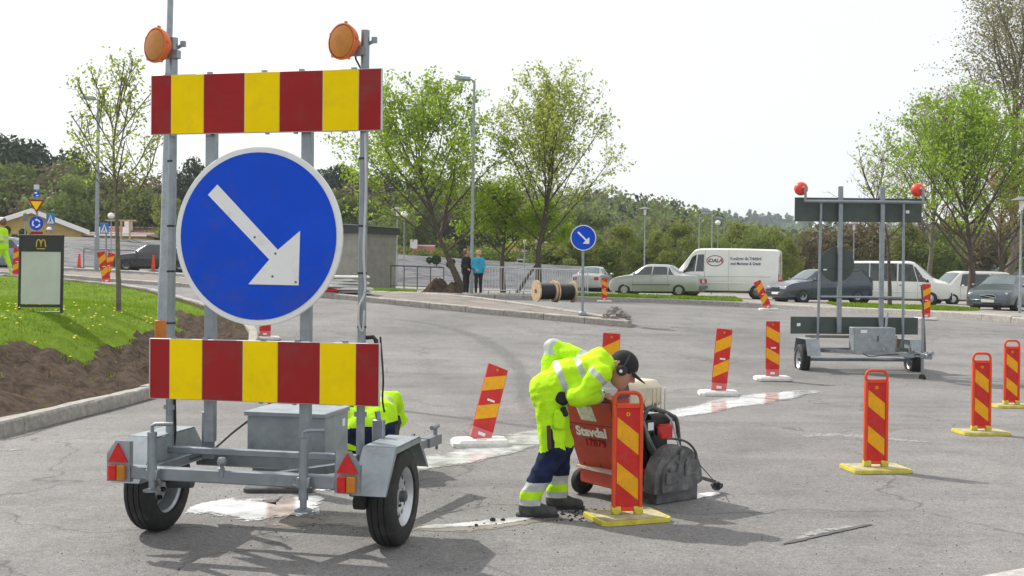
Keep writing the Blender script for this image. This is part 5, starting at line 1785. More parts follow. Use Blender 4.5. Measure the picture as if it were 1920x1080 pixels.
    for s in (-1, 1):
        m = MB(); g = []
        for x in xs:
            q = section(lerp_row(st, float(x)))[3]
            for dy, dz in ((-.002, -.028), (.012, -.022), (.012, .022), (-.002, .028)): g.append((float(x), s * (q[1] + dy), q[2] + dz))
        f = [(i * 4 + k, (i + 1) * 4 + k, (i + 1) * 4 + k + 1, i * 4 + k + 1) for i in range(6) for k in range(3)]
        m.add(g, f); m.obj('side_moulding', lowtrim or paint, T)
    return T

SILVERP = M('silver_car_paint', (.44, .45, .445), .34, .45, .05, 3, coat=.5)
WHITEV = M('white_van_paint', (.78, .78, .76), .35, 0, .04, 2, coat=.4)
BLUEGREY = M('blue_grey_car_paint', (.085, .105, .125), .3, .3, .06, 3, coat=.7)
DARKBLUE = M('dark_blue_car_paint', (.045, .06, .085), .28, .25, .06, 3, coat=.8)
BLACKPAINT = M('black_car_paint', (.02, .022, .026), .25, .1, .06, 3, coat=.8)
HEADL = M('headlamp_glass', (.62, .64, .66), .12, .1, .1, 20)
TAILR = M('tail_lamp_red', (.42, .02, .02), .2, 0, .1, 20)
GREYTRIM = M('grey_trim', (.16, .165, .17), .6, 0, .15, 8)

SEDAN = [(0, .36, .62, .68, .62, .66, .56), (.06, .24, .86, .90, .74, .76, .68), (.20, .22, .93, .965, .78, .80, .70), (.85, .20, .93, 1.0, .82, .82, .68), (1.02, .20, .94, 1.06, .82, .82, .64), (1.55, .18, .95, 1.385, .82, .83, .56),
         (2.1, .18, .945, 1.42, .82, .84, .575), (2.7, .18, .935, 1.40, .82, .84, .57), (3.35, .18, .925, 1.02, .82, .84, .66), (3.5, .19, .91, .96, .82, .83, .70), (4.1, .20, .82, .86, .80, .80, .68), (4.38, .22, .70, .745, .74, .75, .62), (4.47, .28, .58, .62, .62, .66, .56)]
def scale_st(st, L, H, W):
    l0, h0 = st[-1][0], max(r[3] for r in st)
    return [(r[0] * L / l0, r[1] * H / h0, r[2] * H / h0, r[3] * H / h0, r[4] * W, r[5] * W, r[6] * W) for r in st]

def vloc(px, d, x_off=0.0, up=.12):
    x = gx(px, d)
    return Vector((x, d, hr(x, d) + up))
def place(T, centre_local, world, rz, z):
    c = Matrix.Rotation(rz, 3, 'Z') @ Vector((centre_local, 0, 0))
    T.location = (world.x - c.x, world.y - c.y, z)

# silver saloon: its tail points right and towards the camera
rzm = math.radians(180 - 22)
o = vloc(1234, 53.0)
mrc = car('silver saloon parked tail-on beside the white van', 'car', (0, 0, 0), rzm, scale_st(SEDAN, 4.47, 1.52, 1.0), SILVERP, (.98, 3.66), .305,
    [(1.22, 1.50, 1.50, 1.52), (1.55, 2.28, 1.60, 2.26), (2.34, 3.22, 2.32, 2.74)], (3.32, 2.72, .93, .95), (.98, 1.50, .93, .93),
    [('tail_lamp', TAILR, [((.05, s * .60, .74), (.14, .26, .20), s * -.5) for s in (-1, 1)]), ('headlamp', HEADL, [((4.40, s * .52, .60), (.10, .28, .14)) for s in (-1, 1)]),
     ('bumper', GREYTRIM, [((.0, 0, .46), (.16, 1.42, .14)), ((4.46, 0, .42), (.14, 1.3, .14))]), ('number_plate', PLATE, [((.015, 0, .72), (.05, .46, .11))])], lowtrim=GREYTRIM, holes=7)
place(mrc, 2.2, o, rzm, o.z)

# long white panel van with lettering
VAN = [(0, .42, 1.20, 2.24, .78, .86, .74), (.05, .36, 1.22, 2.33, .84, .90, .78), (.25, .34, 1.24, 2.37, .88, .92, .79), (2.2, .32, 1.24, 2.42, .90, .93, .80), (3.7, .32, 1.24, 2.42, .90, .93, .79), (4.05, .32, 1.24, 2.34, .90, .93, .76),
       (4.62, .32, 1.22, 1.66, .90, .92, .74), (4.85, .32, 1.15, 1.38, .89, .90, .70), (5.25, .33, .98, 1.08, .84, .84, .62), (5.45, .36, .72, .80, .70, .74, .5), (5.5, .42, .62, .66, .6, .66, .45)]
rzv = math.radians(180 - 20)
o = vloc(1356, 54.0)
van = car('white panel van with oval logo parked behind the silver saloon', 'van', (0, 0, 0), rzv, VAN, WHITEV, (.98, 4.5), .345,
    [(3.55, 3.95, 3.55, 3.86, .05, .80), (4.0, 4.55, 3.92, 4.16, .05, .80)], (4.68, 4.06, .95, .93), None,
    [('tail_lamp', TAILR, [((.03, s * .80, .98), (.10, .14, .42)) for s in (-1, 1)]), ('headlamp', HEADL, [((5.30, s * .58, .80), (.2, .3, .2)) for s in (-1, 1)]), ('bumper', GREYTRIM, [((.0, 0, .44), (.16, 1.7, .22)), ((5.46, 0, .45), (.16, 1.5, .3))]),
     ('number_plate', PLATE, [((.0, -.1, .80), (.03, .5, .12))])], name='panel_van', trim=BLACKP, lowtrim=WHITEV, wmats=(RUBBER, GREYTRIM))
place(van, 2.75, o, rzv, o.z)
def van_side(x, a, off=.010):
    s = section(lerp_row(VAN, x)); p, q = Vector(s[5]), Vector(s[6]); d = q - p; nn = Vector((0, d.z, -d.y)).normalized()
    v = p.lerp(q, a) + nn * off
    return Vector((v.x, v.y, v.z)), nn, d.normalized()
# the side that faces the camera is +y of the van
INKB = M('ink_navy', (.03, .04, .10), .5); INKR = M('ink_red', (.40, .02, .03), .5)
p, nn, ud = van_side(3.02, .52)
for rr, mt, of in ((1.0, INKR, .012), (.88, SIGNWHITE, .015)):
    m = MB(); n = 28
    m.add([p + nn * (of - .010) + Vector((-1, 0, 0)) * (.42 * rr * math.cos(2 * math.pi * k / n)) + ud * (.27 * (rr if rr == 1 else .84) * math.sin(2 * math.pi * k / n)) for k in range(n)], [tuple(range(n))])
    m.obj('logo_oval', mt, van)
put_text('IDALA', .25, p + nn * .009, (-1, 0, 0), ud, INKB, van, bold=.008, shear=.25)
p, nn, ud = van_side(1.55, .62); put_text('Vi anl\u00e4gger din Tr\u00e4dg\u00e5rd', .21, p, (-1, 0, 0), ud, INKB, van, bold=.004, squeeze=.72)
p, nn, ud = van_side(1.55, .40); put_text('med Marksten & Granit', .21, p, (-1, 0, 0), ud, INKB, van, bold=.004, squeeze=.72)
m = MB(); n = 20; m.tube([Vector((-.002, .35 + .22 * math.cos(2 * math.pi * k / n), 1.9 + .15 * math.sin(2 * math.pi * k / n))) for k in range(n + 1)], .012, 5); m.obj('rear_logo', INKR, van)
m = MB(); m.box((-.01, 0, 1.3), (.02, .012, 1.7)); m.obj('rear_door_gap', GREYTRIM, van)
m = MB(); m.box((-.012, .1, 1.12), (.012, .9, .12)); m.obj('rear_lettering_band', M('faded_blue_print', (.30, .36, .50), .6, 0, .4, 25), van)
m = MB()
for x in (2.35, 3.5):
    s = section(lerp_row(VAN, x))
    for a, b in zip(s[2:6], s[3:7]): m.bar((x, a[1] + .002, a[2]), (x, b[1] + .002, b[2]), .012, .008, (1, 0, 0))
m.bar((.3, section(lerp_row(VAN, .3))[4][1] + .004, 1.05), (3.5, section(lerp_row(VAN, 3.4))[4][1] + .004, 1.05), .01, .014)
m.obj('panel_gap', GREYTRIM, van)

# dark blue estate car, nose to the left
EST = scale_st([(0, .36, .9, 1.0, .66, .70, .60), (.06, .26, .98, 1.16, .76, .78, .62), (.35, .22, .99, 1.42, .82, .83, .58)] + [(r[0], r[1], r[2] * 1.03, max(r[3], 1.44 if 1.0 < r[0] < 2.9 else 0), r[4], r[5], r[6]) for r in SEDAN if r[0] > 1.5], 4.7, 1.46, 1.04)
rze = math.radians(180 + 20)
o = vloc(1538, 49.0)
est = car('dark blue estate car parked behind the far sign trailer', 'car', (0, 0, 0), rze, EST, DARKBLUE, (1.0, 3.85), .315,
    [(.42, 1.45, .62, 1.5), (1.55, 2.35, 1.58, 2.38), (2.42, 3.38, 2.45, 2.9)], (3.52, 2.88, .93, .95), (.10, .34, .9, .9),
    [('headlamp', HEADL, [((4.55, s * .60, .66), (.16, .34, .15), s * -.25) for s in (-1, 1)]), ('grille', BLACKP, [((4.68, 0, .60), (.06, .62, .18))]), ('number_plate', PLATE, [((4.71, 0, .42), (.03, .5, .11))]),
     ('roof_rail', GREYTRIM, [((1.6, s * .56, 1.48), (1.9, .04, .05)) for s in (-1, 1)]), ('bumper', DARKBLUE, [((4.66, 0, .40), (.12, 1.35, .16))])], holes=7)
place(est, 2.35, o, rze, o.z)

# white minibus, nose to the right
T5 = [(0, .36, 1.02, 1.75, .78, .86, .72), (.06, .30, 1.05, 1.88, .84, .90, .75), (.4, .27, 1.05, 1.95, .88, .92, .76), (2.6, .26, 1.04, 1.96, .90, .93, .77), (3.3, .26, 1.03, 1.92, .90, .93, .75), (4.10, .26, 1.03, 1.24, .90, .92, .78), (4.30, .27, 1.02, 1.15, .89, .91, .78), (4.70, .28, .95, 1.02, .85, .87, .74), (4.84, .30, .82, .90, .80, .83, .68), (4.89, .36, .62, .70, .72, .76, .6)]
rzt = math.radians(-22)
o = vloc(1676, 49.5)
t5 = car('white minibus with black bumper parked behind the grass strip', 'van', (0, 0, 0), rzt, T5, WHITEV, (.98, 3.98), .33,
    [(.22, 1.44, .30, 1.44, .04, .96), (1.48, 2.62, 1.48, 2.62, .04, .96), (2.68, 3.48, 2.68, 3.27, .04, .94), (3.52, 3.98, 3.31, 3.42, .04, .88)], (4.10, 3.36, .95, .94), None,
    [('headlamp', HEADL, [((4.72, s * .62, .80), (.2, .32, .2), s * -.3) for s in (-1, 1)]), ('bumper', BLACKP, [((4.74, 0, .42), (.34, 1.66, .34))]), ('grille', BLACKP, [((4.82, 0, .76), (.1, .8, .14))]), ('tail_lamp', TAILR, [((.03, s * .80, 1.1), (.08, .12, .5)) for s in (-1, 1)]),
     ('number_plate', PLATE, [((4.92, 0, .48), (.03, .5, .11))])], name='minibus', trim=BLACKP, wmats=(RUBBER, RIM), holes=6)
place(t5, 2.45, o, rzt, o.z)

# blue grey saloon at the right border, nose to the left and towards the camera
rzs = math.radians(180 + 48)
o = vloc(1888, 45.5)
s40 = car('blue grey saloon nose-on at the right border', 'car', (0, 0, 0), rzs, scale_st(SEDAN, 4.48, 1.46, 1.06), BLUEGREY, (.98, 3.62), .315,
    [(1.22, 1.52, 1.50, 1.54), (1.57, 2.28, 1.62, 2.26), (2.34, 3.24, 2.32, 2.76)], (3.34, 2.73, .93, .95), (.98, 1.50, .93, .93),
    [('headlamp', HEADL, [((4.30, s * .62, .66), (.20, .30, .16), s * -.35) for s in (-1, 1)]), ('grille', BLACKP, [((4.45, 0, .58), (.06, .62, .17))]), ('number_plate', PLATE, [((4.50, 0, .40), (.03, .5, .11))]), ('bumper', BLUEGREY, [((4.42, 0, .36), (.14, 1.4, .2))]),
     ('air_intake', BLACKP, [((4.49, 0, .27), (.03, 1.1, .10))]), ('tail_lamp', TAILR, [((.05, s * .60, .8), (.12, .25, .2)) for s in (-1, 1)])], holes=7)
place(s40, 2.2, o, rzs, o.z)
m = MB(); m.tube([(4.485, -.30, .64), (4.485, .30, .52)], .012, 6)
P = [(4.485, .31 * math.cos(a), .58 + .085 * math.sin(a)) for a in np.linspace(0, 2 * math.pi, 24)]; m.tube(P, .012, 5); m.obj('grille_trim', RIM, s40)

# small van farther back between the minibus and the saloon
rzk = math.radians(180 + 10)
o = vloc(1812, 58.0)
kg = car('pale small car farther back between minibus and blue grey saloon', 'car', (0, 0, 0), rzk, scale_st(T5, 4.2, 1.75, .95), WHITEV, (.85, 3.4), .30,
    [(.25, 1.15, .32, 1.15, .08, .9), (1.25, 2.15, 1.25, 2.15, .08, .9), (2.25, 3.0, 2.25, 2.8, .08, .9)], (3.5, 2.9, .95, .94), None, [('headlamp', HEADL, [((4.05, s * .6, .72), (.2, .3, .18)) for s in (-1, 1)]), ('bumper', BLACKP, [((4.1, 0, .4), (.3, 1.5, .3))])])
place(kg, 2.1, o, rzk, o.z)
# black car at the far left, seen past the young tree
rzb = math.radians(180 + 6)
o = vloc(298, 57.0)
bk = car('black car with sunlit bonnet behind the far left kerb', 'car', (0, 0, 0), rzb, SEDAN, BLACKPAINT, (.98, 3.66), .305,
    [(1.22, 1.50, 1.50, 1.52), (1.55, 2.28, 1.60, 2.26), (2.34, 3.22, 2.32, 2.74)], (3.32, 2.72, .93, .95), (.98, 1.50, .93, .93), [('headlamp', HEADL, [((4.38, s * .52, .62), (.12, .28, .14)) for s in (-1, 1)])], holes=7)
place(bk, 2.2, o, rzb, o.z)
# car behind the drums and car behind the advertising board
rzc = math.radians(180 + 60)
o = vloc(1112, 63.0)
cb = car('pale car with light rear window behind the cable drums', 'car', (0, 0, 0), math.radians(75), SEDAN, SILVERP, (.98, 3.66), .305,
    [(1.22, 1.50, 1.50, 1.52), (1.55, 2.28, 1.60, 2.26), (2.34, 3.22, 2.32, 2.74)], (3.32, 2.72, .93, .95), (.98, 1.50, .93, .93), [('tail_lamp', TAILR, [((.05, s * .60, .74), (.14, .26, .18)) for s in (-1, 1)])])
place(cb, 2.2, o, math.radians(75), o.z)
o = vloc(8, 47.0, up=0.0)
cl = car('blue silver car at the left border behind the walking worker', 'car', (0, 0, 0), math.radians(4), SEDAN, M('pale_blue_car_paint', (.20, .25, .31), .3, .3, .05, 3, coat=.6), (.98, 3.66), .305,
    [(1.22, 1.50, 1.50, 1.52), (1.55, 2.28, 1.60, 2.26), (2.34, 3.22, 2.32, 2.74)], (3.32, 2.72, .93, .95), (.98, 1.50, .93, .93), [('headlamp', HEADL, [((4.38, s * .52, .62), (.12, .28, .14)) for s in (-1, 1)])])
place(cl, 2.2, o, math.radians(4), o.z)
# ------------------------------------------------------------------ trees
LEAF_FRESH = M('leaf_fresh_green', (.19, .30, .016), .6, 0, .2, 1.2, col2=(.38, .50, .06), trans=.62, spec=.2)
LEAF_YELLOW = M('leaf_yellow_green', (.26, .32, .04), .6, 0, .2, 1.2, col2=(.44, .50, .10), trans=.6, spec=.2)
LEAF_BRIGHT = M('leaf_bright_green', (.18, .30, .018), .6, 0, .2, 1.2, col2=(.35, .49, .055), trans=.62, spec=.2)
LEAF_BUD = M('leaf_brown_bud', (.20, .18, .08), .7, 0, .2, 1.2, col2=(.32, .31, .14), trans=.45)
LEAF_RUST = M('leaf_rust', (.22, .13, .04), .7, 0, .2, 1.2, col2=(.30, .26, .06), trans=.4)
LEAF_OLIVE = M('leaf_olive', (.085, .12, .022), .7, 0, .2, .5, col2=(.18, .22, .05), trans=.38, spec=.2)
LEAF_DARK = M('leaf_dark_pine', (.025, .045, .022), .75, 0, .2, .5, col2=(.055, .085, .04), trans=.1)
LEAF_BROWN = M('leaf_brown_spring', (.13, .10, .055), .75, 0, .2, .4, col2=(.20, .17, .09), trans=.25)
LEAF_BIRCH = M('leaf_birch', (.15, .185, .03), .7, 0, .2, .4, col2=(.27, .31, .065), trans=.42, spec=.2)
LEAF_MID = M('leaf_mid_green', (.12, .17, .03), .7, 0, .2, .4, col2=(.22, .28, .06), trans=.4)

def tubes_np(segs, sides):
    """segs: (p0, p1, r0, r1) -> open tapered tubes"""
    P0 = np.array([s[0] for s in segs]); P1 = np.array([s[1] for s in segs]); r0 = np.array([s[2] for s in segs]); r1 = np.array([s[3] for s in segs])
    d = P1 - P0; d /= np.maximum(np.linalg.norm(d, axis=1, keepdims=True), 1e-6)
    up = np.where(np.abs(d[:, 2:3]) < .9, np.array([[0, 0, 1.0]]), np.array([[1.0, 0, 0]]))
    x = np.cross(d, up); x /= np.linalg.norm(x, axis=1, keepdims=True); y = np.cross(d, x)
    V = []
    for P, r in ((P0, r0), (P1, r1)):
        for k in range(sides):
            a = 2 * np.pi * k / sides
            V.append(P + (x * np.cos(a) + y * np.sin(a)) * r[:, None])
    V = np.stack(V, 1).reshape(-1, 3)
    n = len(segs); b = (np.arange(n) * 2 * sides)[:, None]
    k = np.arange(sides)[None]
    q = np.stack([b + k, b + (k + 1) % sides, b + sides + (k + 1) % sides, b + sides + k], 2).reshape(-1, 4)
    return V, q

def cards(P, size, rs, tilt=1.0, aspect=.6):
    """leaf shaped quads at P"""
    n = len(P)
    a = rs.normal(size=(n, 3)); a[:, 2] *= tilt; a /= np.linalg.norm(a, axis=1, keepdims=True)
    b = rs.normal(size=(n, 3)); b -= a * (a * b).sum(1, keepdims=True); b /= np.linalg.norm(b, axis=1, keepdims=True)
    s = (size * rs.uniform(.6, 1.3, n))[:, None]
    V = np.empty((4 * n, 3))
    V[0::4] = P - a * s; V[1::4] = P + b * s * aspect - a * s * .1; V[2::4] = P + a * s; V[3::4] = P - b * s * aspect - a * s * .1
    return V, np.arange(4 * n).reshape(n, 4)

def grow(seed, height, fork, spread, limbs, trunk_r, leaves_per, leaf, clump, lean=(0, 0), upright=.5, sub=7, twig=5, droop=0.0, extra_low=0, crown_w=None, bare=.0, leader=True, shift=0.0):
    """branching skeleton; returns (wood V, F), (leaf V, F)"""
    r = random.Random(seed); rs = np.random.RandomState(seed)
    segs, thin, tips = [], [], []
    def axis(p, d, L, r0, r1, n, wander, trop):
        pts = [Vector(p)]
        d = Vector(d).normalized()
        for i in range(n):
            d = (d + Vector((r.uniform(-1, 1), r.uniform(-1, 1), r.uniform(-.6, 1) + trop)) * wander).normalized()
            pts.append(pts[-1] + d * L / n)
        return pts, [r0 + (r1 - r0) * i / n for i in range(n + 1)]
    def put(pts, rad, store):
        for i in range(len(pts) - 1): store.append((tuple(pts[i]), tuple(pts[i + 1]), rad[i], rad[i + 1]))
    top = Vector((lean[0], lean[1], fork))
    tr, rad = axis((0, 0, -.1), (lean[0], lean[1], fork), top.length + .1, trunk_r * 1.25, trunk_r * .8, 6, .05, 0)
    put(tr, rad, segs)
    starts = []
    if leader:
        ld, lr = axis(tr[-1], (lean[0] * .1, lean[1] * .1, 1), (height - fork) * .9, trunk_r * .7, .012, 8, .10, .3)
        put(ld, lr, segs)
        for i in range(limbs):
            t = (i + .5) / limbs * .75
            k = min(int(t * 8), 7); starts.append((ld[k].lerp(ld[k + 1], t * 8 - k), lr[k], t))
    else:
        for i in range(limbs):
            starts.append((tr[-1] - Vector((0, 0, r.uniform(0, fork * .18))), trunk_r * .6, i / limbs))
    for i, (p, pr, t) in enumerate(starts):
        az = i * 2.399 + r.uniform(-.4, .4)
        # the higher the limb starts, the more upright and the shorter it is
        el = math.radians(r.uniform(22, 42) + 38 * (t if leader else r.random()) * (1 if upright > 0 else 0)) + upright * .35
        d = Vector((math.cos(az) * math.cos(el), math.sin(az) * math.cos(el), math.sin(el) - droop))
        L = spread * (1.15 - .55 * t if leader else r.uniform(.75, 1.15)) * (1 + .25 * math.sin(el))
        L = min(L, (height - p.z) / max(.2, math.sin(el)) if not leader else 99)
        lp, lr = axis(p, d, L, min(pr * .6, trunk_r * .36), .010, 7, .12, .18 + upright * .25)
        put(lp, lr, segs)
        for j in range(sub):
            u = .22 + .78 * (j + r.random() * .6) / sub
            k = min(int(u * 7), 6); q = lp[k].lerp(lp[k + 1], u * 7 - k)
            dd = (lp[k + 1] - lp[k]).normalized()
            side = Vector((r.uniform(-1, 1), r.uniform(-1, 1), r.uniform(-.45, .9))).normalized()
            sd = (dd * .75 + side * .9).normalized()
            sL = L * (.48 - .22 * u) * r.uniform(.7, 1.2)
            sp_, sr = axis(q, sd, sL, max(.010, lr[k] * .55), .006, 5, .16, .25 + upright * .25)
            put(sp_, sr, thin)
            for w in range(twig):
                v = .2 + .8 * (w + r.random()) / twig
                kk = min(int(v * 5), 4); a = sp_[kk].lerp(sp_[kk + 1], v * 5 - kk)
                td = ((sp_[kk + 1] - sp_[kk]).normalized() * .7 + Vector((r.uniform(-1, 1), r.uniform(-1, 1), r.uniform(-.5, .9))).normalized() * .8).normalized()
                tp_, tr_ = axis(a, td, sL * .42 * r.uniform(.6, 1.2), .006, .003, 3, .15, .2)
                put(tp_, tr_, thin)
                tips.append((tp_[1], tp_[2], tp_[3]))
    V1, F1 = tubes_np(segs, 7); V2, F2 = tubes_np(thin, 3)
    fq = np.concatenate([F1, np.zeros((0, 4), int)])
    tri = F2 + len(V1)
    W = (np.concatenate([V1, V2]), np.concatenate([fq, tri]))
    pts = []
    for t in tips:
        if r.random() < bare: continue
        k = leaves_per
        base = np.array([t[0], t[1], t[2]])
        c = base[rs.randint(0, 3, k)] + rs.normal(scale=clump, size=(k, 3))
        pts.append(c)
    pts = np.concatenate(pts)
    # fit the crown to the height and width the tree has in the picture
    kz = height / max(1e-3, np.percentile(pts[:, 2], 99.7))
    cxy = np.median(pts[:, :2], axis=0)
    kx = 1.0 if crown_w is None else crown_w / max(1e-3, np.percentile(pts[:, 0], 98.5) - np.percentile(pts[:, 0], 1.5))
    def fit(A):
        A = A.copy(); t = np.clip(A[:, 2] / fork, 0, 1)[:, None]
        t2 = np.clip((A[:, 2] - fork) / (height - fork), 0, 1) ** .5
        A[:, :2] = A[:, :2] * (1 + (kx - 1) * t)
        A[:, 0] += shift * t2
        A[:, 2] *= kz
        return A
    W = (fit(W[0]), W[1])
    Lv = cards(fit(pts), leaf, rs)
    return W, Lv

def tree(name, label, loc, rz, W, Lv, wood, leafm, cat='tree', group=None):
    T = thing(name, label, cat, loc, rz, group)
    link('trunk', np_mesh('trunk', W[0], W[1], wood, smooth_=True), T)
    link('crown', np_mesh('crown', Lv[0], Lv[1], leafm), T)
    return T

def tz(px, d, up=.1):
    x = gx(px, d); return (x, d, hr(x, d) + up)

W, Lv = grow(3, 9.3, 1.9, 4.4, 19, .155, 11, .080, .12, crown_w=7.4, shift=-.9, lean=(-.55, 0), upright=.25, sub=9, twig=7, leader=True)
tree('maple_tree', 'broad fresh green tree with leaning trunk behind the two women', tz(868, 47.0), .3, W, Lv, BARK, LEAF_FRESH)
W, Lv = grow(14, 5.0, 1.8, 2.3, 10, .12, 18, .075, .16, lean=(.0, .1), upright=.2, sub=7, twig=5, leader=True)
tree('maple_tree', 'low green tree with dark trunk between the two tall ones', tz(944, 48.5), 1.0, W, Lv, BARK, LEAF_FRESH)
W, Lv = grow(15, 4.4, 1.8, 1.9, 7, .085, 18, .07, .15, lean=(.85, .1), upright=.3, sub=6, twig=5, leader=True)
tree('maple_tree', 'slim green tree leaning right behind the steel barriers', tz(968, 49.5), 0, W, Lv, BARK, LEAF_FRESH)
W, Lv = grow(21, 9.7, 2.3, 4.0, 19, .13, 9, .070, .12, crown_w=6.2, shift=.2, upright=.7, sub=9, twig=7, leader=True)
tree('maple_tree', 'tall yellow green tree with thin leaves behind the cable drums', tz(1011, 47.5), 0, W, Lv, BARK, LEAF_YELLOW)
W, Lv = grow(5, 4.75, 1.7, 1.15, 12, .042, 8, .036, .07, crown_w=1.75, lean=(-.12, 0), upright=.55, sub=6, twig=4, leader=True, bare=.15)
_x = gx(224, 19.6)
tree('young_tree', 'young thin tree nearly bare growing on the green mound', (_x, 19.6, mound_z(_x, 19.6) - .02), 0, W, Lv, BARKG, LEAF_YELLOW)
W, Lv = grow(8, 11.0, 2.1, 5.6, 22, .19, 10, .086, .14, crown_w=9.8, upright=.55, sub=9, twig=7, leader=True)
tree('maple_tree', 'large bright green tree behind the blue grey saloon', tz(1822, 54.0), .8, W, Lv, BARK, LEAF_BRIGHT)
W, Lv = grow(9, 22.0, 3.0, 5.5, 24, .22, 11, .085, .25, crown_w=10.0, upright=1.3, sub=10, twig=6, leader=True)
tree('poplar_tree', 'very tall brown budding tree rising above the bright green one', tz(1885, 70.0), .2, W, Lv, BARKG, LEAF_BUD)
W, Lv = grow(10, 14.5, 3.0, 4.2, 19, .16, 8, .075, .22, crown_w=6.0, upright=1.1, sub=9, twig=6, leader=True, bare=.1)
tree('poplar_tree', 'thin brown budding tree between the far trailer and the tallest tree', tz(1742, 74.0), 1.2, W, Lv, BARKG, LEAF_BUD)
W, Lv = grow(12, 6.8, 2.3, 2.2, 11, .075, 3, .065, .1, upright=.4, sub=7, twig=4, leader=True, bare=.6)
tree('young_tree', 'nearly bare young tree in front of the white minibus', tz(1669, 44.0), .5, W, Lv, BARK, LEAF_YELLOW)
W, Lv = grow(13, 8.0, 2.0, 3.2, 11, .2, 12, .07, .18, upright=.4, sub=7, twig=5, leader=True)
tree('rusty_tree', 'rust tinted tree at the right border behind the saloon', tz(1880, 60.0), .2, W, Lv, BARK, LEAF_RUST)

# ------------------------------------------------------------------ background trees: shared crowns built from leaf cards
def crown_mesh(seed, h, w, n, size, shape, leafm):
    rs = np.random.RandomState(seed)
    lobes = []
    if shape == 'round':
        for _ in range(26):
            u = rs.normal(size=3); u /= np.linalg.norm(u)
            rr = rs.uniform(.35, 1)
            lobes.append((np.array([u[0] * w * .40 * rr, u[1] * w * .40 * rr, h * .58 + u[2] * h * .36 * rr]), rs.uniform(.13, .22) * w))
    elif shape == 'tall':
        for _ in range(30):
            t = rs.uniform(.12, 1); a = rs.uniform(0, 6.28); rr = w * .42 * (math.sin(math.pi * min(1, t * .93 + .06)) ** .7) * rs.uniform(.3, 1)
            lobes.append((np.array([math.cos(a) * rr, math.sin(a) * rr, h * t * .95]), rs.uniform(.12, .2) * w))
    else:                                                # conifer
        for i in range(34):
            t = .12 + .88 * i / 33; a = rs.uniform(0, 6.28) ; rr = w * .42 * (1 - t) * rs.uniform(.4, 1.05)
            lobes.append((np.array([math.cos(a) * rr, math.sin(a) * rr, h * t * .97]), (.20 * (1 - t) + .05) * w))
    per = n // len(lobes)
    P = []
    for c, r in lobes:
        q = rs.normal(size=(per, 3)); q /= np.linalg.norm(q, axis=1, keepdims=True)
        P.append(c + q * r * rs.uniform(.55, 1.05, (per, 1)) * np.array([1, 1, .8]))
    V, Fq = cards(np.concatenate(P), size, rs)
    return np_mesh('crown', V, Fq, leafm)
def trunk_mesh(seed, h, r0):
    r = random.Random(seed); segs = []
    p = Vector((0, 0, -.3)); n = 7
    pts = [p]
    for i in range(n):
        p = p + Vector((r.uniform(-.04, .04) * h / n * 2, r.uniform(-.04, .04) * h / n * 2, h * .9 / n)); pts.append(p)
    for i in range(n): segs.append((tuple(pts[i]), tuple(pts[i + 1]), r0 * (1 - i / n * .85), r0 * (1 - (i + 1) / n * .85)))
    for i in range(12):
        k = r.randrange(2, n); a = r.uniform(0, 6.28); q = pts[k]
        e = q + Vector((math.cos(a), math.sin(a), .8)) * h * .2
        segs.append((tuple(q), tuple(e), r0 * .3, .02))
    V, Fq = tubes_np(segs, 5)
    return np_mesh('trunk', V, Fq, BARKG)
BG = {
    'round_mid': [(crown_mesh(40 + i, 9, 7.5, 4200, .20, 'round', LEAF_MID), trunk_mesh(i, 8, .17)) for i in range(2)],
    'round_bright': [(crown_mesh(50 + i, 8, 6.0, 4600, .16, 'tall', LEAF_BIRCH), trunk_mesh(10 + i, 7, .15)) for i in range(2)],
    'tall_bright': [(crown_mesh(60 + i, 9, 5.2, 4600, .16, 'tall', LEAF_BIRCH), trunk_mesh(20 + i, 8.5, .13)) for i in range(2)],
    'olive': [(crown_mesh(70 + i, 11, 8, 4800, .22, 'round', LEAF_OLIVE), trunk_mesh(30 + i, 10, .2)) for i in range(2)],
    'brown': [(crown_mesh(80 + i, 10, 7.5, 3800, .19, 'round', LEAF_BROWN), trunk_mesh(40 + i, 9.5, .18)) for i in range(2)],
    'pine': [(crown_mesh(90 + i, 13, 9.0, 5600, .24, 'tall', LEAF_DARK), trunk_mesh(50 + i, 12.5, .2)) for i in range(2)],
}
KINDWORD = {'round_mid': 'green round', 'round_bright': 'bright green round', 'tall_bright': 'upright green', 'olive': 'olive green', 'brown': 'brownish budding', 'pine': 'dark evergreen'}
def bg_tree(kind, px, top, d, label, w=1.0, base=None, group='background trees'):
    x = gx(px, d)
    zt = pw(px, top, d).z
    zb = hr(x, min(d, 90)) - .1 if base is None else base
    cm, tm = BG[kind][rnd.randrange(2)]
    h0 = {'round_mid': 8.6, 'round_bright': 7.6, 'tall_bright': 8.7, 'olive': 10.5, 'brown': 9.6, 'pine': 12.9}[kind]
    s = (zt - zb) / h0
    T = thing({'pine': 'pine_tree'}.get(kind, 'leafy_tree'), label, 'tree', (x, d, zb), rnd.uniform(0, 6.28), group)
    T.scale = (s * w, s * w, s)
    link('trunk', tm, T); link('crown', cm, T)
    return T

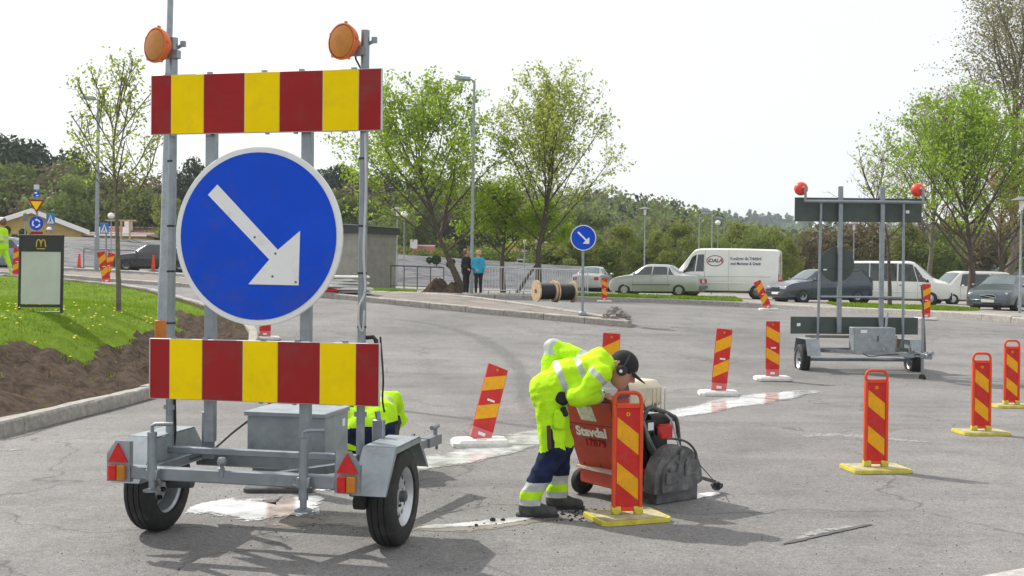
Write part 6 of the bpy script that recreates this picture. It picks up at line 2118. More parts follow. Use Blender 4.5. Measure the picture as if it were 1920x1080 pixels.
# right half: birches and bushes behind the parked vehicles, left to right
row = [('round_mid', 1105, 428, 80, .9), ('brown', 1150, 430, 96, 1.0), ('round_bright', 1165, 425, 76, .9), ('olive', 1205, 425, 92, .9), ('tall_bright', 1232, 432, 82, 1.1), ('pine', 1252, 425, 100, .8), ('round_bright', 1275, 422, 78, 1.0), ('olive', 1318, 432, 90, 1.0), ('round_mid', 1340, 438, 82, .9),
       ('tall_bright', 1385, 418, 86, 1.25), ('round_mid', 1422, 424, 80, 1.0), ('tall_bright', 1445, 428, 84, 1.2), ('round_bright', 1478, 452, 74, .8), ('brown', 1508, 430, 88, 1.0), ('brown', 1545, 418, 82, 1.0), ('olive', 1580, 425, 90, 1.0), ('brown', 1612, 405, 80, 1.0), ('olive', 1640, 425, 94, 1.1), ('round_bright', 1700, 420, 86, .9), ('brown', 1722, 400, 92, 1.0), ('round_mid', 1755, 425, 84, 1.0),
       ('olive', 1790, 400, 96, 1.0), ('brown', 1840, 405, 88, 1.0), ('olive', 1900, 395, 92, 1.1), ('round_mid', 1945, 400, 84, 1.0)]
where = ['beyond the small arrow sign', 'next to the post of the small arrow sign', 'above the nose of the silver saloon', 'behind the globe-less lamp post', 'right of the first parking lamp', 'half hidden among the birches', 'above the cab of the panel van', 'above the oval logo', 'over the lettering of the van', 'right of the three lamp posts',
         'left of the widest birch', 'widest of the birches', 'over the rear doors of the van', 'left of the far trailer masts', 'under the left end of the dark board', 'behind the dark round disc', 'between the masts of the far trailer', 'behind the roof of the minibus', 'behind the windscreen of the minibus', 'left of the large bright tree', 'under the large bright tree', 'behind the trunk of the large bright tree', 'above the blue grey saloon', 'behind the right lamp post', 'at the right border']
for (k, px, top, d, w), wh in zip(row, where):
    bg_tree(k, px, top, d, KINDWORD[k] + ' tree ' + wh, w, group='trees beyond the parked vehicles')

# left half: wood behind the houses
left = [('pine', -10, 256, 135, 1.0), ('pine', 22, 263, 128, 1.1), ('olive', 40, 292, 120, 1.15), ('pine', 68, 273, 132, 1.0), ('brown', 78, 301, 118, 1.15), ('olive', 112, 287, 130, 1.15), ('pine', 140, 286, 140, 1.0), ('round_mid', 132, 330, 112, 1.0), ('olive', 178, 318, 122, 1.15), ('olive', 215, 325, 126, 1.26), ('brown', 250, 322, 120, 1.15), ('brown', 285, 327, 128, 1.15), ('olive', 262, 340, 112, 1.03), ('round_bright', 312, 370, 106, 0.7), ('pine', 362, 302, 118, 0.75), ('pine', 340, 336, 130, 1.0), ('olive', 400, 351, 120, 1.26), ('brown', 450, 346, 125, 1.26), ('olive', 520, 345, 125, 1.38), ('olive', 590, 340, 128, 1.26), ('pine', 612, 322, 140, 1.0), ('pine', 640, 316, 138, 1.0), ('olive', 622, 346, 118, 1.15), ('brown', 668, 340, 122, 1.15), ('olive', 700, 347, 116, 1.15), ('pine', 718, 325, 150, 1.1), ('olive', 770, 345, 120, 1.15), ('round_mid', 740, 390, 100, 0.9), ('pine', 800, 322, 150, 1.1), ('brown', 830, 352, 126, 1.15), ('olive', 880, 346, 130, 1.26), ('olive', 930, 358, 124, 1.15), ('pine', 905, 346, 155, 1.2), ('brown', 985, 371, 128, 1.15), ('olive', 1040, 378, 130, 1.26), ('olive', 1085, 383, 125, 1.15)]
spots = ['at the left border, tallest of the wood', 'right of the border pine', 'above the give-way sign', 'left of the street lamp, dark and high', 'behind the yellow gable', 'left of the tall street lamp', 'just left of the street lamp, behind the first row', 'below the street lamp arm', 'right of the street lamp', 'behind the young thin tree', 'right of the young thin tree', 'left of the orange-footed pole', 'low behind the black car', 'small and bright left of the mast', 'pointed, between mast and blue disc', 'behind the left mast', 'behind the left rim of the disc', 'hidden by the arrow disc, left half', 'hidden by the arrow disc, middle', 'hidden by the right edge of the disc', 'right of the blue disc, dark crest', 'above the shed roof, dark crest', 'right behind the shed', 'behind the right mast', 'right of the right mast', 'dark crest under the broad green tree', 'behind the broad green tree', 'low behind the shed roof', 'dark crest right of the leaning trunk', 'behind the leaning trunk', 'behind the tall centre lamp', 'between the two tall centre trees', 'dark crest right of the centre lamp', 'behind the yellow green tree', 'right of the yellow green tree', 'left of the small arrow sign']
for (k, px, top, d, w), wh in zip(left, spots):
    bg_tree(k, px, top, d, KINDWORD[k] + ' tree ' + wh, w, base=.4, group='wood behind the houses')

for k, px, top, d, w, wh in (('round_mid', 752, 462, 76, .8, 'low right of the shed on the bank'), ('olive', 792, 455, 80, .9, 'behind the clipped shrubs of the bank'), ('round_bright', 838, 452, 78, .8, 'left of the leaning trunk on the bank'), ('round_mid', 905, 458, 74, .9, 'behind the woman in cyan'), ('olive', 935, 448, 82, .9, 'between two dark trunks on the bank'), ('round_bright', 985, 452, 76, .9, 'behind the leaning slim tree'), ('round_mid', 1030, 450, 74, .9, 'right of the yellow green trunk'), ('round_bright', 1068, 446, 72, .9, 'left of the small arrow disc'), ('olive', 1120, 440, 74, .9, 'right under the small arrow disc')):
    bg_tree(k, px, top, d, KINDWORD[k] + ' low tree ' + wh, w * 1.5, group='low trees on the bank')
# ------------------------------------------------------------------ wooded hills far off
def hill(name, d0, d1, x0, x1, ridge, mat, res=(90, 10)):
    """ridge(px) gives the skyline pixel of the bare hill"""
    xs = np.linspace(x0, x1, res[0]); V = []
    for x in xs:
        px = 960 + x / d1 * F
        zt = pw(px, ridge(px), d1).z
        for j in range(res[1] + 1):
            t = j / res[1]
            V.append((x * (d0 + (d1 - d0) * t) / d1, d0 + (d1 - d0) * t, -2 + (zt + 2) * smooth(t)))
        V.append((x * 1.3, d1 * 1.3, -2))
    m = res[1] + 2
    idx = np.arange(res[0] * m).reshape(res[0], m)
    fq = np.stack([idx[:-1, :-1].ravel(), idx[1:, :-1].ravel(), idx[1:, 1:].ravel(), idx[:-1, 1:].ravel()], 1)
    tag(link('hill', np_mesh(name, np.array(V), fq, mat, smooth_=True)), kind='structure')
    return np.array(V).reshape(res[0], m, 3)
def cover(grid, n, size, per, mats, shares, label, seed, height):
    rs = np.random.RandomState(seed)
    I, J = grid.shape[0] - 1, grid.shape[1] - 2
    P = []; mi = []
    for _ in range(n):
        i, j = rs.randint(0, I), rs.randint(0, J)
        u, v = rs.rand(), rs.rand()
        c = grid[i, j] * (1 - u) * (1 - v) + grid[i + 1, j] * u * (1 - v) + grid[i, j + 1] * (1 - u) * v + grid[i + 1, j + 1] * u * v
        h = height * rs.uniform(.6, 1.25); w = h * rs.uniform(.35, .5)
        k = rs.choice(len(mats), p=shares)
        q = rs.normal(size=(per, 3)); q /= np.linalg.norm(q, axis=1, keepdims=True)
        if k == 0:
            t = rs.rand(per, 1); q = np.concatenate([q[:, :2] * (1 - t) * w, (t * h)], 1); P.append(c + q)
        else:
            P.append(c + np.array([0, 0, h * .55]) + q * np.array([w, w, h * .5]) * rs.uniform(.5, 1, (per, 1)))
        mi += [k] * per
    V, Fq = cards(np.concatenate(P), size, rs, aspect=.75)
    tag(link('forest', np_mesh('forest', V, Fq, mats, mi)), label, kind='stuff')
def rg(pts):
    X = [p[0] for p in pts]; Y = [p[1] for p in pts]
    return lambda px: float(np.interp(px, X, Y))
g = hill('hill_near', 150, 300, -110, 120, rg([(-200, 400), (300, 420), (600, 415), (750, 410), (1000, 425), (1120, 428), (1200, 440), (1300, 462), (1420, 500), (1600, 530), (2400, 540)]), FIELD)
cover(g, 3200, .48, 95, [LEAF_DARK, LEAF_OLIVE, LEAF_BROWN, LEAF_MID], [.16, .46, .12, .26], 'mixed spring wood covering the near hill', 3, 9)
g = hill('hill_far', 600, 1100, -200, 900, rg([(500, 450), (1200, 440), (1330, 430), (1420, 432), (1500, 440), (1600, 448), (2400, 455)]), FIELD, (110, 10))
cover(g, 2600, 1.9, 80, [LEAF_DARK, LEAF_OLIVE], [.75, .25], 'bluish evergreen wood on the distant ridge', 4, 15)
# ------------------------------------------------------------------ traffic signs
def arrow_sign():
    p = gp(1092, 590, .11); d = p.y
    T = thing('road_sign', 'small round blue arrow sign on a grey post at the island tip', 'road sign', p, 0)
    k = F / d
    zc = pw(1093, 446, d).z - p.z
    m = MB(); m.tube([(0, 0, -.1), (0, 0, zc + .25)], .03, 10); m.lathe([(.10, 0), (.09, .05), (.05, .08), (.03, .09)], 16); m.obj('post', GALV, T, True)
    R = 24.0 / k
    m = MB(); m.lathe([(0.001, 0), (R, 0), (R, .015), (0.001, .015)], 48, (0, -.05, zc), (0, 1, 0)); ds = m.obj('disc', SIGNWHITE, T)
    m = MB(); m.lathe([(0.001, 0), (R * .93, 0)], 48, (0, -.053, zc), (0, 1, 0)); m.obj('blue_face', SIGNBLUE, ds, fix=False)
    ap = [(414, 348), (523, 469), (562, 434), (560, 534), (471, 533), (508, 487), (397, 367)]
    m = MB(); m.prism([((x - 480) / 276 * R / .538 * .86, -.056, zc + (444 - y) / 308 * R / .538 * .86) for x, y in ap], (0, 0, 0), (0, .0015, 0)); m.obj('arrow', SIGNWHITE, ds)
arrow_sign()

def sign_cluster():
    d = 37.0; px = 69
    x = gx(px, d); z0 = hr(x, d)
    T = thing('road_sign', 'give-way triangle over a blue roundabout disc on one post', 'road sign', (x, d, z0), 0)
    k = F / d
    Z = lambda py: pw(px, py, d).z - z0
    m = MB(); m.tube([(0, 0, -.1), (0, 0, Z(345))], .035, 10); m.obj('post', GALV, T, True)
    def tri(s, y, mat, nm, par):
        c = Z(385); w = 15.5 / k * s; h = 14.5 / k * s
        m = MB(); m.prism([(-w, y, c + h * .72), (w, y, c + h * .72), (0, y, c - h * 1.0)], (0, 0, 0), (0, .012, 0)); return m.obj(nm, mat, par)
    t = tri(1, -.06, SIGNRED, 'triangle', T); tri(.68, -.064, SIGNYEL, 'triangle_face', t)
    R = 13.0 / k; c = Z(419)
    m = MB(); m.lathe([(0.001, 0), (R, 0), (R, .012)], 36, (0, -.06, c), (0, 1, 0)); ds = m.obj('disc', SIGNBLUE, T)
    m = MB()
    for q in range(3):                                   # three arrows in a ring
        a0 = q * 2.094 + .3
        pts = []
        for a in np.linspace(a0, a0 + 1.15, 6): pts.append((R * .62 * math.cos(a), R * .62 * math.sin(a)))
        inner = [(px_ * .70, pz * .70) for px_, pz in pts][::-1]
        ring = pts + inner
        m.prism([(u, -.064, c + v) for u, v in ring], (0, 0, 0), (0, .002, 0))
        a = a0 + 1.15
        hd = [(R * .74 * math.cos(a), R * .74 * math.sin(a)), (R * .32 * math.cos(a), R * .32 * math.sin(a)), (R * .54 * math.cos(a + .55), R * .54 * math.sin(a + .55))]
        m.prism([(u, -.0645, c + v) for u, v in hd], (0, 0, 0), (0, .002, 0))
    m.obj('ring_arrow', SIGNWHITE, ds)
    m = MB(); m.box((0, -.05, Z(364)), (11 / k, .02, 11 / k)); pl = m.obj('blue_plate', SIGNBLUE, T)
    m = MB(); m.box((-.02, -.062, Z(362)), (5 / k, .004, 3 / k)); m.box((.03, -.062, Z(367)), (5 / k, .004, 2 / k)); m.obj('pictogram', SIGNWHITE, pl)
    m = MB(); m.box((0, -.05, Z(351)), (10 / k, .02, 9 / k)); m.obj('grey_plate', ALU, T)
    m = MB(); m.box((.02, -.05, Z(437)), (22 / k, .02, 5 / k)); m.obj('red_plate', SIGNRED, T)
sign_cluster()

def crossing_sign(px, py, d, h_px, label, half=8):
    x = gx(px, d); z0 = hr(x, d) + .1; k = F / d
    T = thing('crossing_sign', label, 'road sign', (x, d, z0), 0, 'pedestrian crossing signs')
    zc = pw(px, py, d).z - z0; a = half / k
    m = MB(); m.tube([(a * .3, 0.02, -.1), (a * .3, .02, zc + a)], .03, 8); m.obj('post', GALV, T, True)
    m = MB(); m.box((0, -.03, zc), (2 * a, .02, 2 * a * 1.25), bev=.01); pl = m.obj('plate', M('sign_light_blue', (.02, .16, .50), .4), T)
    m = MB(); m.prism([(-a * .8, -.043, zc - a), (a * .8, -.043, zc - a), (0, -.043, zc + a * 1.0)], (0, 0, 0), (0, .002, 0)); tr = m.obj('triangle', SIGNWHITE, pl)
    m = MB(); u = a
    m.prism([(-.1 * u, -.046, zc + .35 * u), (.1 * u, -.046, zc + .35 * u), (.12 * u, -.046, zc - .2 * u), (.4 * u, -.046, zc - .9 * u), (.22 * u, -.046, zc - .9 * u), (0, -.046, zc - .35 * u), (-.25 * u, -.046, zc - .9 * u), (-.42 * u, -.046, zc - .9 * u), (-.14 * u, -.046, zc - .2 * u)], (0, 0, 0), (0, .002, 0))
    m.lathe([(0.001, 0), (.1 * u, 0)], 10, (0, -.045, zc + .5 * u), (0, -1, 0)); m.obj('walking_figure', BLACKP, pl)
crossing_sign(95, 411, 40, 0, 'blue pedestrian crossing sign right of the give-way triangle')
crossing_sign(196, 428, 36, 0, 'blue pedestrian crossing sign behind the crossed baffles', half=8)
def sign_back(px, py, d, label):
    x = gx(px, d); z0 = hr(x, d); k = F / d; zc = pw(px, py, d).z - z0
    T = thing('road_sign', label, 'road sign', (x, d, z0), .5)
    m = MB(); m.tube([(0, 0, 0), (0, 0, zc + .2)], .03, 8); m.obj('post', GALV, T, True)
    m = MB(); m.box((0, -.03, zc), (8 / k, .02, 14 / k)); m.obj('plate', GREYTRIM, T)
sign_back(47, 408, 44, 'narrow grey sign on a post left of the give-way triangle')

# ------------------------------------------------------------------ advertising A-board
def a_board():
    d = 17.0; x = gx(76, d)
    zb = mound_z(x, d) + .0
    k = F / d
    T = thing('advertising_board', 'dark framed pavement board with yellow arches over a blank panel on grass', 'sign', (x, d, zb), 0)
    W = 84 / k; H = 146 / k
    S = lambda py: (593 - py) / k
    DK = M('board_frame_dark', (.022, .026, .024), .45, 0, .15, 10)
    for sy, tl in ((-1, .03),):
        f = bpy.data.objects.new('leaf_frame' if sy < 0 else 'rear_leaf', None); C.objects.link(f); f.parent = T; f.location = (0, 0, 0); f.rotation_euler.x = -tl * sy * sy if sy < 0 else -tl
        m = MB()
        for s in (-1, 1): m.box((s * (W / 2 - .02), 0, H / 2), (.04, .035, H), bev=.006)
        m.box((0, 0, S(580)), (W - .08, .03, .045)); m.box((0, 0, H - .015), (W, .036, .04), bev=.006); m.box((0, 0, H - .14), (W - .08, .03, .24))
        m.obj('frame', DK, f)
        m = MB(); m.box((0, 0, S(527)), (W - .085, .02, S(478) - S(577))); m.obj('blank_panel', M('blank_panel', (.50, .55, .49), .4, 0, .08, 3), f)
        if sy < 0:
            m = MB(); m.tube([(-W / 2 + .04, 0, .012), (W / 2 - .04, 0, .012)], .012, 8); m.obj('foot_rail', GALV, f)
            g = MB()
            for s in (-1, 1):                            # two arches
                P = [(s * .036 + .036 * math.cos(a), -.021, H - .175 + .105 * math.sin(a)) for a in np.linspace(0, math.pi, 13)]
                P = [(P[0][0] + .006 * s * (s > 0), -.021, H - .185)] + P + [(P[-1][0], -.021, H - .185)]
                for a, b in zip(P[:-1], P[1:]): g.bar(a, b, .017, .004, (0, 1, 0))
            g.box((0, -.018, H - .215), (.13, .004, .012)); g.obj('arches', M('arch_yellow', (.62, .45, .06), .5), f)
a_board()

# ------------------------------------------------------------------ lamp posts
def pole(label, px, d, top_py, r=.07, head='arm', base_up=.1, lean_px=0, band=False, base_z=None, dirx=-1):
    x = gx(px, d); z0 = (hr(x, d) + base_up) if base_z is None else base_z
    T = thing('lamp_post', label, 'lamp post', (x, d, z0), 0, 'lamp posts')
    H = pw(px, top_py, d).z - z0
    lx = lean_px * d / F
    m = MB(); m.tube([(0, 0, -.1), (lx * .2, 0, H * .2), (lx * .2, 0, H * .2 + .02), (lx, 0, H)], [r, r, r * .8, r * .55], 12); m.obj('pole', GALVP, T, True)
    if head == 'arm':
        m = MB(); m.tube([(lx, 0, H - .05), (lx + dirx * .12, 0, H + .04), (lx + dirx * .28, 0, H + .06)], .03, 8); m.obj('arm', GALVP, T, True)
        m = MB(); vs = [(lx + dirx * (.15 + .62 * t), w * (.12 * math.sin(math.pi * min(1, .25 + t * .75))), H + .03 + dz + .05 * t) for t in np.linspace(0, 1, 7) for w, dz in ((-1, 0), (-.6, .11), (.6, .11), (1, 0), (.5, -.06), (-.5, -.06))]
        fs = [(i * 6 + k, i * 6 + (k + 1) % 6, (i + 1) * 6 + (k + 1) % 6, (i + 1) * 6 + k) for i in range(6) for k in range(6)] + [tuple(range(6)), tuple(36 + k for k in range(6))]
        m.add(vs, fs); m.obj('lamp_head', GALVP, T, True)
    elif head == 'top':
        m = MB(); m.lathe([(.05, H - .05), (.07, H), (.09, H + .28), (.10, H + .30)], 12); m.obj('lantern_glass', WHITEP, T, True)
        m = MB(); m.lathe([(.0, H + .46), (.08, H + .45), (.30, H + .36), (.40, H + .31), (.38, H + .30), (.0, H + .33)], 20); m.obj('lantern_hood', GREYTRIM, T, True)
    elif head == 'globe':
        m = MB(); m.lathe([(0.001, H - .02), (.14, H + .02), (.20, H + .14), (.17, H + .26), (.08, H + .33), (0.001, H + .34)], 16); m.obj('globe', WHITEP, T, True)
    if band:
        m = MB(); m.lathe([(r * 1.25, .02), (r * 1.25, .72), (r * 1.1, .73)], 14); m.obj('orange_sleeve', M('orange_sleeve', (.50, .16, .012), .5, 0, .2, 8), T, True)
        m = MB(); m.box((0, 0, .0), (.34, .34, .05), bev=.01); m.obj('foot_plate', GALVP, T)
    return T
_x = gx(302, 16.0)
pole('tall pale lamp pole with orange sleeve at its foot behind the trailer', 302, 16.0, -260, .068, 'arm', band=True, lean_px=20, base_z=mound_z(_x, 16.0))
pole('tall street lamp behind the two women', 884, 43.6, 152, .085, 'arm', lean_px=2)
pole('tall street lamp behind the young bare tree', 181, 52.0, 188, .12, 'arm', lean_px=2)
pole('parking lamp with hood above the silver saloon', 1208, 66.0, 402, .055, 'top')
pole('parking lamp with bent head over the van cab', 1310, 70.0, 402, .06, 'arm', dirx=1)
pole('parking lamp with raised head right of the bent one', 1334, 68.0, 397, .06, 'arm')
pole('thin parking lamp, rightmost over the van', 1357, 84.0, 411, .06, 'arm')
pole('white globe lamp low between the parking lamps', 1345, 78.0, 422, .05, 'globe')
pole('grey lamp post with hood cutting the right border', 1913, 40.0, 392, .055, 'top')
pole('globe lamp beyond the grey shed', 757, 58.0, 408, .04, 'globe')
pole('thin grey post right of the shed', 744, 60.0, 404, .05, 'top')
pole('globe lamp beside the far left crossing sign', 208, 64.0, 410, .05, 'globe')
pole('thin post between the masts of the far trailer', 1600, 66.0, 430, .05, 'top')
pole('short post behind the cable drums', 983, 58.0, 455, .05, 'top')

# ------------------------------------------------------------------ steel barriers, railings
FENCEM = M('bright_galvanised_fence', (.55, .57, .59), .45, .4, .1, 9)
def barrier(label, x0, y0, x1, y1):
    L = math.hypot(x1 - x0, y1 - y0)
    z = min(vz(x0, y0), vz(x1, y1))
    T = thing('crowd_barrier', label, 'barrier', (x0, y0, z), math.atan2(y1 - y0, x1 - x0), 'steel barrier panels behind the drums')
    m = MB(); P = catmull([(.02, 0, .12), (.02, 0, .5), (.02, 0, .95), (.10, 0, 1.08), (L / 2, 0, 1.10), (L - .12, 0, 1.08), (L - .04, 0, .95), (L - .04, 0, .5), (L - .04, 0, .12)], 5); m.tube(P, .026, 7); m.tube([(.02, 0, .20), (L - .04, 0, .20)], .022, 6); m.obj('frame', FENCEM, T, True)
    b = MB(); b.tube([(0, 0, .20), (0, 0, 1.09)], .014, 5); bm_ = b.mesh('bar', FENCEM)
    n = int(L / .13)
    for i in range(1, n):
        link('bar', bm_, T, (.02 + (L - .06) * i / n, 0, 0))
    for xx in (.25, L - .3):
        m = MB(); m.bar((xx, -.3, .02), (xx, .3, .02), .05, .02); m.bar((xx, 0, .02), (xx, 0, .2), .04, .02); m.obj('foot', GALV, T)
bx = [gx(905, 42.2), gx(972, 42.8), gx(1040, 43.8), gx(1106, 45.2)]
by = [42.2, 42.8, 43.8, 45.2]
for i, lb in enumerate(('steel barrier panel beside the woman in cyan', 'steel barrier panel behind the gap left of the drums', 'steel barrier panel behind the cable drums')):
    barrier(lb, bx[i], by[i], bx[i + 1] - .06, by[i + 1])
def railing(label, px0, px1, d, H=1.0, mat=STEELD, n=5):
    x0, x1 = gx(px0, d), gx(px1, d)
    z = vz(x0, d)
    T = thing('railing', label, 'railing', (x0, d, z), 0)
    L = x1 - x0; dz = vz(x1, d) - z
    m = MB(); m.tube([(0, 0, H), (L, 0, H + dz)], .03, 8); m.obj('top_rail', mat, T, True)
    for i in range(n + 1):
        m = MB(); t = i / n; m.tube([(L * t, 0, dz * t - .1), (L * t, 0, H + dz * t)], .025, 6); m.obj('post', mat, T, True)
    m = MB(); m.tube([(0, 0, .12), (L, 0, .12 + dz)], .02, 6); m.obj('lower_rail', mat, T, True)
railing('dark railing in front of the grey bank beside the shed', 733, 832, 51.0, 1.05, STEELD, 4)
railing('dark railing along the far left kerb', 157, 345, 59.0, 1.05, STEELD, 4)

# ------------------------------------------------------------------ cable drums, bases, rubble
def drum(label, px, d, R, W, rz):
    x = gx(px, d); z0 = hr(x, d)
    T = thing('cable_drum', label, 'cable drum', (x, d, z0), rz, 'wooden cable drums')
    for s in (-1, 1):
        fl = bpy.data.objects.new('flange', None); C.objects.link(fl); fl.parent = T; fl.location = (s * W / 2, 0, R)
        n = 6
        for i in range(n):                               # boards of the round flange
            a0, a1 = -R + 2 * R * i / n + .006, -R + 2 * R * (i + 1) / n - .006
            pl = []
            for v in np.linspace(a0, a1, 5): pl.append((v, math.sqrt(max(0, R * R - v * v))))
            pl = [(0, v, h) for v, h in pl] + [(0, v, -h) for v, h in pl[::-1]]
            m = MB(); m.prism([(p[0] - .025, p[1], p[2]) for p in pl], (0, 0, 0), (.05, 0, 0)); m.obj('plank', WOODL, fl)
        m = MB(); m.lathe([(.07, -.03), (.07, .035), (.03, .035)], 14, (0, 0, 0), (s, 0, 0)); m.obj('hub', STEELD, fl, True)
    m = MB()
    k = 13
    prof = []
    for i in range(k):
        u = -W / 2 + .025 + (W - .05) * i / k; v = -W / 2 + .025 + (W - .05) * (i + 1) / k
        prof += [(R * .74, u), (R * .78, (u + v) / 2), (R * .74, v)]
    m.lathe(prof, 28, (0, 0, R), (1, 0, 0)); m.obj('wound_cable', M('black_cable', (.016, .016, .018), .45, 0, .2, 10), T, True)
drum('cable drum with a pale round flange facing left', 1022, 35.2, .35, .60, math.radians(24))
drum('cable drum end to end with the other, nearer the arrow sign', 1058, 35.49, .35, .60, math.radians(24))
_d = 34.8
def hose(label, pts, r, mat):
    m = MB(); m.tube(catmull([gp(x, y, r) if z is None else pw(x, y, z) for x, y, z in pts], 8), r, 6); return tag(m.obj('hose', mat, None, True), label, 'hose')
YHOSE = M('yellow_hose', (.42, .36, .10), .6, 0, .25, 8)
hose('yellow hose looped on the ground before the cable drums', [(995, 545, None), (1005, 553, None), (1030, 555, None), (1060, 553, None), (1090, 551, None), (1120, 550, None)], .035, YHOSE)
hose('yellow hose end lying right of the cable drums', [(1078, 549, None), (1090, 548, None), (1098, 552, None), (1106, 549, None)], .03, YHOSE)
# stack of white baffle bases
bpos = gp(648, 549, .12)
for i in range(6):
    T = thing('baffle_base', 'white baffle base in the pile beside the shed, layer %s' % ('lowest', 'second from below', 'third from below', 'fourth from below', 'fifth from below', 'topmost')[i], 'baffle base', (bpos.x + rnd.uniform(-.15, .15), bpos.y + rnd.uniform(-.1, .1), bpos.z + .075 * i), rnd.uniform(-.3, .3), 'pile of white baffle bases')
    o = link('base', BAF['b_base'], T); o.scale = (2.1, 1.8, 1.05)
    o = link('grip_slot', BAF['b_slot'], T); o.scale = (2.1, 1.8, 1.06)
p = gp(614, 549, .12)
m = MB(); m.box((0, 0, .06), (.6, .22, .12), bev=.05); tag(m.obj('red_panel_bundle', BAFRED, None, True), 'small red plastic block beside the pile of white bases', 'block').location = p
# stones at the sign post
STONE = M('rubble_stone', (.22, .20, .18), .9, 0, .35, 9, .4, 30)
STL = ['large grey stone at the left of the heap by the arrow sign', 'largest grey stone in the middle of the heap by the arrow sign', 'large grey stone right of the largest one in the heap', 'rightmost small stone of the heap by the arrow sign', 'small stone lying in front of the largest one', 'stone lying on top of the heap by the arrow sign', 'leftmost smallest stone of the heap by the arrow sign']
for i, (px, py, r) in enumerate(((1140, 597, .16), (1152, 594, .19), (1165, 598, .17), (1174, 600, .12), (1150, 600, .12), (1159, 589, .13), (1133, 600, .09))):
    p = gp(px, py, .1); q = MB(); rock(q, (0, 0, r * .4), r)
    tag(q.obj('stone', STONE, None), STL.pop(0), 'stone', 'stones heaped at the island tip').location = p
# soil heaps
def heap(label, px, d, w, h, seed):
    rs = np.random.RandomState(seed); n, mm = 26, 9
    V = [(0, 0, h)]
    for j in range(1, mm):
        t = j / (mm - 1)
        for i in range(n):
            a = 2 * math.pi * i / n; k = 1 + .15 * math.sin(3 * a + seed) + rs.uniform(-.06, .06)
            V.append((math.cos(a) * w * t * k, math.sin(a) * w * .6 * t * k, h * (1 - smooth(t)) * (1 + rs.uniform(-.18, .18)) - (.06 if j == mm - 1 else 0)))
    mb = MB(); fs = [(0, 1 + i, 1 + (i + 1) % n) for i in range(n)]
    for j in range(mm - 2):
        for i in range(n):
            fs.append((1 + j * n + i, 1 + (j + 1) * n + i, 1 + (j + 1) * n + (i + 1) % n, 1 + j * n + (i + 1) % n))
    mb.add(V, fs); x = gx(px, d)
    tag(mb.obj('soil_heap', SOIL, None, 'all'), label, 'soil heap').location = (x, d, vz(x, d))
heap('dark soil heap on the verge left of the women', 822, 43.0, .75, .55, 3)
heap('smaller dark soil heap touching the feet of the women', 852, 42.8, .65, .42, 5)

# ------------------------------------------------------------------ grey shed
def shed():
    d = 49.5; xc = gx(676, d); z0 = vz(xc, d) - .05
    H = pw(690, 437, d).z - z0; W = 3.1; D = 2.7; rz = math.radians(-30)
    WALL = M('shed_panel', (.29, .285, .255), .8, 0, .14, 3, grime=.6, gcol=(.15, .14, .11), gscale=1.2)
    DARK = M('shed_fascia_dark', (.035, .036, .038), .6)
    T = thing('shed', 'grey windowless shed with dark fascia behind the right mast', 'shed', (xc - W * math.cos(rz), d - W * math.sin(rz), z0), rz)
    m = MB(); m.box((W / 2, D / 2, H / 2), (W, D, H)); m.obj('wall', WALL, T)
    m = MB(); m.prism([(-.12, -.15, H), (W + .12, -.15, H), (W + .12, -.15, H + .32), (-.12, -.15, H + .52)], (0, 0, 0), (0, D + .3, 0)); m.obj('roof', DARK, T)
    m = MB(); m.prism([(-.16, -.2, H + .525), (W + .16, -.2, H + .325), (W + .16, -.2, H + .36), (-.16, -.2, H + .56)], (0, 0, 0), (0, D + .4, 0)); m.obj('roof_sheet', GALVP, T)
    m = MB(); m.box((W * .30, -.03, 1.0), (.95, .05, 1.9), bev=.01); dr = m.obj('door', WALL, T)
    m = MB()
    for a, b in (((W * .30 - .5, -.062, .05), (W * .30 - .5, -.062, 1.97)), ((W * .30 + .5, -.062, .05), (W * .30 + .5, -.062, 1.97)), ((W * .30 - .5, -.062, 1.97), (W * .30 + .5, -.062, 1.97)), ((W * .30 - .5, -.062, 1.05), (W * .30 + .5, -.062, 1.05))): m.bar(a, b, .03, .02)
    m.obj('door_gap', GREYTRIM, dr)
    m = MB(); m.box((W / 2, -.04, .10), (W + .04, .08, .2)); m.obj('plinth', GREYTRIM, T)
shed()

# ------------------------------------------------------------------ fabric covered bank, shrubs, houses
FABRIC = bpy.data.materials.new('grey_bank_fabric'); FABRIC.use_nodes = True
def _fab():
    nt = FABRIC.node_tree; N = nt.nodes; L = nt.links; b = N['Principled BSDF']
    geo = N.new('ShaderNodeNewGeometry'); mp = N.new('ShaderNodeMapping'); mp.inputs['Rotation'].default_value = (0, math.radians(35), 0); mp.inputs['Scale'].default_value = (.35, 1, 3.2)
    L.new(geo.outputs['Position'], mp.inputs['Vector'])
    n = N.new('ShaderNodeTexNoise'); n.inputs['Scale'].default_value = 1.6; n.inputs['Detail'].default_value = 5; L.new(mp.outputs[0], n.inputs['Vector'])
    r = N.new('ShaderNodeValToRGB'); r.color_ramp.elements[0].position = .38; r.color_ramp.elements[0].color = (.045, .045, .05, 1); r.color_ramp.elements[1].position = .55; r.color_ramp.elements[1].color = (.13, .13, .14, 1)
    L.new(n.outputs['Fac'], r.inputs[0]); L.new(r.outputs[0], b.inputs['Base Color']); b.inputs['Roughness'].default_value = .8
    bp = N.new('ShaderNodeBump'); bp.inputs['Strength'].default_value = .8; bp.inputs['Distance'].default_value = .2; L.new(n.outputs['Fac'], bp.inputs['Height']); L.new(bp.outputs[0], b.inputs['Normal'])
_fab()
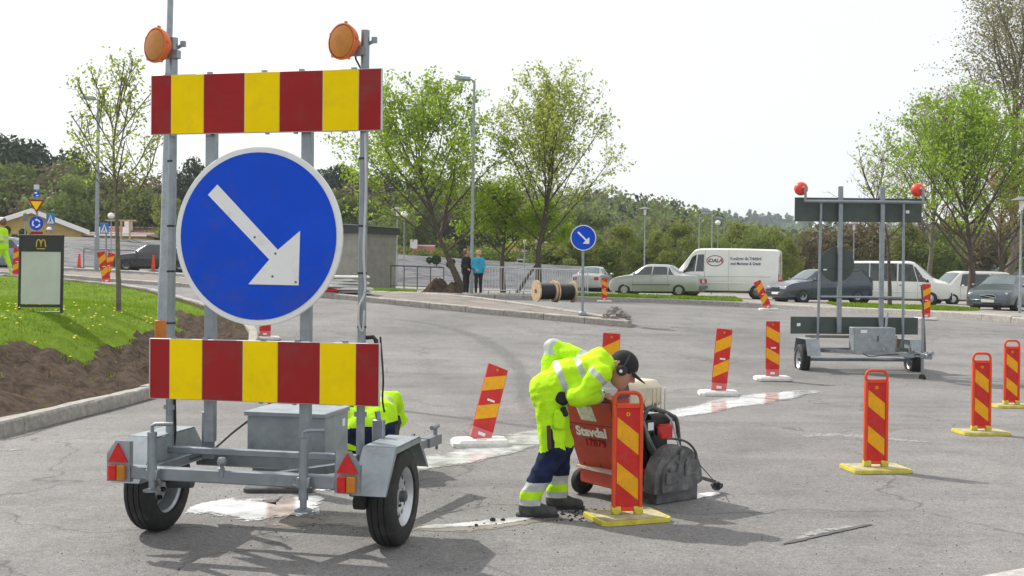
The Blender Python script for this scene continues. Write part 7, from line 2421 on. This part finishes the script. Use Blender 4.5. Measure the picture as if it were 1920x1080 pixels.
def bank():
    V = []; pxs = np.linspace(-60, 1130, 70)
    for px in pxs:
        top = np.interp(px, [-60, 60, 130, 340, 640, 760, 900, 1000, 1130], [450, 446, 444, 452, 470, 478, 487, 494, 502])
        for t in np.linspace(0, 1, 9):
            d = 61 + 9 * t
            a = pw(px, 515, 61); b = pw(px, top, 70)
            z = (hr(a.x, 61) + .05) * (1 - t) + b.z * t + .12 * math.sin(px * .11 + 9 * t) * math.sin(math.pi * t)
            x = gx(px, d); V.append((x, d, z))
        x = gx(px, 84); V.append((x, 84, b.z - .2))
    m = 10; idx = np.arange(70 * m).reshape(70, m)
    fq = np.stack([idx[:-1, :-1].ravel(), idx[1:, :-1].ravel(), idx[1:, 1:].ravel(), idx[:-1, 1:].ravel()], 1)
    tag(link('embankment', np_mesh('embankment', np.array(V), fq, FABRIC, smooth_=True)), kind='structure')
bank()
def ball_shrub(label, px, py, d, rpx, leafm=LEAF_DARK, name='round_shrub'):
    c = pw(px, py, d); r = rpx * d / F
    rs = np.random.RandomState(int(px)); q = rs.normal(size=(900, 3)); q /= np.linalg.norm(q, axis=1, keepdims=True)
    V, Fq = cards(q * r * rs.uniform(.7, 1.05, (900, 1)), r * .16, rs)
    T = thing(name, label, 'shrub', c, 0, 'clipped shrubs on the bank')
    link('foliage', np_mesh('foliage', V, Fq, leafm), T)
    m = MB(); m.tube([(0, 0, -r * 1.35), (0, 0, 0)], r * .12, 6); m.obj('stem', BARK, T)
for px, py, rp, lb in ((12, 432, 8, 'dark clipped shrub at the left border on the bank'), (28, 446, 7, 'dark clipped shrub beside the walking worker'), (27, 455, 7, 'dark clipped shrub above the pale blue car'), (43, 436, 7, 'dark clipped shrub left of the give-way post'), (59, 442, 5, 'small dark shrub under the roundabout disc'), (818, 487, 9, 'dark clipped shrub right of the shed'), (842, 496, 6, 'dark clipped shrub near the women, lower one'), (849, 491, 5, 'dark clipped shrub near the women, upper one'), (805, 488, 6, 'dark clipped shrub behind the railing end'), (315, 455, 6, 'dark clipped shrub above the black car')):
    ball_shrub(lb, px, py, 62.0 if py > 460 else 64.0, rp)

def house(label, px0, px1, d, eave_py, ridge_py, base_z, wallm, roofm, depth=9.0, gable_front=False, name='house', win=4, rz=0.0):
    x0, x1 = gx(px0, d), gx(px1, d); W = x1 - x0
    ze = pw((px0 + px1) / 2, eave_py, d).z - base_z; zr = pw((px0 + px1) / 2, ridge_py, d).z - base_z
    T = thing(name, label, 'house', (x0, d, base_z), rz)
    m = MB()
    if gable_front:
        m.prism([(0, 0, 0), (W, 0, 0), (W, 0, ze), (W / 2, 0, zr), (0, 0, ze)], (0, 0, 0), (0, depth, 0)); m.obj('wall', wallm, T)
        for s in (-1, 1):
            e = Vector((W / 2 + s * (W / 2 + .6), -.5, ze - .6 * (zr - ze) / (W / 2))); r = Vector((W / 2, -.5, zr + .02))
            m = MB(); m.prism([e, r, r + Vector((0, 0, .28)), e + Vector((0, 0, .28))], (0, 0, 0), (0, depth + 1, 0)); rf = m.obj('roof', roofm, T)
            m = MB(); m.prism([e + Vector((0, -.03, -.12)), r + Vector((0, -.03, -.12)), r + Vector((0, -.03, .3)), e + Vector((0, -.03, .3))], (0, 0, 0), (0, .06, 0)); m.obj('verge_board', WHITEP, rf)
    else:
        m.box((W / 2, depth / 2, ze / 2), (W, depth, ze)); m.obj('wall', wallm, T)
        m = MB(); m.prism([(-.4, -.5, ze), (-.4, depth / 2, zr), (-.4, depth + .5, ze)], (0, 0, 0), (W + .8, 0, 0)); rf = m.obj('roof', roofm, T)
        m = MB(); m.box((W / 2, depth / 2, zr + .02), (W + .8, .3, .12)); m.obj('ridge_cap', WHITEP, rf)
        m = MB(); m.box((W / 2, -.52, ze - .02), (W + .8, .08, .16)); m.obj('gutter', WHITEP, rf)
        # rows of tiles
        m = MB()
        for j in range(1, 12):
            t = j / 12; m.box((W / 2, -.5 + (depth / 2 + .5) * t, ze + (zr - ze) * t + .012), (W + .8, .05, .05))
        m.obj('tile_row', roofm, rf)
        for s in (.3, .7):
            m = MB(); m.box((W * s, depth * .3, zr + .05), (.6, .6, .9)); m.obj('chimney', WHITEP, rf)
    for i in range(win):
        u = (i + .6) / (win + .2) * W
        m = MB(); m.box((u, -.02, ze * .6), (1.1, .08, 1.1), bev=.02); w = m.obj('window', WHITEP, T)
        m = MB(); m.box((u, -.07, ze * .6), (.9, .02, .9)); m.obj('pane', GLASS, w)
YWALL = M('ochre_render', (.42, .31, .10), .85, 0, .12, 2)
PWALL = M('pale_render', (.55, .52, .46), .85, 0, .1, 2)
ROOFR = M('red_roof_tile', (.34, .13, .10), .75, 0, .25, 5, .4, 8)
ROOFP = M('pale_roof', (.50, .36, .32), .6, 0, .2, 4)
house('ochre house with white-edged gable behind the give-way sign', -40, 140, 92.0, 430, 396, .6, YWALL, ROOFP, 12, True, win=5, rz=math.radians(23))
house('low ochre house with pale eaves right of the gable', 136, 262, 96.0, 440, 434, .6, YWALL, ROOFP, 8, win=4, rz=math.radians(10))
house('low house with red tiled roof behind the young tree', 160, 345, 104.0, 452, 422, .6, PWALL, ROOFR, 12, win=5)
house('low house with red tiled roof right of the shed', 700, 800, 96.0, 476, 458, .6, PWALL, ROOFR, 9, win=3)
house('low house with red roof glimpsed above the barriers', 960, 1130, 104.0, 472, 452, .6, PWALL, ROOFR, 10, win=5)
def pergola(px0, px1, d):
    x0, x1 = gx(px0, d), gx(px1, d); z0 = pw(px0, 452, d).z; zt = pw(px0, 414, d).z
    T = thing('pergola', 'thin wooden frame standing on the bank behind the young tree', 'frame', (x0, d, z0 - .4), 0)
    for xx in (0, x1 - x0):
        m = MB(); m.box((xx, 0, (zt - z0 + .4) / 2), (.1, .1, zt - z0 + .4)); m.obj('post', WOODL, T)
    m = MB(); m.box(((x1 - x0) / 2 - .3, 0, zt - z0 + .42), (x1 - x0 + 1.4, .12, .1)); m.obj('beam', WOODL, T)
pergola(227, 243, 70.0)

# orange cones of folded markers on the far left kerb
def marker(label, px, py, d, h):
    p = pw(px, py, d); x = p.x
    T = thing('marker_post', label, 'marker', (x, d, vz(x, d)), 0, 'orange markers on the far left kerb')
    m = MB(); m.prism([(-.10, 0, .05), (.10, 0, .05), (.07, 0, h), (-.03, 0, h)], (0, 0, 0), (0, .03, 0)); m.obj('panel', BAFORANGE, T)
    m = MB(); m.box((0, .01, .03), (.5, .35, .06), bev=.02); m.obj('base', BLACKP, T)
marker('orange marker left of the tall far left lamp', 148, 500, 56.5, .75)
marker('orange marker beside the black car', 287, 505, 55.0, .85)

# ------------------------------------------------------------------ marks on the carriageway
def patch(name, pts, mat, lift, label=None, kind='structure'):
    P = [gp(x, y, lift) for x, y in pts]
    m = MB(); m.add(P, [tuple(range(len(P)))])
    for v in range(len(m.v)): pass
    o = m.obj(name, mat, None, fix=True)
    if o.data.polygons[0].normal.z < 0: o.data.flip_normals()
    return tag(o, label, kind=kind)
PATCHL = M('pale_patch', (.262, .257, .25), .85, 0, .2, 9, .3, 60, coords='World')
PATCHD = M('dark_sealed_edge', (.05, .05, .052), .85, 0, .4, 30, .4, 60, coords='World')
WORNW = M('worn_white_line', (.42, .41, .39), .85, 0, .3, 14, .3, 60, coords='World')
CONC = M('damp_pale_patch', (.27, .262, .25), .8, 0, .2, 5, .3, 60, coords='World')
pour('road_patch', [(1478, 1017, .03), (1520, 1001, .09), (1565, 991, .08), (1620, 984, .02)], 'pale worn wedge beside the dark strip low on the right', PALEDUST, .004, .52)
pour('sealed_strip', [(1455, 1022, .012), (1500, 1012, .026), (1560, 998, .028), (1615, 986, .026), (1640, 982, .010)], 'dark sealed strip in the asphalt low on the right', dust_material('sealed_tar', (.035, .035, .036), (.07, .07, .07), .8), .006, .66)
patch('road_line', [(1838, 1080), (1885, 1071), (1935, 1062), (1935, 1085), (1838, 1100)], WORNW, .004)
m = MB(); q = gp(820, 965, .004)
for a, b in (((842, 975), (806, 950)), ((0, 0), (0, 0))):
    pass
# ------------------------------------------------------------------ hazy spring air
def haze():
    m = bpy.data.materials.new('haze'); m.use_nodes = True
    nt = m.node_tree; nt.nodes.remove(nt.nodes['Principled BSDF'])
    v = nt.nodes.new('ShaderNodeVolumePrincipled')
    v.inputs['Color'].default_value = (.82, .92, 1.0, 1)
    v.inputs['Density'].default_value = 0.00028
    v.inputs['Anisotropy'].default_value = 0.2
    nt.links.new(v.outputs[0], nt.nodes['Material Output'].inputs['Volume'])
    mb = MB(); mb.box((0, 1450, 58), (5200, 3240, 130)); o = mb.obj('haze', m)
    tag(o, 'thin pale spring haze filling the air', kind='stuff')
haze()
